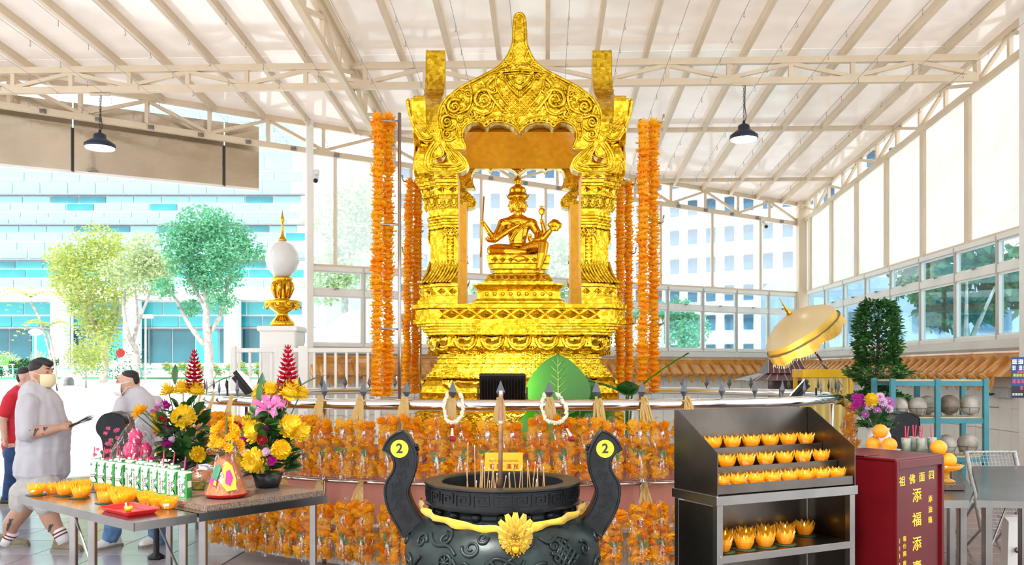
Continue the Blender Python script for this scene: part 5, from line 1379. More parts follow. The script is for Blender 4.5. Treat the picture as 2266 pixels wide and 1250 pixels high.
wsx = crp(1165, 0, 6.9).x; ws = thing('white_stand', 'white plastic foot stand on the floor under the steel table', 'stand', (wsx, 6.9, 0)); MB().loft([[(a * .10, b * .08, 0) for a, b in ((-1, -1), (1, -1), (1, 1), (-1, 1))], [(a * .09, b * .07, .03) for a, b in ((-1, -1), (1, -1), (1, 1), (-1, 1))], [(a * .06, b * .05, .05) for a, b in ((-1, -1), (1, -1), (1, 1), (-1, 1))], [(a * .05, b * .05, .42) for a, b in ((-1, -1), (1, -1), (1, 1), (-1, 1))], [(a * .09, b * .06, .46) for a, b in ((-1, -1), (1, -1), (1, 1), (-1, 1))]]).build('stand_body', WHITEP, ws)
MB().tube([(0, -.072, .2), (0, -.085, .2)], .022, 14).build('valve', STEEL, ws, True)
cl3 = c3 - HV * .172 - HU * 0
no = P(2251, 835, (c3 - HU * .17).y - .02); NW, NH = .26, .47
sg = thing('notice_poster', 'dark printed notice poster in Chinese fixed to the wall column', 'poster', (no.x + .06, no.y - .02, no.z - NH / 2), -R(8))
MB().cbox((0, 0, NH / 2), (NW, .008, NH), .001).build('board', mat('blue_board', (.01, .06, .22), .4, 0, .3, 4), sg)
PW = mat('white_print', (.85, .85, .85), .5); PY = mat('yellow_print', (.85, .75, .02), .5); PR = mat('pink_print', (.8, .1, .2), .5)
MB().cbox((0, -.0038, NH * .15), (NW - .012, .002, NH * .28), .0005).build('black_field', mat('black_field', (.006, .006, .01), .4), sg)
rn = random.Random(19)                                  # the printed rows are too small to read: one plate-like character each, broken by dark strokes
for (z_, h_, xs_, m_) in ((.885, .115, (-.37, -.12, .12, .37), PW), (.735, .115, (-.40, -.13, .06, .23, .41), PW), (.635, .055, (-.22, -.1, .02, .14, .26), PR), (.555, .07, (-.38, -.25, -.12, .01, .14, .27, .4), PY), (.405, .095, (-.39, -.21, -.03, .14), PR), (.245, .095, (-.08, .09, .26, .42), PR), (.085, .055, (-.42, -.31, -.2, -.09, .1, .21, .32, .43), PW)):
    for x_ in xs_:
        w_ = min(.20, .82 * min(abs(a - b) for a in xs_ for b in xs_ if a != b)) * NW; hh = h_ * NH; cm2 = MB()
        for k in range(3): cm2.box((x_ * NW, -.0056, NH * z_ + (k - 1) * hh * .36), (w_, .0012, hh * .20))
        cm2.box((x_ * NW + rn.uniform(-.2, .2) * w_, -.0056, NH * z_), (w_ * .24, .0012, hh)); cm2.box((x_ * NW + rn.choice((-.38, .38)) * w_, -.0056, NH * z_), (w_ * .2, .0012, hh * .8))
        cm2.build('printed_character', m_, sg)
v = H(SR - .03, 11.0, 1.35); so_ = thing('socket_box', 'grey electric socket box with cable beside the wall column', 'socket', (v.x, v.y, v.z), PI / 2 - HA)
MB().cbox((0, .03, 0), (.42, .06, .13), .008).build('housing', mat('grey_plastic', (.52, .53, .52), .4), so_); MB().tube(spline([(.1, .07, -.02), (.1, .14, -.05), (.16, .12, -.2), (.24, .08, -.1), (.25, .05, 0)], 5), .012, 6).build('cable', BLACK, so_, True)
# ---- clipped bush in a pot
bsx = P(1240 / 1, 0, 1)
def bush():
    d = 9.6; c = P(1942, 850, d); rt = thing('potted_bush', 'tall clipped green bush in three leafy tiers beside the teal rack', 'plant', (c.x, d, 0))
    MB().lathe([(.16, 0), (.20, .30), (.22, .32), (.18, .31), (.001, .29)], 24).build('pot', mat('brown_pot', (.20, .09, .05), .5), rt, True)
    tr = MB(); tr.tube([(0, 0, .29), (.02, 0, 1.0), (-.01, .01, 1.5), (.01, 0, 2.0), (0, 0, 2.25)], [.03, .028, .022, .015, .006], 8)
    for k in range(14): a = k * 2.4; z = .95 + k * .09; tr.tube([(0, 0, z), (.18 * cos(a), .18 * sin(a), z + .12)], [.012, .004], 5)
    tr.build('trunk', mat('brown_bark', (.13, .08, .05), .8), rt, True)
    rn = random.Random(4); fm = MB()
    lv = [(0, .0, 0), (.5, .35, .1), (.5, -.35, .1), (1, 0, .0)]
    def zone():
        while True:
            z = rn.uniform(1.10, 2.40); R_ = .23 * (1 - ((z - 2.0) / .46) ** 2) ** .5 if z > 1.72 else (.34 * (1 - abs(z - 1.60) / .22) if z > 1.40 else .40 * (1 - abs(z - 1.27) / .2)) if abs(z - 1.60) < .2 or abs(z - 1.27) < .18 else .06
            if isinstance(R_, complex) or R_ <= .03: continue
            return z, R_
    for k in range(5200):
        z, R_ = zone(); a = rn.uniform(0, 2 * PI); r = R_ * rn.uniform(.55, 1.08); p = Vector((r * cos(a), r * sin(a), z)); dr = Vector((cos(a) + rn.uniform(-.8, .8), sin(a) + rn.uniform(-.8, .8), rn.uniform(-.4, .7))).normalized(); sd = dr.cross(Vector((rn.uniform(-1, 1), rn.uniform(-1, 1), 1))).normalized(); up = sd.cross(dr); L = rn.uniform(.055, .09)
        fm.add([p, p + dr * L * .5 + sd * L * .22 + up * .004, p + dr * L, p + dr * L * .5 - sd * L * .22 + up * .004], [(0, 1, 2, 3)])
    f = fm.build('foliage', mat('bush_leaf', (.02, .09, .018), .32, 0, .4, 6, col2=(.06, .20, .04)), rt); f['kind'] = 'stuff'
bush()
# ---- yellow umbrella on its stick
UMB = sheet_mat('gold_brocade', (.95, .78, .45), .45, .08, .3)
up_ = P(1830, 812, 10.5); ut = P(1748, 690, 10.42)
ax = (ut - up_).normalized(); um = thing('ceremonial_umbrella', 'tilted gold brocade umbrella with fringed valance on a red stick', 'umbrella', (up_.x, up_.y, up_.z - .03))
MU = frame((0, 0, 0), ax.cross(Vector((0, 1, 0))).normalized(), ax); Lu = (ut - up_).length
MB().tube([(0, 0, -.012), (0, 0, Lu + .05)], .014, 8, M=MU).build('stick', mat('red_stick', (.18, .01, .03), .3), um, True)
MB().tube([(0, 0, -.010), (0, 0, .14)], .019, 10, M=MU).build('steel_sleeve', STEEL, um, True)
cn = MB(); prof = [(.02, Lu), (.13, Lu - .015), (.27, Lu - .06), (.39, Lu - .13), (.475, Lu - .21)]
cn.lathe(prof, 32, MU, cap=False, wob=lambda a, z: 1 - .03 * abs(sin(4 * a))); cn.build('canopy', UMB, um, True)
vl = MB(); vl.lathe([(.475, Lu - .21), (.48, Lu - .29)], 64, MU, cap=False, wob=lambda a, z: 1 - .03 * abs(sin(4 * a))); vl.build('band', mat('gold_band', (.80, .48, .06), .4, .2), um, True)
sk2 = MB(); vs_ = []; n = 96
for k in range(n):
    a = 2 * PI * k / n; r = .485 * (1 + .015 * sin(16 * a)); vs_ += [tuple(MU @ Vector((r * cos(a), r * sin(a), Lu - .29))), tuple(MU @ Vector((r * 1.01 * cos(a), r * 1.01 * sin(a), Lu - .38 - .05 * abs(sin(4 * a)))))]
sk2.add(vs_, [(2 * k, 2 * ((k + 1) % n), 2 * ((k + 1) % n) + 1, 2 * k + 1) for k in range(n)]); sk2.build('valance', mat('gold_valance', (.85, .50, .07), .5, 0, .1, 20), um)
MB().tube([tuple(MU @ Vector((.487 * cos(2 * PI * k / 48), .487 * sin(2 * PI * k / 48), Lu - .29))) for k in range(48)], .008, 5, closed=True).build('dark_trim', mat('grey_trim', (.12, .11, .09), .5), um)
frg = MB()
for k in range(0, n): 
    p = vs_[2 * k + 1]; frg.tube([p, (p[0], p[1], p[2] - .035)], .003, 4)
frg.build('fringe', JAS, um)['kind'] = 'stuff'
MB().lathe([(.03, Lu), (.035, Lu + .02), (.02, Lu + .04), (.028, Lu + .06), (.014, Lu + .10), (.010, Lu + .16), (.002, Lu + .24)], 12, MU).build('finial', GOLDS, um, True)
# ---- yellow altar cabinet and little dark-roofed house
YAL = mat('yellow_lacquer', (.85, .50, .01), .35, 0, .06); YCL = sheet_mat('yellow_satin_cloth', (.90, .68, .16), .3, .06, .4)
ya = P(1830, 860, 10.4); al = thing('yellow_altar', 'yellow altar table hung with yellow cloth under the umbrella', 'altar', (ya.x, 10.55, 0))
wt, zt_ = .62, Z(817, 10.4)
MB().cbox((0, 0, zt_ - .05), (wt, .4, .10), .006).build('altar_top', YAL, al)
for sx in (-1, 1):
    for sy in (-1, 1): MB().cbox((sx * (wt / 2 - .03), sy * .16, (zt_ - .1) / 2), (.045, .045, zt_ - .1), .004).build('leg', YAL, al)
ck = MB(); vs = []; n = 24
for i in range(n + 1):
    x = -wt / 2 + .06 + (wt - .12) * i / n; yy = -.17 + .012 * sin(i * 1.3); vs += [(x, yy, zt_ - .10), (x, yy - .02, .5)]
ck.add(vs, [(2 * i, 2 * i + 2, 2 * i + 3, 2 * i + 1) for i in range(n)]); ck.build('front_cloth', YCL, al, True)
em = MB(); ez = zt_ - .26
for (cz, w_, h_) in ((.055, .042, .07), (-.02, .034, .03), (-.075, .028, .045)):
    q_ = [(.12 - w_, -.21, ez + cz), (.12, -.21, ez + cz + h_), (.12 + w_, -.21, ez + cz), (.12, -.21, ez + cz - h_ * .35)]; em.tube(q_, .005, 5, closed=True)
em.tube([(.12, -.21, ez + .14), (.12, -.21, ez - .13)], .004, 5)
em.build('stitched_emblem', mat('cloth_ink', (.20, .10, .01), .6), al)
MAR = mat('maroon_roof_sheet', (.11, .04, .045), .35, .2, .1); 
hp_ = P(1752, 850, 12.6); hs = thing('spirit_house', 'small spirit house with ribbed maroon roof in front of the wall corner', 'spirit house', (hp_.x, 12.9, 0))
ztop, zev, zmid = Z(795, 12.6), Z(842, 12.5), Z(826, 12.6); 
MB().cbox((0, 0, .55), (.5, .4, 1.1), .01).build('pedestal', WHITEP, hs); MB().cbox((0, 0, (1.1 + zmid) / 2), (.42, .34, zmid - 1.1), .006).build('house_body', mat('dark_timber', (.05, .02, .02), .5), hs)
rf1 = MB(); rf1.loft([[(-.66, -.48, zev), (.60, -.48, zev), (.60, .48, zev), (-.66, .48, zev)], [(-.36, -.2, zmid), (.28, -.2, zmid), (.28, .2, zmid), (-.36, .2, zmid)], ]); rf1.build('lower_roof', MAR, hs)
rf2 = MB(); rf2.loft([[(-.34, -.25, zmid), (.26, -.25, zmid), (.26, .25, zmid), (-.34, .25, zmid)], [(-.27, -.02, ztop), (.22, -.02, ztop), (.22, .02, ztop), (-.27, .02, ztop)]]); rf2.build('upper_roof', MAR, hs)
RIBM = mat('pale_seam', (.45, .36, .36), .4, .2)
for i in range(8):
    u = i / 7; MB().bar((-.33 + .58 * u, -.252, zmid + .004), (-.26 + .47 * u, -.022, ztop + .004), .012, .008).build('roof_seam', RIBM, hs)
    if i < 7: MB().bar((-.58 + 1.08 * u, -.47, zev + .006), (-.35 + .62 * u, -.203, zmid + .004), .012, .008).build('roof_seam', RIBM, hs)
# ================================================================ offering tables on the left
TA = Vector((-2.06, 4.68, 0)); TL = (Vector((-3.27, 5.69, 0)) - TA).normalized(); TR = Vector((-TL.y, TL.x, 0)); TR = TR if TR.x > 0 else -TR
def tb(u, v, z=TT): p = TA + TL * u + TR * v; return Vector((p.x, p.y, z))       # u along the long front edge, v away from it
t1_ = thing('steel_table', 'narrow steel folding table with lotus candles and a red tray', 'table', tb(0, 0, 0))
def loc(p): return p - tb(0, 0, 0)
def slab2(name, uv, z, h, m, par, org): return MB().prism([[((tb(u, v) - org).x, (tb(u, v) - org).y) for u, v in uv]], h, T(0, 0, z - h)).build(name, m, par)
STT = mat('table_steel', (.34, .33, .33), .22, 1.0, .15, 3)
o1 = tb(0, 0, 0); slab2('table_top', ((0, 0), (1.58, 0), (1.58, .37), (0, .37)), TT, .03, STT, t1_, o1)
slab2('edge_band', ((-.004, -.004), (1.584, -.004), (1.584, .004), (-.004, .004)), TT - .004, .045, STEEL, t1_, o1); slab2('edge_band', ((-.004, -.004), (.004, -.004), (.004, .37), (-.004, .37)), TT - .004, .045, STEEL, t1_, o1)
def leg(par, u, v, org, brace=None):
    p = tb(u, v, 0) - org; MB().cbox((p.x, p.y, (TT - .03) / 2), (.042, .042, TT - .03), .004).build('leg', STT, par)
    if brace: q = tb(brace[0], brace[1], 0) - org; MB().tube([(p.x, p.y, .42), (q.x, q.y, TT - .04)], .007, 6).build('brace', STT, par)
leg(t1_, .72, .10, o1, (1.0, .10)); leg(t1_, .06, .32, o1, (.40, .32)); leg(t1_, 1.45, .3, o1)
t2_ = thing('steel_table', 'steel table with a granite slab carrying cartons and flower bouquets', 'table', tb(0, .38, 0)); o2 = tb(0, .38, 0)
slab2('table_top', ((0, .385), (2.00, .385), (2.00, 1.31), (0, 1.31)), TT, .05, STT, t2_, o2)
leg(t2_, .05, .44, o2); leg(t2_, .06, 1.24, o2); leg(t2_, 1.92, .5, o2); leg(t2_, 1.92, 1.24, o2)
GRAN = mat('speckled_granite', (.09, .06, .042), .25, 0, .6, 120, col2=(.27, .20, .16))
GZ = .835
gs_ = tag(MB().prism([[((tb(u, v) - tb(.7, .9)).x, (tb(u, v) - tb(.7, .9)).y) for u, v in ((.02, .445), (1.97, .445), (1.97, 1.29), (.02, 1.29))]], .034, T(0, 0, TT + .001)).build('granite_slab', GRAN, None, loc=tb(.7, .9, 0)), 'speckled brown granite slab lying on the steel table', 'slab')
def onto(px, py, z):                                    # the spot of a horizontal plane z seen at a pixel of the photograph, for measuring
    d = (EYE - z) * F / (py - HY); return Vector((X(px, d), d, z))
def onv(px, v, z):                                      # the spot at depth v on the table in the direction of a pixel column
    k = (px - CX) / F; d = (v + TA.dot(TR)) / (k * TR.x + TR.y); return Vector((k * d, d, z))
# lotus candles
c1x = lambda X_, Y_: (X_ / 2.66, 780 + Y_ / 2.66)
cups = []
for i, (X_, Y_, z_) in enumerate(((318, 825, 1), (385, 840, 1), (470, 855, 1), (440, 800, 0), (500, 805, 0), (545, 835, 0), (600, 830, 0), (640, 885, 1), (725, 890, 1), (690, 850, 0), (760, 855, 0), (820, 880, 0), (870, 890, 0), (925, 905, 0), (985, 915, 0), (380, 790, 0), (905, 870, 0))):
    px, py = c1x(X_, Y_); v = onto(px, py + 1, TT) - tb(0, 0); cups.append([v.dot(TL), v.dot(TR), z_])
TRU, TRV, TRW, TRH = .36, .150, .178, .105               # the tray's place and half sizes on the table
for it in range(400):                                   # set them side by side: none inside another, all on the table, none in the tray
    for a in range(len(cups)):
        for b in range(a):
            need = .061 * 2 + .009 * (cups[a][2] + cups[b][2]) - .006; du, dv = cups[a][0] - cups[b][0], cups[a][1] - cups[b][1]; L = math.hypot(du, dv) or .001
            if L < need:
                f = (need - L) / L * .5
                cups[a][0] += du * f; cups[a][1] += dv * f; cups[b][0] -= du * f; cups[b][1] -= dv * f
    for c in cups:
        c[0] = min(1.50, max(.10, c[0])); c[1] = min(.385, max(.08, c[1])); r = .062 + .006 * c[2]
        if abs(c[0] - TRU) < TRW + r and abs(c[1] - TRV) < TRH + r:
            if c[1] > TRV + .05: c[1] = TRV + TRH + r
            else: c[0] = TRU + TRW + r
for (u, v_, z_) in cups:
    q = tb(u, v_)
    lotus((q.x, q.y, TT + .001), 'amber lotus candle standing on the narrow steel table' if not z_ else 'lit amber lotus candle on a dark pad on the narrow steel table', 'lotus candles on the narrow table', 1.0, bool(z_), bool(z_))
# red tray with a green lighter-holder
RTR = mat('red_plastic', (.60, .012, .012), .3, 0, .06)
v = tb(TRU, TRV); tr = thing('red_tray', 'shallow red plastic tray at the edge of the narrow table', 'tray', (v.x, v.y, TT + .001), math.atan2(TL.y, TL.x))
def rrect(w_, h_, r, n=4):
    out = []
    for (cx, cy, a0) in ((w_ - r, h_ - r, 0), (-w_ + r, h_ - r, 90), (-w_ + r, -h_ + r, 180), (w_ - r, -h_ + r, 270)):
        for k in range(n + 1): a = R(a0 + 90 * k / n); out.append((cx + r * cos(a), cy + r * sin(a)))
    return out
m = MB(); rr = lambda w_, h_, z: [(x, y, z) for x, y in rrect(w_, h_, .02)]
m.loft([rr(.155, .082, 0), rr(.17, .097, .026), rr(.178, .105, .028), rr(.178, .105, .024), rr(.168, .095, .024)], caps=False); m.prism([rrect(.155, .082, .02)], .004); m.build('tray_body', RTR, tr)
lm_ = thing('lime_dish', 'small lime green dish with a white stub in the red tray', 'dish', (v.x + .0, v.y - .01, TT + .006)); MB().lathe([(.014, 0), (.022, .014), (.024, .028), (.020, .026), (.001, .01)], 16).build('bowl', mat('lime_plastic', (.45, .62, .02), .35), lm_, True); MB().tube([(-.012, 0, .01), (-.016, 0, .05)], .006, 8).build('stub', WHITEP, lm_)
# drink cartons with straws
CGR = mat('carton_green', (.03, .26, .06), .45, 0, .25, 18); CWH = mat('carton_white', (.82, .83, .79), .45, 0, .03); CTX = mat('carton_print', (.03, .03, .03), .5)
cw_, cd_, ch_ = .070, .050, .155
def carton_parts():
    b = MB(); b.loft([[(x, y, 0) for x, y in rrect(cw_ / 2, cd_ / 2, .004, 1)], [(x, y, ch_) for x, y in rrect(cw_ / 2, cd_ / 2, .004, 1)], [(x * .9, y * .7 + .004, ch_ + .012) for x, y in rrect(cw_ / 2, cd_ / 2, .004, 1)]])
    bm_ = b.mesh('carton_body', [CWH])
    s = MB(); y = -cd_ / 2 - .0006                                  # leafy green side print on front and side faces
    s.add([(cw_ * .18, y, .002), (cw_ / 2, y, .002), (cw_ / 2, y, ch_), (cw_ * .36, y, ch_), (cw_ * .20, y, ch_ * .80), (cw_ * .38, y, ch_ * .72), (cw_ * .12, y, ch_ * .55), (cw_ * .36, y, ch_ * .48), (cw_ * .05, y, ch_ * .30), (cw_ * .32, y, ch_ * .24)], [(0, 1, 9), (9, 1, 8), (8, 1, 7), (7, 1, 2), (7, 2, 6), (6, 2, 5), (5, 2, 4), (4, 2, 3)])
    s.add([(-cw_ / 2, y, .002), (cw_ * .2, y, .002), (cw_ * .2, y, .012), (-cw_ / 2, y, .012)], [(0, 1, 2, 3)]); s.add([(-cw_ * .30 + .010 * cos(k * PI / 3), y, ch_ * .86 + .010 * sin(k * PI / 3)) for k in range(6)], [tuple(range(6))])
    x = cw_ / 2 + .0006
    s.add([(x, -cd_ / 2, 0.002), (x, cd_ / 2, .002), (x, cd_ / 2, ch_), (x, -cd_ / 2, ch_)], [(0, 1, 2, 3)])
    sm = s.mesh('green_print', [CGR])
    wl = MB().box((cw_ / 2 + .0011, 0, ch_ * .56), (.0006, cd_ * .74, ch_ * .26)).mesh('white_label', [CWH])
    top = MB().prism([rrect(cw_ / 2 * .86, cd_ / 2 * .6, .003, 1)], .006, T(0, .003, ch_ + .010)).mesh('top_fold', [CGR])
    cap = MB().lathe([(.011, 0), (.011, .016), (.009, .018), (.001, .018)], 12, T(-.012, 0, ch_ + .01)).mesh('cap', [CWH], True)
    t = text_mesh('COCONUT\nWATER', .0165, .0002, bold=.0004); t.materials.append(CTX)
    return bm_, sm, top, cap, t, wl
CB = carton_parts()
strawm = MB().tube([(-.012, 0, ch_), (-.004, 0, ch_ + .10)], .0042, 6).mesh('straw', [STRW])
def carton(px, vv, straw, vert, rz, lab, grp):
    v = onv(px, vv, GZ); c = thing('drink_carton', lab, 'carton', (v.x, v.y, GZ + .001), rz, grp)
    for nm, me in (('carton_body', CB[0]), ('green_print', CB[1]), ('top_fold', CB[2]), ('cap', CB[3]), ('white_label', CB[5])): link(nm, me, c)
    M = T(-.006, -cd_ / 2 - .0012, .062 if vert else .055) @ Matrix.Rotation(R(90), 4, 'X')
    if vert: M = M @ rotz(R(90))
    link('print', CB[4], c, M=M @ Matrix.Scale(1.15 if vert else .8, 4))
    if straw: s = link('straw', strawm, c); s.rotation_euler = (0, random.uniform(-.06, .06), 0)
c2 = lambda X_, Y_: (180 + X_ / 3.378, 780 + Y_ / 3.378)
for i, (X_, Y_) in enumerate(((112, 985), (170, 992), (232, 1000), (300, 1012))): carton(c2(X_, Y_)[0], .495, True, False, -.30, 'drink carton with sideways print and pink straw, %s from the walking man' % ORD[i], 'cartons beside the lotus candles')
for i, (X_, Y_, st_) in enumerate(((378, 1010, 0), (430, 1018, 0), (495, 1030, 0), (562, 1045, 0), (625, 1055, 1), (692, 1065, 0), (772, 1078, 1))): carton(c2(X_, Y_)[0], .52, st_, True, -.30, 'drink carton in the long front row, %s from the cone offering%s' % (ORD[6 - i], ', with a pink straw' if st_ else ''), 'cartons in the long row')
for i, (X_, Y_) in enumerate(((287, 930), (370, 945), (452, 955), (532, 970), (612, 985), (692, 1000))): carton(c2(X_, Y_)[0], .64, i != 3, True, -.30, 'drink carton in the back row, %s from the bread dish' % ORD[5 - i], 'cartons in the back row')
# cone offering wrapped in film on a red plate
CON = mat('orange_joss_paper', (.36, .085, .015), .6, 0, .25, 40, col2=(.52, .15, .03))
v = onto(*c2(1085, 1078), GZ); cn_ = thing('cone_offering', 'cone of orange joss paper with a yellow paper crest on a red plate', 'offering', (v.x, v.y, GZ + .001))
MB().lathe([(.10, 0), (.115, .005), (.14, .025), (.142, .028), (.11, .010), (.001, .008)], 36).build('red_plate', RTR, cn_, True)
MB().lathe([(.128, .02), (.118, .045), (.10, .10), (.080, .16), (.055, .24), (.045, .28)], 90, wob=lambda a, z: 1 + .018 * sin(45 * a)).build('paper_cone', CON, cn_)
CLR = BAGM
MB().lathe([(.138, .022), (.13, .05), (.11, .11), (.088, .17), (.066, .25), (.055, .31), (.08, .36)], 20, wob=lambda a, z: 1 + .05 * sin(5 * a + z * 30), cap=False).build('clear_film', CLR, cn_, True)
CY = mat('crest_yellow', (.85, .72, .03), .45); CG = mat('crest_green', (.02, .20, .10), .45); CM = mat('crest_magenta', (.40, .02, .20), .45)
def coneP(a, z, o=.006):
    r = .14 - (z - .02) * .36 + o; return (r * sin(a), -r * cos(a), z)
for (m_, pts, o) in ((CY, [(.1, .09), (.35, .05), (.75, .06), (.85, .12), (.72, .2), (.35, .23), (.05, .18), (.2, .14)], .008), (CM, [(.25, .10), (.5, .08), (.68, .13), (.55, .18), (.3, .17)], .012), (CG, [(-.6, .13), (-.2, .12), (-.05, .19), (-.3, .215), (-.55, .2)], .009), (CM, [(-.75, .10), (-.35, .09), (-.2, .12), (-.55, .14)], .008), (CY, [(-.35, .09), (-.2, .085), (-.2, .11), (-.33, .115)], .011)):
    q = [coneP(a, z, o) for a, z in pts]; MB().add(q + [(x * .97, y * .97, z) for x, y, z in q], [tuple(range(len(q)))] + [(i, (i + 1) % len(q), len(q) + (i + 1) % len(q), len(q) + i) for i in range(len(q))]).build('paper_crest', m_, cn_)
og = daisy(.028, 8, ORB, YEL, 'orange_flower'); rn = random.Random(8)
for k in range(34):
    a = rn.uniform(0, 2 * PI); z = rn.uniform(.27, .48); r = .085 * (1 - (z - .27) / .3) + .012
    place_flower(og, 'orange_flower', cn_, (r * cos(a), r * sin(a) - .02, z), (cos(a), sin(a) - .7, .35), rn.uniform(.9, 1.3))
for k in range(8):
    a = rn.uniform(0, 6.3); o = link('leaf', lm1, cn_, (.03 * cos(a), .03 * sin(a) - .02, .27 + rn.uniform(-.02, .04))); o.rotation_euler = (.3, 0, a)
MB().tube([(0, 0, .25), (0, 0, .5)], .006, 6).build('stem', LEAF, cn_); MB().tube([(.04, -.02, .3), (.05, -.02, .56)], .004, 6).build('candle_stick', CY, cn_)
# bouquets
GING = mat('red_ginger', (.52, .006, .03), .4, 0, .25, 20); YMUM = [puff(.062, .055, 4, 18, 90 + s, YEL, 'chrysanthemum', .14) for s in range(3)]; POMP = puff(.052, .095, 6, 16, 99, YEL, 'pompon', .08)
ROSE = puff(.028, .045, 4, 7, 55, MAG, 'rose', .1); ROSR = puff(.028, .045, 4, 7, 56, REDF, 'rose', .1); ROSL = puff(.026, .045, 4, 7, 57, WPT, 'rose', .1)
LILYP = sheet_mat('pink_lily_petal', (.70, .16, .42), .3, .04, .4)
def lily():
    mb = MB()
    for k in range(6):
        a = k * PI / 3; d = Vector((cos(a), sin(a), 0)); s = Vector((-sin(a), cos(a), 0)); vs = []
        for i in range(6):
            t = i / 5; w_ = .018 * sin(PI * (.1 + .85 * t)); p = d * (.01 + .075 * t) + Vector((0, 0, .065 * t - .05 * max(0, t - .5) ** 2 * 4)); vs += [p - s * w_, p + Vector((0, 0, -.004)), p + s * w_]
        mb.add(vs, [(3 * i + j, 3 * i + j + 1, 3 * i + j + 4, 3 * i + j + 3) for i in range(5) for j in range(2)])
    return mb.mesh('lily', [LILYP], True)
LILYM = lily(); bigl = leaf_quad(.26, .035, LEAF, 'long_leaf'); fern = None
def ging():
    mb = MB(); k = 0
    for i in range(11):
        z = i * .021; r = .052 * (1 - (i / 11.5) ** 1.6) + .005
        for j in range(6):
            a = j * PI / 3 + i * .5; d = Vector((cos(a), sin(a), 0)); s = Vector((-sin(a), cos(a), 0)) * r * .4; b = Vector((0, 0, z))
            mb.add([b, b + d * r * .6 - s + Vector((0, 0, .006)), b + d * r * 1.1 + Vector((0, 0, .026)), b + d * r * .6 + s + Vector((0, 0, .006)), b + d * r * .7 + Vector((0, 0, .02))], [(0, 1, 4), (1, 2, 4), (2, 3, 4), (3, 0, 4)])
    mb.tube([(0, 0, -.01), (0, 0, .235)], [.014, .003], 6)
    return mb.mesh('ginger_flower', [GING])
GM = ging()
FERN = mat('fern_green', (.03, .12, .025), .45, 0, .3, 14, col2=(.08, .22, .05))
def bouquet(label, base_px, base_py, fl, d_off, seed, pot):
    b = onv(base_px, base_py, GZ); rt = thing('flower_bouquet', label, 'bouquet', (b.x, b.y, GZ + .001)); rn = random.Random(seed)
    MB().lathe([(.075, 0), (.085, .03), (.105, .10), (.10, .10), (.001, .09)], 24).build('black_bowl', BLACK, rt, True)
    def W(X_, Y_, dy): px, py = c2(X_, Y_); return P(px, py, b.y + dy) - Vector((b.x, b.y, GZ + .001))
    for (kind, X_, Y_, dy, sc) in fl:
        p = W(X_, Y_, dy); c0 = Vector((0, .02, .22)); nrm = p - c0; nrm.y -= .12
        if kind == 'g': link('ginger_flower', GM, rt, M=T(p.x, p.y, p.z - .05) @ Matrix.Scale(sc * 1.35, 4))
        else:
            me, nm = {'y': (rn.choice(YMUM), 'chrysanthemum'), 'p': (POMP, 'pompon'), 'm': (ROSE, 'rose'), 'r': (ROSR, 'rose'), 'w': (ROSL, 'rose'), 'l': (LILYM, 'lily'), 'o': (ymum, 'chrysanthemum'), 'e': (og, 'orange_flower')}[kind]
            place_flower(me, nm, rt, p, nrm, sc)
        MB().tube([p, p * .35 + c0 * .45, (0, .01, .10)], .0045, 5).build('stem', FERN, rt)
    for k in range(150):
        a = rn.uniform(0, 2 * PI); z = rn.uniform(.08, .50); r = .16 * rn.uniform(.3, 1.0) * (1 if z < .36 else (.56 - z) / .2 + .1)
        o = link('leaf', lm1, rt, (r * cos(a), r * sin(a) + .02, z)); o.rotation_euler = (rn.uniform(-.6, 1.1), rn.uniform(-.7, .7), a - PI / 2 + rn.uniform(-.7, .7)); s = rn.uniform(.9, 1.7); o.scale = (s, s, s)
    for (X_, Y_, dy, rx, rz) in pot:
        p = W(X_, Y_, dy); o = link('long_leaf', bigl, rt, p); o.rotation_euler = (rx, 0, rz); o.scale = (.62,) * 3 if rx > .5 else (.9,) * 3
    fm = MB()                                            # fern sprays spilling over the rim
    for k in range(12):
        a = rn.uniform(-.5, PI + .5); dr = Vector((cos(a), -abs(sin(a)) * .6, 0)); L = rn.uniform(.14, .24); z0 = rn.uniform(.12, .38)
        for i in range(14):
            t = i / 13; p = Vector((0, 0, z0)) + dr * (.08 + L * t) + Vector((0, 0, .07 * sin(t * 2.4) - .10 * t * t)); w_ = .035 * (1 - t) + .006; sd = Vector((-dr.y, dr.x, 0))
            for s in (-1, 1): fm.add([p, p + sd * s * w_ + dr * .012, p + dr * .014], [(0, 1, 2)])
    fm.build('fern_sprays', FERN, rt)['kind'] = 'stuff'
    return rt
bouquet('bouquet with a red ginger tip and lilac roses behind the dragon fruit', 406, 1.17, [('g', 845, 235, .0, 1.0), ('y', 650, 285, 0, 1.1), ('y', 760, 270, -.02, 1.25), ('y', 860, 280, -.03, 1.2), ('y', 770, 475, -.12, 1.6), ('y', 720, 480, -.10, 1.0), ('y', 595, 560, .13, 1.2), ('y', 560, 480, .13, .9), ('y', 612, 735, .13, 1.1), ('p', 870, 760, -.12, 1.2), ('m', 640, 395, -.06, 1.2), ('w', 580, 390, .12, 1.0), ('l', 575, 440, .12, 1.0), ('r', 617, 503, -.12, 1.0), ('m', 645, 680, -.16, 1.3), ('w', 680, 648, -.16, 1.0), ('m', 590, 605, .14, 1.2), ('m', 650, 570, -.12, 1.0), ('e', 450, 440, -.06, 2.2), ('e', 420, 470, -.08, 1.6), ('e', 480, 435, -.04, 1.8)], 0, 31, [(940, 270, 0, .35, -1.2), (700, 240, 0, 1.2, .3), (560, 490, 0, .1, 1.8)])
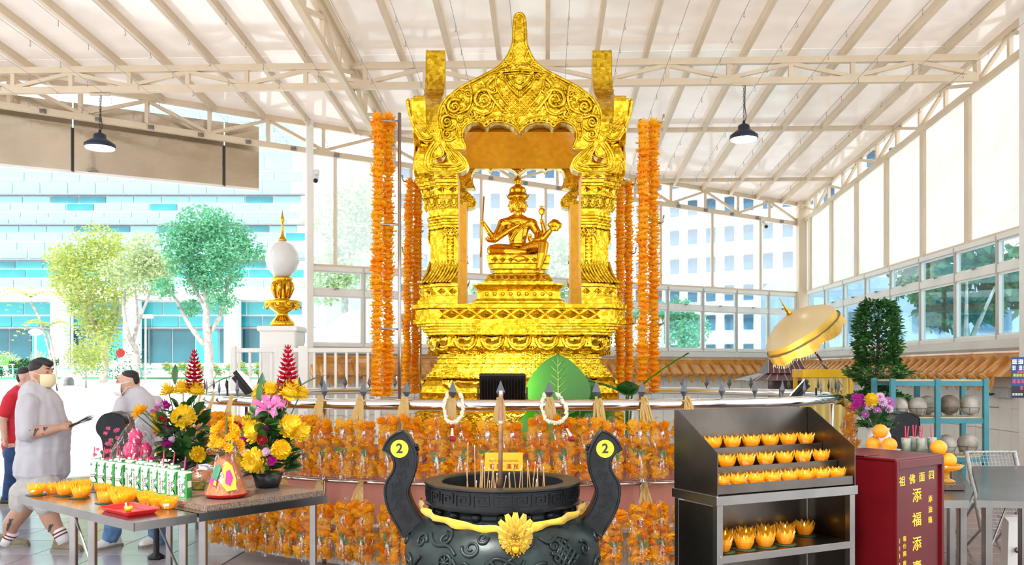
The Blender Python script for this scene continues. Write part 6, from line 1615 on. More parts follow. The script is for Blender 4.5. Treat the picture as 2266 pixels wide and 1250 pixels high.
bouquet('bouquet with a pink lily and a red ginger tip behind the cone offering', 592, 1.15, [('g', 1545, 250, 0, 1.05), ('y', 1330, 300, 0, 1.0), ('y', 1420, 285, 0, 1.2), ('y', 1560, 290, -.04, 1.4), ('y', 1640, 305, 0, 1.0), ('l', 1400, 420, -.12, 1.4), ('l', 1460, 390, -.06, 1.1), ('w', 1440, 450, -.14, 1.0), ('y', 1560, 550, -.10, 1.5), ('y', 1640, 590, -.08, 1.2), ('y', 1300, 590, -.12, 1.4), ('y', 1260, 530, -.06, 1.0), ('p', 1495, 725, -.17, 1.35), ('y', 1290, 810, -.16, 1.5), ('r', 1350, 655, -.17, 1.3), ('m', 1372, 575, -.14, 1.1), ('m', 1425, 810, -.2, 1.2), ('w', 1380, 742, -.18, 1.2), ('w', 1232, 750, -.12, 1.1), ('m', 1212, 660, -.10, 1.2), ('r', 1172, 545, -.06, 1.2), ('y', 1205, 790, -.08, .9)], 0, 37, [(1610, 270, 0, .3, -1.1), (1480, 330, -.05, .9, -.6), (1350, 320, 0, 1.2, .2), (1330, 400, -.06, 1.3, .1)])
# dragon fruit wrapped in film
DRG = mat('dragon_fruit_skin', (.72, .012, .16), .28, 0, .12, 8, coat=.3); DRT = mat('fruit_scale', (.45, .20, .05), .4)
v = onv(300, .88, GZ); db = thing('dragon_fruit_basket', 'film-wrapped pile of pink dragon fruit on a gold dish', 'fruit basket', (v.x, v.y, GZ + .001)); MB().lathe([(.11, 0), (.15, .022), (.178, .05), (.174, .053), (.146, .030), (.10, .012), (.001, .012)], 28).build('dish', GOLDS, db, True)
fz_ = [(0, 0, .078)] + [(.107 * cos(k * PI / 3), .107 * sin(k * PI / 3), .082) for k in range(6)] + [(.063 * cos(PI / 6 + k * 2 * PI / 3), .063 * sin(PI / 6 + k * 2 * PI / 3), .187) for k in range(3)] + [(0, 0, .288)]
for i, (x, y, z) in enumerate(fz_):
    o = tag(MB().lathe([(max(.002, .052 * sin(PI * k / 12)), -.064 * cos(PI * k / 12)) for k in range(13)], 18).build('dragon_fruit', DRG, None, True, loc=(v.x + x, v.y + y, GZ + .001 + z)), 'pink dragon fruit inside the film-wrapped pile', 'fruit', 'dragon fruit in the pile'); o.rotation_euler = (0, 0, i * 1.1)
    sc_ = MB()
    for k in range(9): a = k * 2.4; zq = -.02 + .009 * k; rq = .0505 * max(.2, (1 - (zq / .066) ** 2)) ** .5; sc_.add([(rq * cos(a - .2), rq * sin(a - .2), zq), (rq * cos(a + .2), rq * sin(a + .2), zq), ((rq + .0035) * cos(a), (rq + .0035) * sin(a), zq + .025)], [(0, 1, 2)])
    sc_.build('scale', DRG, o)
MB().lathe([(.185, .045), (.190, .10), (.172, .19), (.125, .27), (.085, .35), (.04, .40), (.06, .46)], 18, wob=lambda a, z: 1 + .03 * sin(4 * a + z * 25), cap=False).build('clear_film', CLR, db, True)
# silk sprigs, orange, wrapped loaf, second burner handle behind
for (X_, Y_, lab) in ((236, 640, 'sprig of small pink silk flowers beside the dragon fruit'), (160, 800, 'sprig of pink silk flowers behind the front cartons')):
    v = onv(c2(X_, 0)[0], .80 if X_ == 236 else .60, GZ); sp_ = thing('silk_sprig', lab, 'flowers', (v.x, v.y, GZ + .001)); zc = Z(c2(0, Y_)[1], v.y) - GZ
    MB().tube([(0, 0, 0), (.01, 0, zc * .6), (0, 0, zc)], .004, 5).build('stem', FERN, sp_)
    pk = daisy(.017, 6, sheet_mat('pink_silk', (.85, .16, .38), .2, .02, .5), YEL, 'silk_flower')
    for k in range(9): a = k * 2.4; place_flower(pk, 'silk_flower', sp_, (.035 * cos(a), .025 * sin(a) - .01, zc + .07 * sin(k * 1.7)), (cos(a), -1, .4), 1.1)
    for k in range(7): o = link('leaf', lm1, sp_, (.0, 0, zc * .4 + .02 * k)); o.rotation_euler = (.6, 0, k * 2.2); o.scale = (.6, .6, .6)
p = onv(c2(590, 0)[0], .775, GZ); orange((p.x, p.y, GZ + .048), .05, 'orange lying among the cartons in front of the bouquet')
v = onv(446, .815, GZ); pb = thing('patterned_dish', 'colourful patterned dish under the wrapped bread', 'dish', (v.x, v.y, GZ + .001)); MB().lathe([(.07, 0), (.085, .008), (.122, .062), (.125, .064), (.118, .058), (.082, .014), (.001, .012)], 24).build('dish', mat('patterned_glaze', (.02, .25, .12), .3, 0, .5, 40, col2=(.75, .5, .05)), pb, True)
lo = thing('wrapped_bread', 'brown round bread wrapped in clear film behind the long carton row', 'bread', (v.x, v.y, GZ + .0145)); MB().lathe([(.06, 0), (.083, .022), (.098, .06), (.078, .10), (.001, .115)], 24, wob=lambda a, z: 1 + .02 * sin(5 * a)).build('loaf', mat('brown_crust', (.28, .10, .03), .45, 0, .3, 10), lo, True); MB().lathe([(.074, .004), (.092, .030), (.108, .065), (.095, .118), (.001, .150)], 16, wob=lambda a, z: 1 + .02 * sin(4 * a + 40 * z), cap=False).build('clear_film', CLR, lo, True); MB().ell((-.02, -.04, .118), .018, 10, 8).build('cherry', REDF, lo, True)
# curled handle of a second burner behind the table and on the far right
def burner2(px, topy, d, lab, sgn, w_px, off=.42, bs=1.0):
    q = P(px, topy, d); s = d / 5.0 * 0 + w_px / 90.0 * d / 8.0
    rt = thing('incense_burner', lab, 'incense burner', (q.x - sgn * off, d + .1, 0))
    MB().lathe([(.10, 0), (.11, .03), (.04, .06), (.035, .60), (.12, .63), (.28, .66), (.36, .72), (.37, .78), (.33, .82), (.29, .82), (.28, .75), (.001, .73)], 36, Matrix.Diagonal((bs, bs, 1, 1))).build('bowl', BRB, rt, True)
    z1 = q.z; lp = [(-.10, z1 - .18), (-.115, z1 - .06), (-.08, z1 - .015), (.0, z1), (.08, z1 - .02), (.13, z1 - .09), (.13, z1 - .16), (.09, z1 - .22), (.075, z1 - .32), (.09, z1 - .42), (.07, z1 - .55), (-.06, z1 - .66), (-.12, z1 - .60), (-.09, z1 - .50), (-.055, z1 - .40), (-.06, z1 - .28)]
    lp = [(sgn * v_.x + sgn * off, v_.y) for v_ in spline([(x, z, 0) for x, z in lp], 4, True)]
    MB().prism([lp], .16, T(0, -.18, 0) @ STAND).build('handle', BRB, rt)
    MB().add([(sgn * (off + a_), b_, z1 + c_) for a_, b_, c_ in ((-.12, -.19, -.17), (-.11, -.19, -.05), (0, -.19, .006), (.08, -.19, -.015), (.08, 0, -.01), (0, 0, .01), (-.11, 0, -.04), (-.12, 0, -.16))], [(0, 1, 6, 7), (1, 2, 5, 6), (2, 3, 4, 5)]).build('copper_cap', mat('worn_copper', (.20, .13, .11), .3, .9, .2, 14), rt)
burner2(257, 912, 7.3, 'dark second burner with a curled handle behind the cartons', -1, 60, .30, .66)
burner2(1998, 912, 7.75, 'dark burner with a curled handle behind the vase', -1, 50, .30, .66)
# gold pot beside it
# ================================================================ people
SKIN = mat('skin', (.50, .27, .18), .5, 0, .08, 10); SKINL = mat('skin_fair', (.58, .34, .25), .5, 0, .08, 10); HAIR = mat('black_hair', (.012, .010, .010), .55, 0, .4, 60, bump=.5, bscale=120)
WSH = mat('white_polo_cloth', (.50, .475, .51), .8, 0, .04, 6, bump=.25, bscale=7); SHO = mat('pale_shorts', (.48, .45, .43), .85, 0, .06, 20, bump=.3, bscale=9); TAT = mat('tattoo_ink', (.06, .07, .08), .6, 0, .6, 40)
MASKY = mat('pale_yellow_mask', (.82, .70, .42), .8, 0, .04); MASKW = mat('white_mask', (.82, .83, .84), .8, 0, .03); SHOE = mat('beige_suede', (.24, .20, .13), .75, 0, .15, 14); SOLE = mat('shoe_sole', (.26, .24, .18), .7); SOCK = mat('striped_sock', (.78, .77, .76), .85); SRED = mat('sock_stripe', (.18, .03, .05), .85)
DEN = mat('blue_denim', (.10, .20, .38), .8, 0, .2, 14, bump=.2, bscale=20); DEND = mat('dark_denim', (.015, .045, .14), .8, 0, .2, 14); REDS = mat('red_polo_cloth', (.55, .012, .03), .8, 0, .06)
def crumple(me, amp=.010, sc=9.0, seed=0.0):
    '''soft vertical folds in a garment'''
    me.update()
    ns = [v.normal.copy() for v in me.vertices]
    for v, n in zip(me.vertices, ns):
        p = v.co; q = noise.noise(Vector((p.x * sc + seed, p.y * sc, p.z * sc * .38))) + .5 * noise.noise(Vector((p.x * sc * 2.1, p.y * sc * 2.1 + seed, p.z * sc)))
        v.co = p + n * (amp * q)
    me.update(); return me
def head_extra(mb, c, yaw, s=1.0):
    """facial features around a head centred at c looking along yaw (0 = -y); head height about .23"""
    M = T(c) @ rotz(yaw) @ Matrix.Scale(s, 4)
    mb.ell((0, .012, .02), (.076, .096, .105), 18, 14, M); mb.ell((0, -.012, -.05), (.066, .076, .072), 16, 12, M)
    mb.ell((0, -.05, -.085), (.036, .04, .03), 12, 8, M)                                   # chin
    mb.tube([(0, -.086, .03), (0, -.112, -.022), (0, -.096, -.034)], [.010, .017, .012], 8, M=M)        # nose
    mb.ell((0, -.086, .045), (.05, .014, .012), 10, 6, M)                                   # brow
    for q in (-1, 1):
        mb.ell((q * .076, .01, -.005), (.011, .022, .034), 8, 8, M); mb.ell((q * .032, -.080, .022), (.016, .011, .009), 8, 6, M); mb.ell((q * .045, -.055, -.03), (.026, .028, .026), 8, 6, M)
    mb.ell((0, -.088, -.062), (.024, .012, .009), 8, 6, M)
def eyes(rt, c, yaw):
    for q in (-1, 1):
        M = T(c) @ rotz(yaw)
        link('eye', MB().ell((q * .032, -.0875, .022), (.012, .005, .005), 8, 6, M).mesh('eye', [mat('dark_eye', (.01, .008, .008), .2)], True), rt)
        link('eyebrow', MB().tube([tuple(M @ Vector((q * .014, -.098, .046))), tuple(M @ Vector((q * .034, -.096, .052))), tuple(M @ Vector((q * .056, -.082, .046)))], [.003, .0045, .002], 5).mesh('eyebrow', [HAIR], True), rt)
def hand_chain(wrist, dirv, up, curl=.5, s=1.0):
    """palm plus five fingers; dirv along the forearm, up: back-of-hand side"""
    d = Vector(dirv).normalized(); u = (Vector(up) - d * Vector(up).dot(d)).normalized(); k = d.cross(u); w_ = Vector(wrist); ch = []
    ch.append([(*(w_), .026 * s), (*(w_ + d * .04 * s), .030 * s, .030 * s), (*(w_ + d * .075 * s), .030 * s)])
    for i, (off, L) in enumerate(((-.030, .070), (-.010, .080), (.010, .074), (.028, .058))):
        b = w_ + d * .080 * s + k * off * s; m_ = b + (d * .55 - u * curl * .35) * L * s * .6; e = m_ + (d * (.5 - curl * .6) - u * curl) * L * s * .55
        ch.append([(*b, .0105 * s), (*m_, .0095 * s), (*e, .008 * s)])
    b = w_ + d * .03 * s - k * .030 * s; m_ = b + (d * .5 - k * .6 - u * .3) * .04 * s; e = m_ + (d * .8 + k * .15 - u * .3) * .035 * s
    ch.append([(*b, .013 * s), (*m_, .011 * s), (*e, .009 * s)])
    return ch
def shoe(rt, p, yaw, m=SHOE, pitch=0):
    M = T(p) @ rotz(yaw) @ Matrix.Rotation(pitch, 4, 'X')
    up_ = [[(0, .075, .05, .038), (0, .02, .055, .042), (0, -.08, .045, .046), (0, -.15, .035, .040)], [(0, .06, .09, .040), (0, .01, .10, .042)]]
    me = blob(up_, .010, 2); setmat(me, m); o = link('shoe', me, rt, M=M)
    sl_ = [(.043, .09), (.046, .0), (.05, -.09), (.046, -.15), (.028, -.185)]; lp = sl_ + [(-x, y) for x, y in reversed(sl_)] + [(-.03, .112), (.03, .112)]
    s = MB(); s.prism([lp], .03); s.build('sole', SOLE, o)
    lc = MB()
    for i in range(4): lc.tube([(-.03, -.02 - .028 * i, .098 - .010 * i), (0, -.028 - .028 * i, .108 - .010 * i), (.03, -.02 - .028 * i, .098 - .010 * i)], .005, 5)
    lc.build('laces', SOCK, o)
# ---- man in white polo walking with incense (faces +x)
MX, MY = X(85, 7.8), 7.8
man = thing('person', 'heavy man in white polo and pale shorts walking with incense sticks', 'person', (MX, MY, 0))
def mp(px, py, dy=0): return Vector((X(px, MY + dy) - MX, dy, Z(py, MY + dy)))
hc = mp(92, 828); YAW = R(80)
hipx = mp(92, 1060).x; ch_ = []
sh = mp(72, 868); ch_.append([(*mp(90, 1075), .17, .20), (*mp(92, 1030), .19, .22), (*mp(95, 970), .205, .22), (*mp(88, 910), .175, .22), (*mp(80, 878), .12, .19), (*mp(82, 862), .075, .09), (*mp(86, 846), .062, .062)])
# legs: near (camera side, dy<0) steps forward, far one behind
kn1 = mp(108, 1135, -.10); an1 = mp(138, 1190, -.10); kn2 = mp(48, 1130, .10); an2 = mp(18, 1195, .10)
ch_.append([(*mp(100, 1070, -.10), .125), (*kn1, .085), (*(kn1 * .5 + an1 * .5 + Vector((-.03, 0, .03))), .075), (*an1, .048), (*(an1 + Vector((.02, 0, -.05))), .046)])
ch_.append([(*mp(78, 1070, .10), .125), (*kn2, .085), (*(kn2 * .5 + an2 * .5 + Vector((-.03, 0, .02))), .075), (*an2, .048), (*(an2 + Vector((-.0, 0, -.04))), .046)])
sA = mp(62, 895, -.21); eA = mp(58, 960, -.26); wA = mp(128, 948, -.20)
ch_.append([(*sA, .082), (*eA, .064), (*(eA * .55 + wA * .45), .056), (*wA, .036)])
sB = mp(100, 890, .2); eB = mp(120, 945, .22); wB = mp(140, 940, .02)
ch_.append([(*sB, .08), (*eB, .06), (*wB, .036)])
ch_ += hand_chain(wA, (1, .35, .12), (0, -1, .4), .6); ch_ += hand_chain(wB, (.8, -.3, .15), (0, 1, .5), .6)
link('body', setmat(blob(ch_, .0125, 3, lambda mb: head_extra(mb, hc, YAW, 1.03)), SKIN), man)
eyes(man, hc, YAW)
hm = [[(*(hc + Vector((-.02, 0, .075))), .088, .080, .062)], [(*(hc + Vector((-.065, 0, .02))), .045, .072, .07)]]
def crest(mb):
    for i in range(7): t = i / 6; mb.ell(hc + Vector((.075 - .15 * t, 0, .095 + .03 * sin(t * 3))), (.03, .05, .032), 10, 8)
link('hair', setmat(blob([[(*(hc + Vector((-.025, 0, .06))), .089, .083, .064)]], .010, 1, crest), HAIR), man)
def mask(rt, c, yaw, m, s=1.0):
    M = T(c) @ rotz(yaw) @ Matrix.Scale(s, 4); mb = MB(); vs = []; n = 11
    for j, (z, k) in enumerate(((.0, 1.0), (-.02, 1.06), (-.045, 1.09), (-.07, 1.06), (-.098, .92), (-.112, .75))):
        for i in range(n):
            a = R(-68) + R(136) * i / (n - 1); f = 1 + .12 * cos(a) ** 4
            vs.append((.083 * k * sin(a), -.012 - .092 * k * f * cos(a), z))
    mb.add(vs, [(j * n + i, j * n + i + 1, (j + 1) * n + i + 1, (j + 1) * n + i) for j in range(5) for i in range(n - 1)])
    mo = link('face_mask', mb.mesh('face_mask', [m], True), rt, M=M)
    for q in (-1, 1):
        st_ = MB(); st_.tube([(q * .078, -.045, -.005), (q * .088, .0, .012), (q * .084, .03, .015)], .0025, 5); st_.tube([(q * .074, -.04, -.09), (q * .088, .0, -.035), (q * .084, .03, -.025)], .0025, 5)
        st_.build('ear_loop', m, mo)
mask(man, hc, YAW, MASKY, 1.06)
# polo: torso, sleeves and collar as one garment shell
pol = [[(*mp(92, 1046), .228, .24, .05), (*mp(93, 1030), .225, .238, .12), (*mp(94, 1010), .222, .236), (*mp(97, 960), .226, .235), (*mp(90, 910), .19, .235), (*mp(80, 882), .14, .205), (*mp(80, 868), .088, .12)], [(*sA, .10), (*(sA * .35 + eA * .65), .092), (*(eA + Vector((.005, 0, .01))), .090)], [(*sB, .098), (*(sB * .4 + eB * .6), .088)]]
link('polo_shirt', setmat(crumple(blob(pol, .0125, 4), .016), WSH), man)
cl = MB(); cl.tube([tuple(mp(82, 862) + Vector((.085 * cos(2 * PI * k / 16), .095 * sin(2 * PI * k / 16), .012 * -cos(2 * PI * k / 16)))) for k in range(16)], .020, 8, closed=True); cl.build('collar', WSH, man, True)
sho = [[(*mp(92, 1080), .19, .22), (*mp(92, 1050), .19, .22)], [(*mp(100, 1075, -.10), .14), (*(kn1 + Vector((-.01, 0, .16))), .125), (*(kn1 + Vector((-.01, 0, .09))), .122, .122, .05)], [(*mp(78, 1075, .10), .14), (*(kn2 + Vector((.02, 0, .16))), .125), (*(kn2 + Vector((.02, 0, .09))), .122, .122, .05)]]
link('shorts', setmat(crumple(blob(sho, .0125, 4), .016), SHO), man)
for (an, kn) in ((an1, kn1), (an2, kn2)):
    ax_ = (kn - an).normalized(); sk_ = MB(); sk_.tube([an - ax_ * .05, an + ax_ * .03, an + ax_ * .085], [.058, .056, .060], 14); so2 = sk_.build('sock', SOCK, man, True)
    for q in (.02, .05): MB().tube([an + ax_ * q, an + ax_ * (q + .012)], .0605, 14).build('stripe', SRED, so2)
shoe(man, Vector((an1.x + .01, -.10, .0)), R(80)); shoe(man, Vector((an2.x + .0, .10, .0)), R(95))
def tattoo(rt, pts):
    for p, r, n in pts:
        q = Vector(p); mb = MB()
        for k in range(7): a = k * .9; mb.tube([tuple(q + Vector((n[0] * .001 + .03 * cos(a) * (k / 7), n[1], .035 * sin(a * 1.3)))), tuple(q + Vector((.03 * cos(a + 1) * (k / 7), n[1], .035 * sin(a * 1.3 + 1.2))))], .006, 5)
        mb.build('tattoo', TAT, rt)
tattoo(man, [(tuple((eA * .6 + wA * .4) + Vector((0, -.057, 0))), .03, (0, 0, 0)), (tuple((eA * .85 + wA * .15) + Vector((0, -.062, 0))), .03, (0, 0, 0)), (tuple((eA * .35 + wA * .65) + Vector((0, -.044, 0))), .03, (0, 0, 0)), (tuple(kn1 * .45 + an1 * .55 + Vector((-.02, -.07, 0))), .03, (0, 0, 0)), (tuple(kn2 * .5 + an2 * .5 + Vector((-.02, -.073, 0))), .03, (0, 0, 0)), (tuple(kn2 * .65 + an2 * .35 + Vector((-.02, -.077, 0))), .03, (0, 0, 0))])
bi = wA + Vector((.085, .02, .01)) + Vector((MX, MY, 0)); isk = thing('incense_bundle', 'fan of dark incense sticks held by the man in the white polo', 'incense sticks', bi)
rn = random.Random(2)
for k in range(16): MB().tube([(-.05, rn.uniform(-.01, .01), -.02 + rn.uniform(-.008, .008)), (.22 + rn.uniform(-.03, .02), rn.uniform(-.04, .04), .085 + rn.uniform(-.03, .03))], .0022, 5).build('stick', mat('dark_incense', (.05, .035, .03), .7) if k == 0 else bpy.data.materials['dark_incense'], isk)
# ---- man in white shirt and jeans turned away, near the open side
M2X, M2Y = X(300, 7.95), 7.95; m2 = thing('person', 'masked man in white long shirt and light jeans bending behind the burner', 'person', (M2X, M2Y, 0))
def m2p(px, py, dy=0): return Vector((X(px, M2Y + dy) - M2X, dy, Z(py, M2Y + dy)))
h2 = m2p(283, 848); Y2 = R(-72)
ch2 = [[(*m2p(300, 1010), .15, .12), (*m2p(305, 960), .17, .13), (*m2p(308, 900), .18, .13), (*m2p(300, 878), .12, .10), (*m2p(292, 866), .058, .058), (*m2p(288, 855), .055, .055)]]
f1, f2 = m2p(245, 1195, -.08), m2p(348, 1200, .05)
ch2.append([(*m2p(285, 1020, -.03), .10), (*m2p(262, 1110, -.12), .075), (*f1, .045)]); ch2.append([(*m2p(315, 1020, .03), .10), (*m2p(345, 1110, 0), .075), (*f2, .045)])
ch2.append([(*m2p(270, 890, -.10), .065), (*m2p(255, 950, -.2), .05), (*m2p(262, 995, -.32), .036)]); ch2.append([(*m2p(345, 890, .05), .065), (*m2p(362, 950, .05), .05), (*m2p(352, 1010, -.05), .036)])
ch2 += hand_chain(m2p(262, 995, -.32), (.1, -.5, -.6), (-1, 0, .2), .5); ch2 += hand_chain(m2p(352, 1010, -.05), (0, -.2, -1), (1, 0, 0), .4)
ch2 = [[(*p[:3], *[r_ * .88 for r_ in p[3:]]) for p in c_] for c_ in ch2]
link('body', setmat(blob(ch2, .013, 3, lambda mb: head_extra(mb, h2, Y2)), SKINL), m2); eyes(m2, h2, Y2); mask(m2, h2, Y2, MASKW, 1.06)
link('hair', setmat(blob([[(*(h2 + Vector((.02, 0, .075))), .08, .07, .05)], [(*(h2 + Vector((.06, 0, .03))), .045, .05, .07)]], .010, 1), HAIR), m2)
s2 = [[(*m2p(300, 1030), .175, .15), (*m2p(306, 960), .195, .155), (*m2p(310, 905), .205, .155), (*m2p(302, 880), .14, .12), (*m2p(294, 870), .075, .075)], [(*m2p(272, 892, -.10), .085), (*m2p(255, 948, -.2), .068), (*m2p(260, 980, -.28), .055)], [(*m2p(345, 892, .05), .085), (*m2p(362, 950, .05), .066), (*m2p(354, 995, -.02), .055)]]
s2 = [[(*p[:3], *[r_ * .88 for r_ in p[3:]]) for p in c_] for c_ in s2]
link('shirt', setmat(crumple(blob(s2, .013, 4), .016), WSH), m2)
j2 = [[(*m2p(300, 1040), .165, .14), (*m2p(300, 1020), .165, .14)], [(*m2p(285, 1035, -.03), .125), (*m2p(262, 1110, -.12), .098), (*(f1 + Vector((0, 0, .03))), .088)], [(*m2p(315, 1035, .03), .125), (*m2p(345, 1110, 0), .098), (*(f2 + Vector((0, 0, .03))), .088)]]
j2 = [[(*p[:3], *[r_ * .9 for r_ in p[3:]]) for p in c_] for c_ in j2]
link('jeans', setmat(crumple(blob(j2, .013, 2), .022, 14), DEN), m2)
for f in (f1, f2): shoe(m2, Vector((f.x, f.y, 0)), R(-30), SOCK)
# ---- person in red shirt and dark jeans, mostly behind the first man
M3X, M3Y = X(30, 10.4), 10.4; m3 = thing('person', 'person in red polo and dark jeans walking behind the man in white', 'person', (M3X, M3Y, 0))
def m3p(px, py, dy=0): return Vector((X(px, M3Y + dy) - M3X, dy, Z(py, M3Y + dy)))
h3 = m3p(58, 834); ch3 = [[(*m3p(38, 985), .15, .13), (*m3p(40, 930), .16, .15), (*m3p(42, 885), .15, .16), (*m3p(48, 866), .09, .11), (*m3p(52, 852), .056, .056)]]
g1, g2 = m3p(20, 1098, -.08), m3p(52, 1098, .1)
ch3.append([(*m3p(32, 990, -.08), .095), (*m3p(28, 1045, -.1), .07), (*g1, .045)]); ch3.append([(*m3p(42, 990, .08), .095), (*m3p(50, 1045, .1), .07), (*g2, .045)])
ch3.append([(*m3p(22, 884, -.16), .065), (*m3p(6, 930, -.2), .05), (*m3p(10, 968, -.22), .034)]); ch3 += hand_chain(m3p(10, 968, -.22), (.1, 0, -1), (-1, -.3, 0), .4)
link('body', setmat(blob(ch3, .013, 3, lambda mb: head_extra(mb, h3, R(100))), SKINL), m3); eyes(m3, h3, R(100)); link('hair', setmat(blob([[(*(h3 + Vector((-.02, 0, .06))), .088, .083, .07)], [(*(h3 + Vector((-.06, 0, .0))), .05, .075, .08)]], .010, 1), HAIR), m3)
link('polo_shirt', setmat(blob([[(*m3p(38, 985), .175, .16), (*m3p(40, 930), .182, .17), (*m3p(42, 888), .17, .18), (*m3p(47, 868), .10, .12)], [(*m3p(22, 886, -.16), .085), (*m3p(12, 912, -.19), .078)]], .013, 4), REDS), m3)
link('jeans', setmat(blob([[(*m3p(38, 1000), .165, .15), (*m3p(38, 985), .165, .15)], [(*m3p(32, 1000, -.08), .115), (*m3p(28, 1045, -.1), .09), (*(g1 + Vector((0, 0, .02))), .075)], [(*m3p(42, 1000, .08), .115), (*m3p(50, 1045, .1), .09), (*(g2 + Vector((0, 0, .02))), .075)]], .013, 2), DEND), m3)
for f in (g1, g2): shoe(m3, Vector((f.x, f.y, 0)), R(90), BLACK)
# ================================================================ fixtures around the shrine
LEDW = mat('lamp_glow', (1, 1, 1), .5, emit=(.95, .98, 1, 9)); DKM = mat('dark_blue_housing', (.02, .03, .06), .4, .3)
def pendant(px, ytop, ybot, d, wpx, label):
    a = P(px, ytop, d); b = P(px, ybot, d); r = wpx / F * d / 2; rt = thing('pendant_lamp', label, 'lamp', (b.x, d, b.z)); L = a.z - b.z
    MB().lathe([(r * .98, 0), (r, .012), (r * .97, .05), (r * .62, .10), (r * .42, .125), (r * .40, .175), (r * .30, .19), (r * .12, .20), (r * .08, .24)], 36).build('housing', DKM, rt, True)
    MB().lathe([(r * .93, .004), (r * .9, -.012), (r * .5, -.02), (.001, -.022)], 36).build('diffuser', LEDW, rt, True)
    cb_ = MB(); n = int((L - .22) / .035)
    for k in range(n):
        z = .23 + k * .035; q = [(.010 * cos(t * PI / 4) if k % 2 else 0, 0 if k % 2 else .010 * cos(t * PI / 4), z + .022 * sin(t * PI / 4)) for t in range(8)]; cb_.tube(q, .003, 4, closed=True)
    cb_.build('chain', BLACK, rt)['kind'] = 'stuff'
    MB().tube(spline([(.0, .0, .2), (.03, 0, .3), (.015, 0, L * .6), (.02, 0, L)], 5), .006, 5).build('cable', BLACK, rt)
    MB().cbox((0, 0, L - .01), (.28, .06, .02), .004).build('bracket', CREAM, rt)
pendant(221, 208, 327, 11.72, 66, 'dark pendant lamp with glowing disc in front of the steel hood')
pendant(1646, 186, 308, 11.28, 62, 'dark pendant lamp with glowing disc above the umbrella side')
# steel hood sheets outside the rear truss
HOOD = mat('hood_steel', (.62, .57, .50), .12, 1.0, .12, .8, bump=1.0, bscale=1.6)
hd = thing('steel_hood', 'long stainless steel hood panel with black straps under the open eave', 'hood', B(11.9, -.2, 4.58))
o = B(11.9, -.2, 4.58)
for (l0, l1) in ((11.9, 12.45), (12.45, 14.6), (14.6, 17.5)):
    m = MB(); a, b = B(l0 + .01, -.2, 0) - o, B(l1 - .01, -.2, 0) - o
    m.bar((a.x, a.y, .5), (b.x, b.y, .5), .03, 1.0); m.build('hood_sheet', HOOD, hd)
    a, b = B(l0, -.22, 0) - o, B(l1, -.22, 0) - o; MB().bar((a.x, a.y, -.02), (b.x, b.y, -.02), .06, .04).build('drip_edge', WHITEP, hd)
for l in (12.45, 14.6):
    a = B(l, -.17, 0) - o; MB().bar((a.x, a.y, -.02), (a.x, a.y, .62), .02, .06).build('strap', BLACK, hd)
# wires with hooks under the roof
HK = mat('grey_wire', (.30, .30, .31), .4, .7); hook = MB().tube(spline([(0, 0, .0), (0, 0, -.03), (.012, 0, -.05), (.0, 0, -.068), (-.014, 0, -.056)], 3), .0035, 5).mesh('wire_hook', [HK], True)
for i in range(-14, 9):
    s = .62 * i + .25; tb_ = min(back_t(s), 19.4) - .05; a, b = H(s, 5), H(s, tb_); za, zb_ = roof_z(a) - .62, roof_z(b) - .50
    q = ('towards the open side' if i < 0 else 'towards the frosted wall')
    wr = thing('hook_wire', 'thin hook wire below the roof, %s from the depth truss %s' % ((ORD + ('last',))[abs(i + 4) if i + 4 < 0 else i + 4], 'towards the open side' if i < -4 else 'towards the frosted wall'), 'wire', (a.x, a.y, za), 0, 'hook wires below the roof')
    MB().tube([(0, 0, 0), tuple(Vector((b.x, b.y, zb_)) - Vector((a.x, a.y, za)))], .003, 5).build('wire', HK, wr)
    t = 9.2 + (i % 3) * .25
    while t < tb_ - .3:
        p = H(s, t); f = (t - 5) / (tb_ - 5); link('wire_hook', hook, wr, (p.x - a.x, p.y - a.y, (zb_ - za) * f), R(40) * (i % 4)); t += .62
    MB().cbox((b.x - a.x, b.y - a.y, zb_ - za - .01), (.08, .05, .06), .005).build('wire_clamp', STEEL, wr)
# flood lights
FIN = mat('black_cast_housing', (.012, .012, .013), .45, .2)
FLG = mat('flood_glow', (1, 1, 1), .5, emit=(1, .95, .85, 28))
def flood(loc, yaw, pitch, w_, h_, label, zfoot):
    rt = thing('flood_light', label, 'flood light', (loc[0], loc[1], zfoot)); dz_ = loc[2] - zfoot
    M = T(0, 0, dz_) @ rotz(yaw) @ Matrix.Rotation(pitch, 4, 'X')           # the glowing face looks along local +y
    link('housing', MB().cbox((0, -.02, 0), (w_, .05, h_), .008).mesh('housing', [FIN]), rt, M=M)
    fn = MB().cbox((0, -.065, -.01), (.006, .045, h_ * .82), .001).mesh('fin', [FIN]); n = 15
    for k in range(n): link('fin', fn, rt, M=M @ T((k - (n - 1) / 2) * w_ * .9 / (n - 1), 0, 0))
    link('glass_face', MB().cbox((0, .008, 0), (w_ * .9, .006, h_ * .88), .001).mesh('glass_face', [FLG]), rt, M=M)
    br = MB(); 
    for s in (-1, 1): br.bar((s * (w_ / 2 + .012), 0, dz_), (s * (w_ / 2 + .012), 0, dz_ - h_ * .6), .012, .03)
    br.bar((-w_ / 2 - .012, 0, dz_ - h_ * .6), (w_ / 2 + .012, 0, dz_ - h_ * .6), .03, .012); br.tube([(0, 0, 0), (0, 0, dz_ - h_ * .6)], .018, 8); br.lathe([(.10, 0), (.10, .012), (.02, .02)], 16); br.build('bracket', FIN, rt)
fc = P(1112, 856, 7.45); flood(fc, 0, R(22), .40, .26, 'black flood light turned to the shrine, its ribbed back beside the big leaf', PLAT)
fl_ = P(545, 842, 9.2); flood(fl_, R(-78), R(38), .38, .28, 'flood light glowing white beside the bouquets, aimed up at the shrine', .0 if False else PLAT)
fr2 = P(1766, 858, 9.6); flood(fr2, R(70), R(40), .38, .26, 'flood light glowing white beside the yellow altar, aimed at the shrine', PLAT)
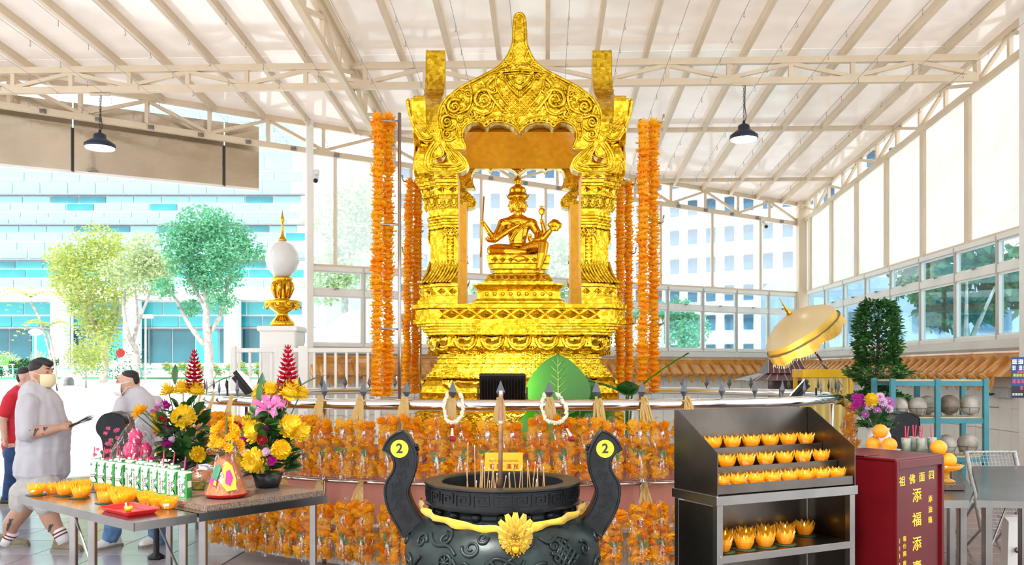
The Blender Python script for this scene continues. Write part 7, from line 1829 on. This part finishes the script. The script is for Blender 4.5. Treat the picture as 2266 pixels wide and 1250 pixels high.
# big leaves behind the rail
def big_leaf(L, w_, vein=9, fold=.25, tip=1.0):
    rows, cols = 22, 14; vs = []
    for i in range(rows + 1):
        t = i / rows; ww = w_ * (sin(PI * min(1, t * .97 + .03) ** .75) ** .8) * (1 if t < .9 else (1 - t) / .1 * .9 + .1)
        for j in range(cols + 1):
            u = j / cols * 2 - 1; x = u * ww; zr = .010 * sin((t - abs(u) * .28) * vein * 2 * PI) * (1 - abs(u)) * (abs(u) > .05) + fold * abs(u) * ww * .5 - .10 * L * t * t
            vs.append((x, t * L - abs(u) ** 2 * .10 * L * (1 - t), zr))
    return MB().add(vs, [(i * (cols + 1) + j, i * (cols + 1) + j + 1, (i + 1) * (cols + 1) + j + 1, (i + 1) * (cols + 1) + j) for i in range(rows) for j in range(cols)])
GLF = sheet_mat('bright_green_leaf', (.045, .26, .004), .5, .04, .2); GLD = sheet_mat('deep_green_leaf', (.02, .17, .03), .3, .10, .2); VEI = sheet_mat('pale_vein', (.40, .62, .12), .4, .05, .3)
pb_ = P(1235, 900, 7.75); lp_ = thing('leafy_plant', 'plant with one huge bright green leaf behind the rail', 'plant', (pb_.x, 7.75, PLAT))
MB().lathe([(.12, 0), (.15, .25), (.165, .27), (.13, .26), (.001, .24)], 24).build('pot', BLACK, lp_, True)
bz_ = pb_.z - PLAT
for (me, m_, x, y, z, rx, rz, tw) in ((big_leaf(.52, .29), GLF, .0, -.04, bz_ - .02, 84, 0, .05), (big_leaf(.40, .2), GLD, .20, .06, bz_ - .08, 70, -25, .1), (big_leaf(.36, .24), GLF, -.12, .0, bz_ - .30, 75, 10, 0), (big_leaf(.3, .17), GLD, .35, .02, bz_ - .22, 60, -50, 0)):
    o = link('leaf', me.mesh('leaf', [m_], True), lp_, M=T(x, y, z) @ rotz(R(rz)) @ Matrix.Rotation(R(rx), 4, 'X'))
    L = max(v[1] for v in me.v); pts = [(0, L * t / 10, .004 - .10 * L * (t / 10) ** 2) for t in range(11)]
    mv = MB().tube(pts, [.008 * (1 - .08 * t) for t in range(11)], 6)
    for k in range(1, 7):
        for s in (-1, 1): t0 = k / 8; mv.tube([(0, L * t0, .004 - .1 * L * t0 ** 2), (s * .12 * L * (1.6 - t0), L * (t0 + .12), .012 - .1 * L * (t0 + .1) ** 2)], [.004, .002], 5)
    link('midrib', mv.mesh('midrib', [VEI], True), o)
    MB().tube([(x, y, z), (x * .3, y * .5, z * .5), (0, 0, .24)], .010, 6).build('stem', GLD, lp_)
p2 = P(1385, 905, 7.7); l2 = thing('leafy_plant', 'plant with a slender leaf arching past the marigold pole behind the rail', 'plant', (p2.x, 7.7, PLAT)); MB().lathe([(.12, 0), (.15, .25), (.165, .27), (.13, .26), (.001, .24)], 24).build('pot', BLACK, l2, True)
for (L, w_, m_, rx, rz, x) in ((.62, .10, GLF, 42, -97, .05), (.36, .12, GLD, 25, 75, .0), (.3, .1, GLD, 30, 170, .02)):
    q = P(1425, 872, 7.7); o = link('leaf', big_leaf(L, w_).mesh('leaf', [m_], True), l2, M=T(x, -.02, q.z - PLAT) @ rotz(R(rz)) @ Matrix.Rotation(R(rx), 4, 'X')); MB().tube([(x, -.02, q.z - PLAT), (0, 0, .24)], .008, 6).build('stem', GLD, l2)
# lamp with egg globe on a white pillar, white fence
GLOB = mat('opal_globe', (.74, .74, .74), .22, 0, .02)
px_ = P(625, 726, 13.0); pil = tag(MB().cbox((0, 0, px_.z / 2), (.54, .54, px_.z), .02).cbox((0, 0, px_.z - .02), (.60, .60, .08), .015).cbox((0, 0, .08), (.62, .62, .16), .015).build('lamp_pillar', WHITEP, None, loc=(px_.x, 13.0, 0)), 'square white pillar carrying the egg-shaped lamp', 'pillar')
k_ = 13.0 / F; lg = thing('egg_lamp', 'white egg-shaped lamp on a gold lotus stand with a pointed finial', 'lamp', (px_.x, 13.0, px_.z + .021))
MB().lathe([(26 * k_, 0), (26 * k_, 8 * k_), (22 * k_, 14 * k_), (14 * k_, 22 * k_), (12 * k_, 30 * k_), (24 * k_, 38 * k_), (36 * k_, 48 * k_), (40 * k_, 56 * k_), (34 * k_, 58 * k_), (16 * k_, 58 * k_)], 32).build('stand', GOLDS, lg, True)
MB().lathe([(16 * k_, 58 * k_), (13 * k_, 66 * k_), (13 * k_, 90 * k_), (20 * k_, 98 * k_), (22 * k_, 104 * k_), (22 * k_, 109 * k_), (15 * k_, 110 * k_)], 24).build('neck', GOLDS, lg, True)
lpm = petal_mesh(9 * k_, 18 * k_, 4 * k_, 'lotus_petal', GOLDS)
for q in range(10): a = q * PI / 5; link('lotus_petal', lpm, lg, M=rotz(a) @ T(0, -32 * k_, 55 * k_) @ Matrix.Rotation(R(-28), 4, 'X'))
for q in range(8): a = q * PI / 4; MB().tube([(20 * k_ * cos(a), 20 * k_ * sin(a), 98 * k_), (22 * k_ * cos(a), 22 * k_ * sin(a), 84 * k_), (15 * k_ * cos(a), 15 * k_ * sin(a), 62 * k_)], [.03, .035, .012], 6).build('leaf_scroll', GOLDS, lg, True)
MB().lathe([(.01, 108 * k_), (18 * k_, 112 * k_), (30 * k_, 126 * k_), (37 * k_, 146 * k_), (34 * k_, 164 * k_), (24 * k_, 180 * k_), (10 * k_, 189 * k_), (.004, 191 * k_)], 32).build('globe', GLOB, lg, True)
MB().lathe([(9 * k_, 189 * k_), (10 * k_, 193 * k_), (5 * k_, 198 * k_), (3 * k_, 206 * k_), (2 * k_, 230 * k_), (5 * k_, 234 * k_), (3.5 * k_, 240 * k_), (.3 * k_, 258 * k_)], 14).build('finial', GOLDS, lg, True)
FD = 12.4; fa, fb = X(517, FD), X(836, FD); zt2 = Z(775, FD); fn_ = thing('white_fence', 'white steel picket fence between the lamp pillar and the shrine', 'fence', ((fa + fb) / 2, FD, 0)); fm_ = (fa + fb) / 2
MB().cbox((0, 0, zt2), (fb - fa, .06, .06), .006).build('top_rail', WHITEP, fn_); MB().cbox((0, 0, .12), (fb - fa, .04, .05), .006).build('bottom_rail', WHITEP, fn_)
bm2 = MB().cbox((0, 0, (zt2 + .12) / 2), (.035, .03, zt2 - .12), .004).mesh('picket', [WHITEP])
for k in range(int((fb - fa) / .155)): link('picket', bm2, fn_, (fa - fm_ + .08 + k * .155, 0, 0))
for x in (fa, X(620, FD), X(672, FD), fb): MB().cbox((x - fm_, 0, (zt2 + .06) / 2), (.08 if x in (fa, fb) else .14, .08, zt2 + .06), .006).build('post', WHITEP, fn_)
# cameras
CCW = mat('camera_white', (.75, .75, .74), .4)
for (l, off, z, lab) in ((11.06, .14, 4.72, 'small security camera on the left column beside the hood'), (1.25, .08, 4.75, 'small security camera under the rear truss near the corner')):
    v = B(l, off, z); cc = thing('security_camera', lab, 'camera', v); MB().cbox((0, .03, .14), (.09, .09, .10), .01).build('mount', CCW, cc); MB().tube([(0, .02, .08), (.02, -.14, -.02)], .045, 14).build('barrel', CCW, cc, True); MB().tube([(.02, -.14, -.02), (.024, -.16, -.033)], .036, 14).build('lens', BLACK, cc, True)
# ================================================================ outside: street trees, glass building, neighbours
BD_ = 72.0
GPAL = mat('pale_glass_panel', (.25, .50, .54), .12, 0, .10, .15, spec=.8); GTEA = mat('teal_glass_panel', (.02, .36, .40), .08, 0, .15, .15, spec=.9); GDRK = mat('dark_shop_glass', (.010, .10, .13), .06, 0, .4, .2, spec=.9); GWIN = mat('office_window', (.02, .26, .32), .08, 0, .4, .3, spec=.9); FACW = mat('facade_white', (.74, .75, .76), .5, 0, .03)
bx0, bx1 = X(-140, BD_), X(760, BD_); gb_ = 1.19
bld = thing('glass_building', 'wide office block with rows of pale and teal glass across the street', 'building', ((bx0 + bx1) / 2, BD_ + 6, gb_)); mx = (bx0 + bx1) / 2
MB().box((0, .3, 11), (bx1 - bx0, 11.4, 22)).build('core', FACW, bld)
rows = [(236, 266, 'p'), (269, 299, 'p'), (302, 335, 'p'), (338, 372, 'p'), (376, 398, 'p'), (401, 425, 'p'), (432, 446, 'w'), (449, 463, 'w'), (467, 479, 'p'), (482, 492, 'p'), (498, 511, 'w'), (514, 530, 'w'), (534, 551, 'p'), (554, 569, 'p'), (577, 592, 't'), (595, 612, 't'), (616, 636, 'p'), (668, 695, 't'), (699, 722, 't'), (728, 803, 'd')]
pmx = {}
rn = random.Random(6)
for ri, (y0, y1, k) in enumerate(rows):
    za, zb2 = Z(y1, BD_) - gb_, Z(y0, BD_) - gb_; wpx = 62 if k != 'd' else 52; off = (ri * 23) % 50
    for ci in range(16):
        xa = -130 + off - 50 + ci * wpx; xb = xa + wpx - 3
        if xb > 690 or xa < -110: continue
        kk = k
        if k == 'w': kk = 'w' if rn.random() < .33 else 'p'
        if k == 'd' and rn.random() < .3: kk = 't'
        if k == 't' and rn.random() < .25: kk = 'w'
        me = pmx.get((ri, kk))
        if me is None: me = pmx[(ri, kk)] = MB().box((0, 0, 0), (wpx / F * BD_ - .11, .12, zb2 - za)).mesh('glass_pane', [{'p': GPAL, 't': GTEA, 'w': GWIN, 'd': GDRK}[kk]])
        link('glass_pane', me, bld, ((X(xa, BD_) + X(xb, BD_)) / 2 - mx, -5.45, (za + zb2) / 2))
for (y, h, dep) in ((428.5, 3, .5), (495, 3, .5), (573, 3, .5), (651, 26, 1.6), (725, 3, .3)):
    MB().box((0, -5.4 - dep / 2, Z(y, BD_) - gb_), (bx1 - bx0, dep, h / F * BD_)).build('ledge', FACW if h > 5 else mat('ledge_grey', (.22, .24, .27), .5), bld)
for px in (142, 300, 520): MB().box((X(px, BD_) - mx, -6.6, (Z(665, BD_) - gb_) / 2), (1.1, 1.1, Z(665, BD_) - gb_)).build('pillar', FACW, bld)
# trees
BARK = mat('grey_bark', (.38, .35, .33), .85, 0, .25, 6)
def leaf_cloud(mb, c, r, n, size, rn, droop=.2):
    for _ in range(n):
        v = Vector((rn.gauss(0, 1), rn.gauss(0, 1), rn.gauss(0, 1))).normalized() * (rn.random() ** .4); p = Vector((c[0] + v.x * r[0], c[1] + v.y * r[1], c[2] + v.z * r[2]))
        d = Vector((rn.gauss(0, 1), rn.gauss(0, 1), rn.gauss(-droop, .7))).normalized(); s = d.cross(Vector((rn.gauss(0, 1), rn.gauss(0, 1), rn.gauss(0, 1)))).normalized(); L = size * rn.uniform(.6, 1.3)
        mb.add([p, p + d * L * .5 + s * L * .26, p + d * L, p + d * L * .5 - s * L * .26], [(0, 1, 2, 3)])
def tree(label, base, d, clumps, trunk, m, n, size, seed, name='street_tree'):
    """clumps: (px, py, rpx) crown puffs measured on the photograph at the tree's own distance"""
    rn = random.Random(seed); b = P(base[0], base[1], d); gz0 = 1.292 if d == 44 else gz(d); rt = thing(name, label, 'tree', (b.x, d, gz0 - .02)); o = Vector((b.x, d, gz0 - .02))
    tk = MB()
    for pts, r0 in trunk:
        q = [P(x, y, d) - o + Vector((0, rn.uniform(-.3, .3) * (i > 0), 0)) for i, (x, y) in enumerate(pts)]
        if pts[0] == base: q[0].z = 0
        q = spline(q, 4); nq = len(q); tk.tube(q, [r0 * .6 * (1 - .65 * i / nq) for i in range(nq)], 8)
    tk.build('trunk', BARK, rt, True)
    fm = MB(); tot = sum(c[2] ** 2 for c in clumps)
    for (x, y, r) in clumps:
        c = P(x, y, d) - o; rr = r / F * d; c.y = rn.uniform(-.8, .8); leaf_cloud(fm, c, (rr * 1.12, rr * 1.1, rr * .95), int(n * r * r / tot), size * .8, rn)
    fm.build('foliage', m, rt)['kind'] = 'stuff'
    return rt
TG1 = sheet_mat('yellow_green_foliage', (.40, .48, .13), .4, .02, .5); TG2 = sheet_mat('pale_green_foliage', (.46, .55, .30), .4, .02, .5); TG3 = sheet_mat('blue_green_foliage', (.13, .40, .22), .4, .02, .5); TG4 = sheet_mat('deep_foliage', (.03, .13, .04), .3, .02, .5)
tree('broad yellow-green street tree nearest the papaya', (228, 838), 38, [(205, 540, 55), (160, 580, 45), (250, 570, 55), (140, 620, 38), (200, 620, 60), (270, 640, 40), (170, 670, 40), (230, 690, 45), (250, 740, 30), (200, 720, 35), (120, 565, 25)], [([(228, 838), (228, 790), (215, 750), (205, 690), (200, 620)], .32), ([(228, 790), (245, 740), (258, 690), (260, 630)], .2), ([(215, 750), (180, 690), (160, 620)], .14)], TG1, 7500, .22, 1)
tree('slim pale-leaved street tree in the middle of the row', (297, 838), 36, [(320, 545, 35), (290, 580, 42), (350, 590, 40), (300, 620, 40), (345, 630, 32), (370, 600, 28), (265, 600, 28), (320, 580, 36)], [([(297, 838), (296, 780), (292, 745), (280, 690), (272, 640)], .24), ([(294, 760), (305, 710), (330, 660), (345, 610)], .15), ([(300, 730), (302, 680), (300, 620)], .12)], TG2, 4200, .2, 2)
tree('tall blue-green street tree beside the lamp pillar', (460, 845), 34, [(440, 495, 48), (490, 500, 40), (400, 530, 45), (460, 550, 60), (520, 560, 45), (555, 560, 30), (410, 580, 40), (490, 610, 50), (440, 620, 40), (380, 640, 28), (500, 670, 30), (420, 680, 22), (540, 520, 26)], [([(460, 845), (462, 780), (458, 720), (455, 660), (440, 600)], .36), ([(458, 770), (425, 720), (390, 670), (375, 640)], .18), ([(462, 740), (485, 690), (505, 630), (515, 580)], .18), ([(456, 690), (420, 620), (400, 580)], .14)], TG3, 9500, .2, 3)
tree('leafy tree seen through the rear windows left of the shrine', (760, 800), 30, [(745, 480, 60), (800, 430, 55), (770, 540, 55), (830, 500, 55), (740, 600, 50), (800, 610, 50), (880, 560, 50), (720, 640, 40)], [([(760, 800), (765, 700), (770, 560)], .3)], TG2, 6000, .24, 4)
tree('round tree outside the rear windows beside the marigold pole', (1515, 800), 30, [(1510, 690, 38), (1490, 720, 40), (1540, 720, 36), (1515, 745, 38), (1440, 700, 45), (1395, 720, 40)], [([(1515, 800), (1515, 740)], .25)], TG3, 4500, .2, 5)
tree('leafy tree behind the shrine seen past the statue', (1210, 800), 32, [(1215, 540, 55), (1190, 590, 50), (1240, 620, 55), (1200, 650, 50), (1080, 650, 45), (1270, 560, 45)], [([(1210, 800), (1210, 620)], .28)], TG2, 5000, .24, 6)
SHG = {}
def shrub_tree(label, px, d, ybase, ytop, wpx, m, n, seed): return tree(label, (px, ybase), d, [(px, ytop + wpx * .5, wpx * .5), (px - wpx * .3, (ytop + ybase) / 2, wpx * .42), (px + wpx * .3, (ytop + ybase) / 2, wpx * .42), (px, (ytop + ybase) / 2 + 8, wpx * .5)], [([(px, ybase), (px, ytop + 20)], .06)], m, n, .16, seed, 'garden_shrub')
shrub_tree('bright yellow-green shrub behind the walking man', 190, 34.6, 840, 730, 90, TG1, 1600, 11)
shrub_tree('dark shrub at the foot of the glass building', 250, 50, 836, 770, 120, TG4, 1500, 12)
for i, (px, w_) in enumerate(((18, 19), (47, 18), (77, 19), (106, 18))):
    o = shrub_tree('clipped round hedge ball in the row behind the green sign', px, 46, 836, 796 - (i % 2) * 4, w_, TG4, 600, 20 + i); o['group'] = 'hedge balls behind the green sign'
for i, px in enumerate((30, 90)): shrub_tree(('loose leafy shrub behind the hedge balls', 'loose leafy shrub at the foot of the papaya')[i], px, 48, 830, 774, 36, TG2, 900, 30 + i)
for i in range(9):
    o = shrub_tree('low yellow-green border plant in the row along the lawn', 380 + i * 32, 44, 828, 800, 19, TG1, 420, 40 + i); o['group'] = 'border plants along the lawn'
# papaya with long fronds
pp = P(120, 836, 33); pa = thing('papaya_tree', 'two thin leaning stems with long feathery fronds', 'tree', (pp.x, 33, gz(33) - .02)); o = Vector((pp.x, 33, gz(33) - .02)); fr3 = MB(); rn = random.Random(14)
for (pts, top, nf, L) in (([(128, 836), (105, 760), (85, 700), (68, 668)], (68, 655), 11, 1.5), ([(128, 836), (118, 780), (106, 730)], (105, 722), 10, 1.2)):
    q = [P(x, y, 33) - o for x, y in pts]; q[0].z = 0; MB().tube(spline(q, 4), .05, 6).build('stem', BARK, pa, True); c = P(*top, 33) - o
    for k in range(nf):
        a = k * 2 * PI / nf; d = Vector((cos(a), sin(a) * .8, .35 * sin(k * 3.1)))
        for i in range(12):
            t = i / 11; p = c + d * L * t + Vector((0, 0, .35 * sin(t * 2.6) - .6 * t * t)); s = Vector((-d.y, d.x, 0)).normalized()
            for sg_ in (-1, 1): fr3.add([p, p + s * sg_ * .26 * sin(PI * (.1 + .8 * t)) + Vector((0, 0, -.06)), p + d * .12], [(0, 1, 2)])
fr3.build('fronds', TG1, pa)['kind'] = 'stuff'
# lawn strip, green mesh fence, street furniture
MB().box((0, 0, 0), (56, 3.2, .10)).build('lawn_strip', GRASS, None, loc=(-25, 43.5, 1.22)); tag(bpy.data.objects['lawn_strip'], 'green lawn strip along the street in front of the building', 'lawn')
GFE = mat('green_fence_paint', (.05, .40, .32), .5); fo = thing('mesh_fence', 'long low green wire fence along the far edge of the forecourt', 'fence', (-14, 40.5, 1.19))
MB().bar((-14, 0, .5), (16, 0, .5), .03, .03).build('top_rail', GFE, fo); MB().bar((-14, 0, .06), (16, 0, .06), .03, .03).build('bottom_rail', GFE, fo)
pm2 = MB().tube([(0, 0, -.02), (0, 0, .52)], .025, 6).mesh('fence_post', [GFE]); 
for k in range(21): link('fence_post', pm2, fo, (-14 + k * 1.5, 0, 0))
fw = MB()
for k in range(200): fw.bar((-14 + k * .15, 0, .06), (-14 + k * .15, 0, .5), .006, .006)
fw.build('wire_infill', GFE, fo)['kind'] = 'stuff'
SGN = mat('sign_green', (.10, .60, .05), .5); me = text_mesh('Hub Gr', .62, .03, bold=.012); me.materials.append(SGN)
hs_ = P(36, 799, 44.5); st_ = thing('green_sign', 'green letters of a building sign reading Hub Gr above the hedge', 'sign', (hs_.x, 42.4, 1.19)); link('letters', me, st_, M=T(0, 0, Z(799, 42.4) - 1.19) @ Matrix.Rotation(R(90), 4, 'X')); MB().bar((-1, .05, 0), (-1, .05, .7), .05, .05).build('post', FACW, st_); MB().bar((1, .05, 0), (1, .05, .7), .05, .05).build('post', FACW, st_); MB().bar((-1.1, .05, Z(806, 42.4) - 1.19), (1.1, .05, Z(806, 42.4) - 1.19), .04, .05).build('rail', FACW, st_)
LPO = mat('lamp_post_white', (.72, .72, .72), .4)
for (px, yt, lab) in ((160, 690, 'thin white lamp post behind the yellow-green tree'), (322, 700, 'thin white lamp post beside the pale-leaved tree'), (79, 735, 'short lamp post with round head by the hedge')):
    b = P(px, 836, 39.5); t = Z(yt, 39.5) - 1.16; lo_ = thing('lamp_post', lab, 'lamp post', (b.x, 39.5, 1.16)); MB().tube([(0, 0, 0), (0, 0, t)], .05, 8).build('post', LPO, lo_, True)
    if px == 79: MB().ell((0, 0, t), (.3, .3, .16), 12, 8).build('head', LPO, lo_, True)
    else: MB().cbox((.1, 0, t), (.5, .2, .18), .03).build('head', LPO, lo_)
b = P(268, 836, 39.2); rs = thing('road_sign', 'round red road sign with a white plate on a post', 'sign', (b.x, 39.2, 1.15)); MB().tube([(0, 0, 0), (0, 0, 1.5)], .04, 8).build('post', LPO, rs); MB().tube([(0, -.05, Z(781, 39.2) - 1.15), (0, -.09, Z(781, 39.2) - 1.15)], .2, 20).build('red_disc', mat('sign_red', (.6, .04, .03), .5), rs); MB().cbox((.02, -.06, Z(800, 39.2) - 1.15), (.3, .03, .3), .01).build('white_plate', LPO, rs)
b = P(252, 838, 39); rs2 = thing('road_sign', 'small white round mirror sign beside the red road sign', 'sign', (b.x, 39, 1.14)); MB().tube([(0, 0, 0), (0, 0, .6)], .03, 8).build('post', LPO, rs2); MB().tube([(0, -.03, .75), (0, -.06, .75)], .2, 20).build('disc', LPO, rs2)
b = P(159, 842, 36); tn = thing('white_shelter', 'small rounded white shelter at the far edge of the forecourt', 'shelter', (b.x, 36, gz(36))); prof = [(-.34, 0), (-.33, .25), (-.25, .42), (-.1, .52), (.1, .52), (.25, .42), (.33, .25), (.34, 0), (.24, 0), (.22, .22), (.14, .36), (-.14, .36), (-.22, .22), (-.24, 0)]
MB().prism([prof], .5, T(0, -.25, 0) @ STAND).build('shell', LPO, tn); MB().cbox((0, .1, .17), (.44, .04, .34), .01).build('back_board', mat('shelter_grey', (.25, .28, .32), .5), tn)
# neighbours seen through the windows
def block(name, label, c, w_, d_, h, rz, nx, nz, wm, zlo, zstep, hw, pad=.35, sun=True):
    rt = thing(name, label, 'building', (c[0], c[1], 0), rz); MB().box((0, 0, h / 2), (w_, d_, h)).build('walls', FACW, rt)
    me = MB().box((0, 0, 0), (w_ / nx * .5, .12, hw)).mesh('window_glass', [wm]); lm = MB().box((0, 0, 0), (w_ / nx * .62, .5, .12)).mesh('sunshade', [FACW])
    for i in range(nx):
        for j in range(nz):
            x = -w_ / 2 + w_ / nx * (i + .5); z = zlo + j * zstep; link('window_glass', me, rt, (x, -d_ / 2 - .03, z))
            if sun: link('sunshade', lm, rt, (x, -d_ / 2 - .25, z + hw * .62))
WB = mat('blue_grey_window', (.04, .10, .17), .15, 0, .3, .5)
block('apartment_block', 'white apartment block with rows of small windows beyond the rear glass', (16.0, 60), 22, 10, 26, R(-30), 18, 12, WB, 2.8, 1.9, .95)
block('apartment_block', 'white block with long balconies behind the trees left of the shrine', (-3, 78), 14, 8, 22, 0, 9, 7, WB, 3.2, 2.6, 1.2)
block('side_building', 'low blue-grey building outside the side windows', (16.5, 33), 13, 5, 5.0, R(-12), 6, 1, WB, 3.4, 1, .7, sun=False)
for ch in bpy.data.objects:
    if ch.name.startswith('walls') and ch.parent and ch.parent.name.startswith('side_building'): ch.data.materials[0] = mat('blue_grey_render', (.24, .30, .42), .6, 0, .08, .6)
def near_tree(label, x, y, zc, rs, n, seed):
    rn = random.Random(seed); rt = thing('mango_tree', label, 'tree', (x, y, -.03)); tk = MB(); tk.tube([(0, 0, 0), (.1, .0, zc * .5), (0, .1, zc)], [.16, .12, .05], 8)
    for k in range(6): a = k * 1.05; tk.tube([(.05, 0, zc * .6), (.7 * cos(a), .9 * sin(a), zc + .2)], [.06, .02], 6)
    tk.build('trunk', BARK, rt, True); fm = MB()
    for (cx, cy, cz, r) in rs: leaf_cloud(fm, (cx, cy, cz), (r, r * 1.2, r * .8), int(n / len(rs)), .26, rn, .7)
    fm.build('foliage', TG4, rt)['kind'] = 'stuff'
near_tree('dark long-leaved tree outside the side windows by the rack', 9.2, 17.5, 3.4, [(0, 0, 3.8, .8), (-.8, 0, 3.5, .6), (.7, -.3, 3.7, .7), (-.3, .2, 2.9, .45), (1.2, 0, 3.3, .5), (0, .4, 4.4, .9), (-1.2, .3, 4.2, .6), (.35, 0, 3.0, .4)], 2600, 51)
# marble boulder outside the rear windows
mb_ = [[(0, 0, .6, .9, .5), (.2, 0, 1.3, .85, .45), (.0, 0, 2.0, .75, .4), (.3, 0, 2.5, .5, .3)], [(-.7, 0, .6, .5, .4), (-.6, 0, 1.5, .5, .35), (-.5, 0, 2.2, .35, .3)]]
v = P(760, 800, 19.5); o = tag(link('marble_boulder', setmat(blob(mb_, .06, 1), mat('streaked_marble', (.40, .42, .45), .6, 0, .3, 2.5, col2=(.72, .72, .72))), None, (v.x, 19.5, .1)), 'upright streaked marble boulder outside the rear windows', 'stone')
v = P(1420, 800, 22); o = tag(link('marble_boulder', o.data, None, (v.x, 22, .2), R(40)), 'marble boulder outside the window behind the marigold strands', 'stone')
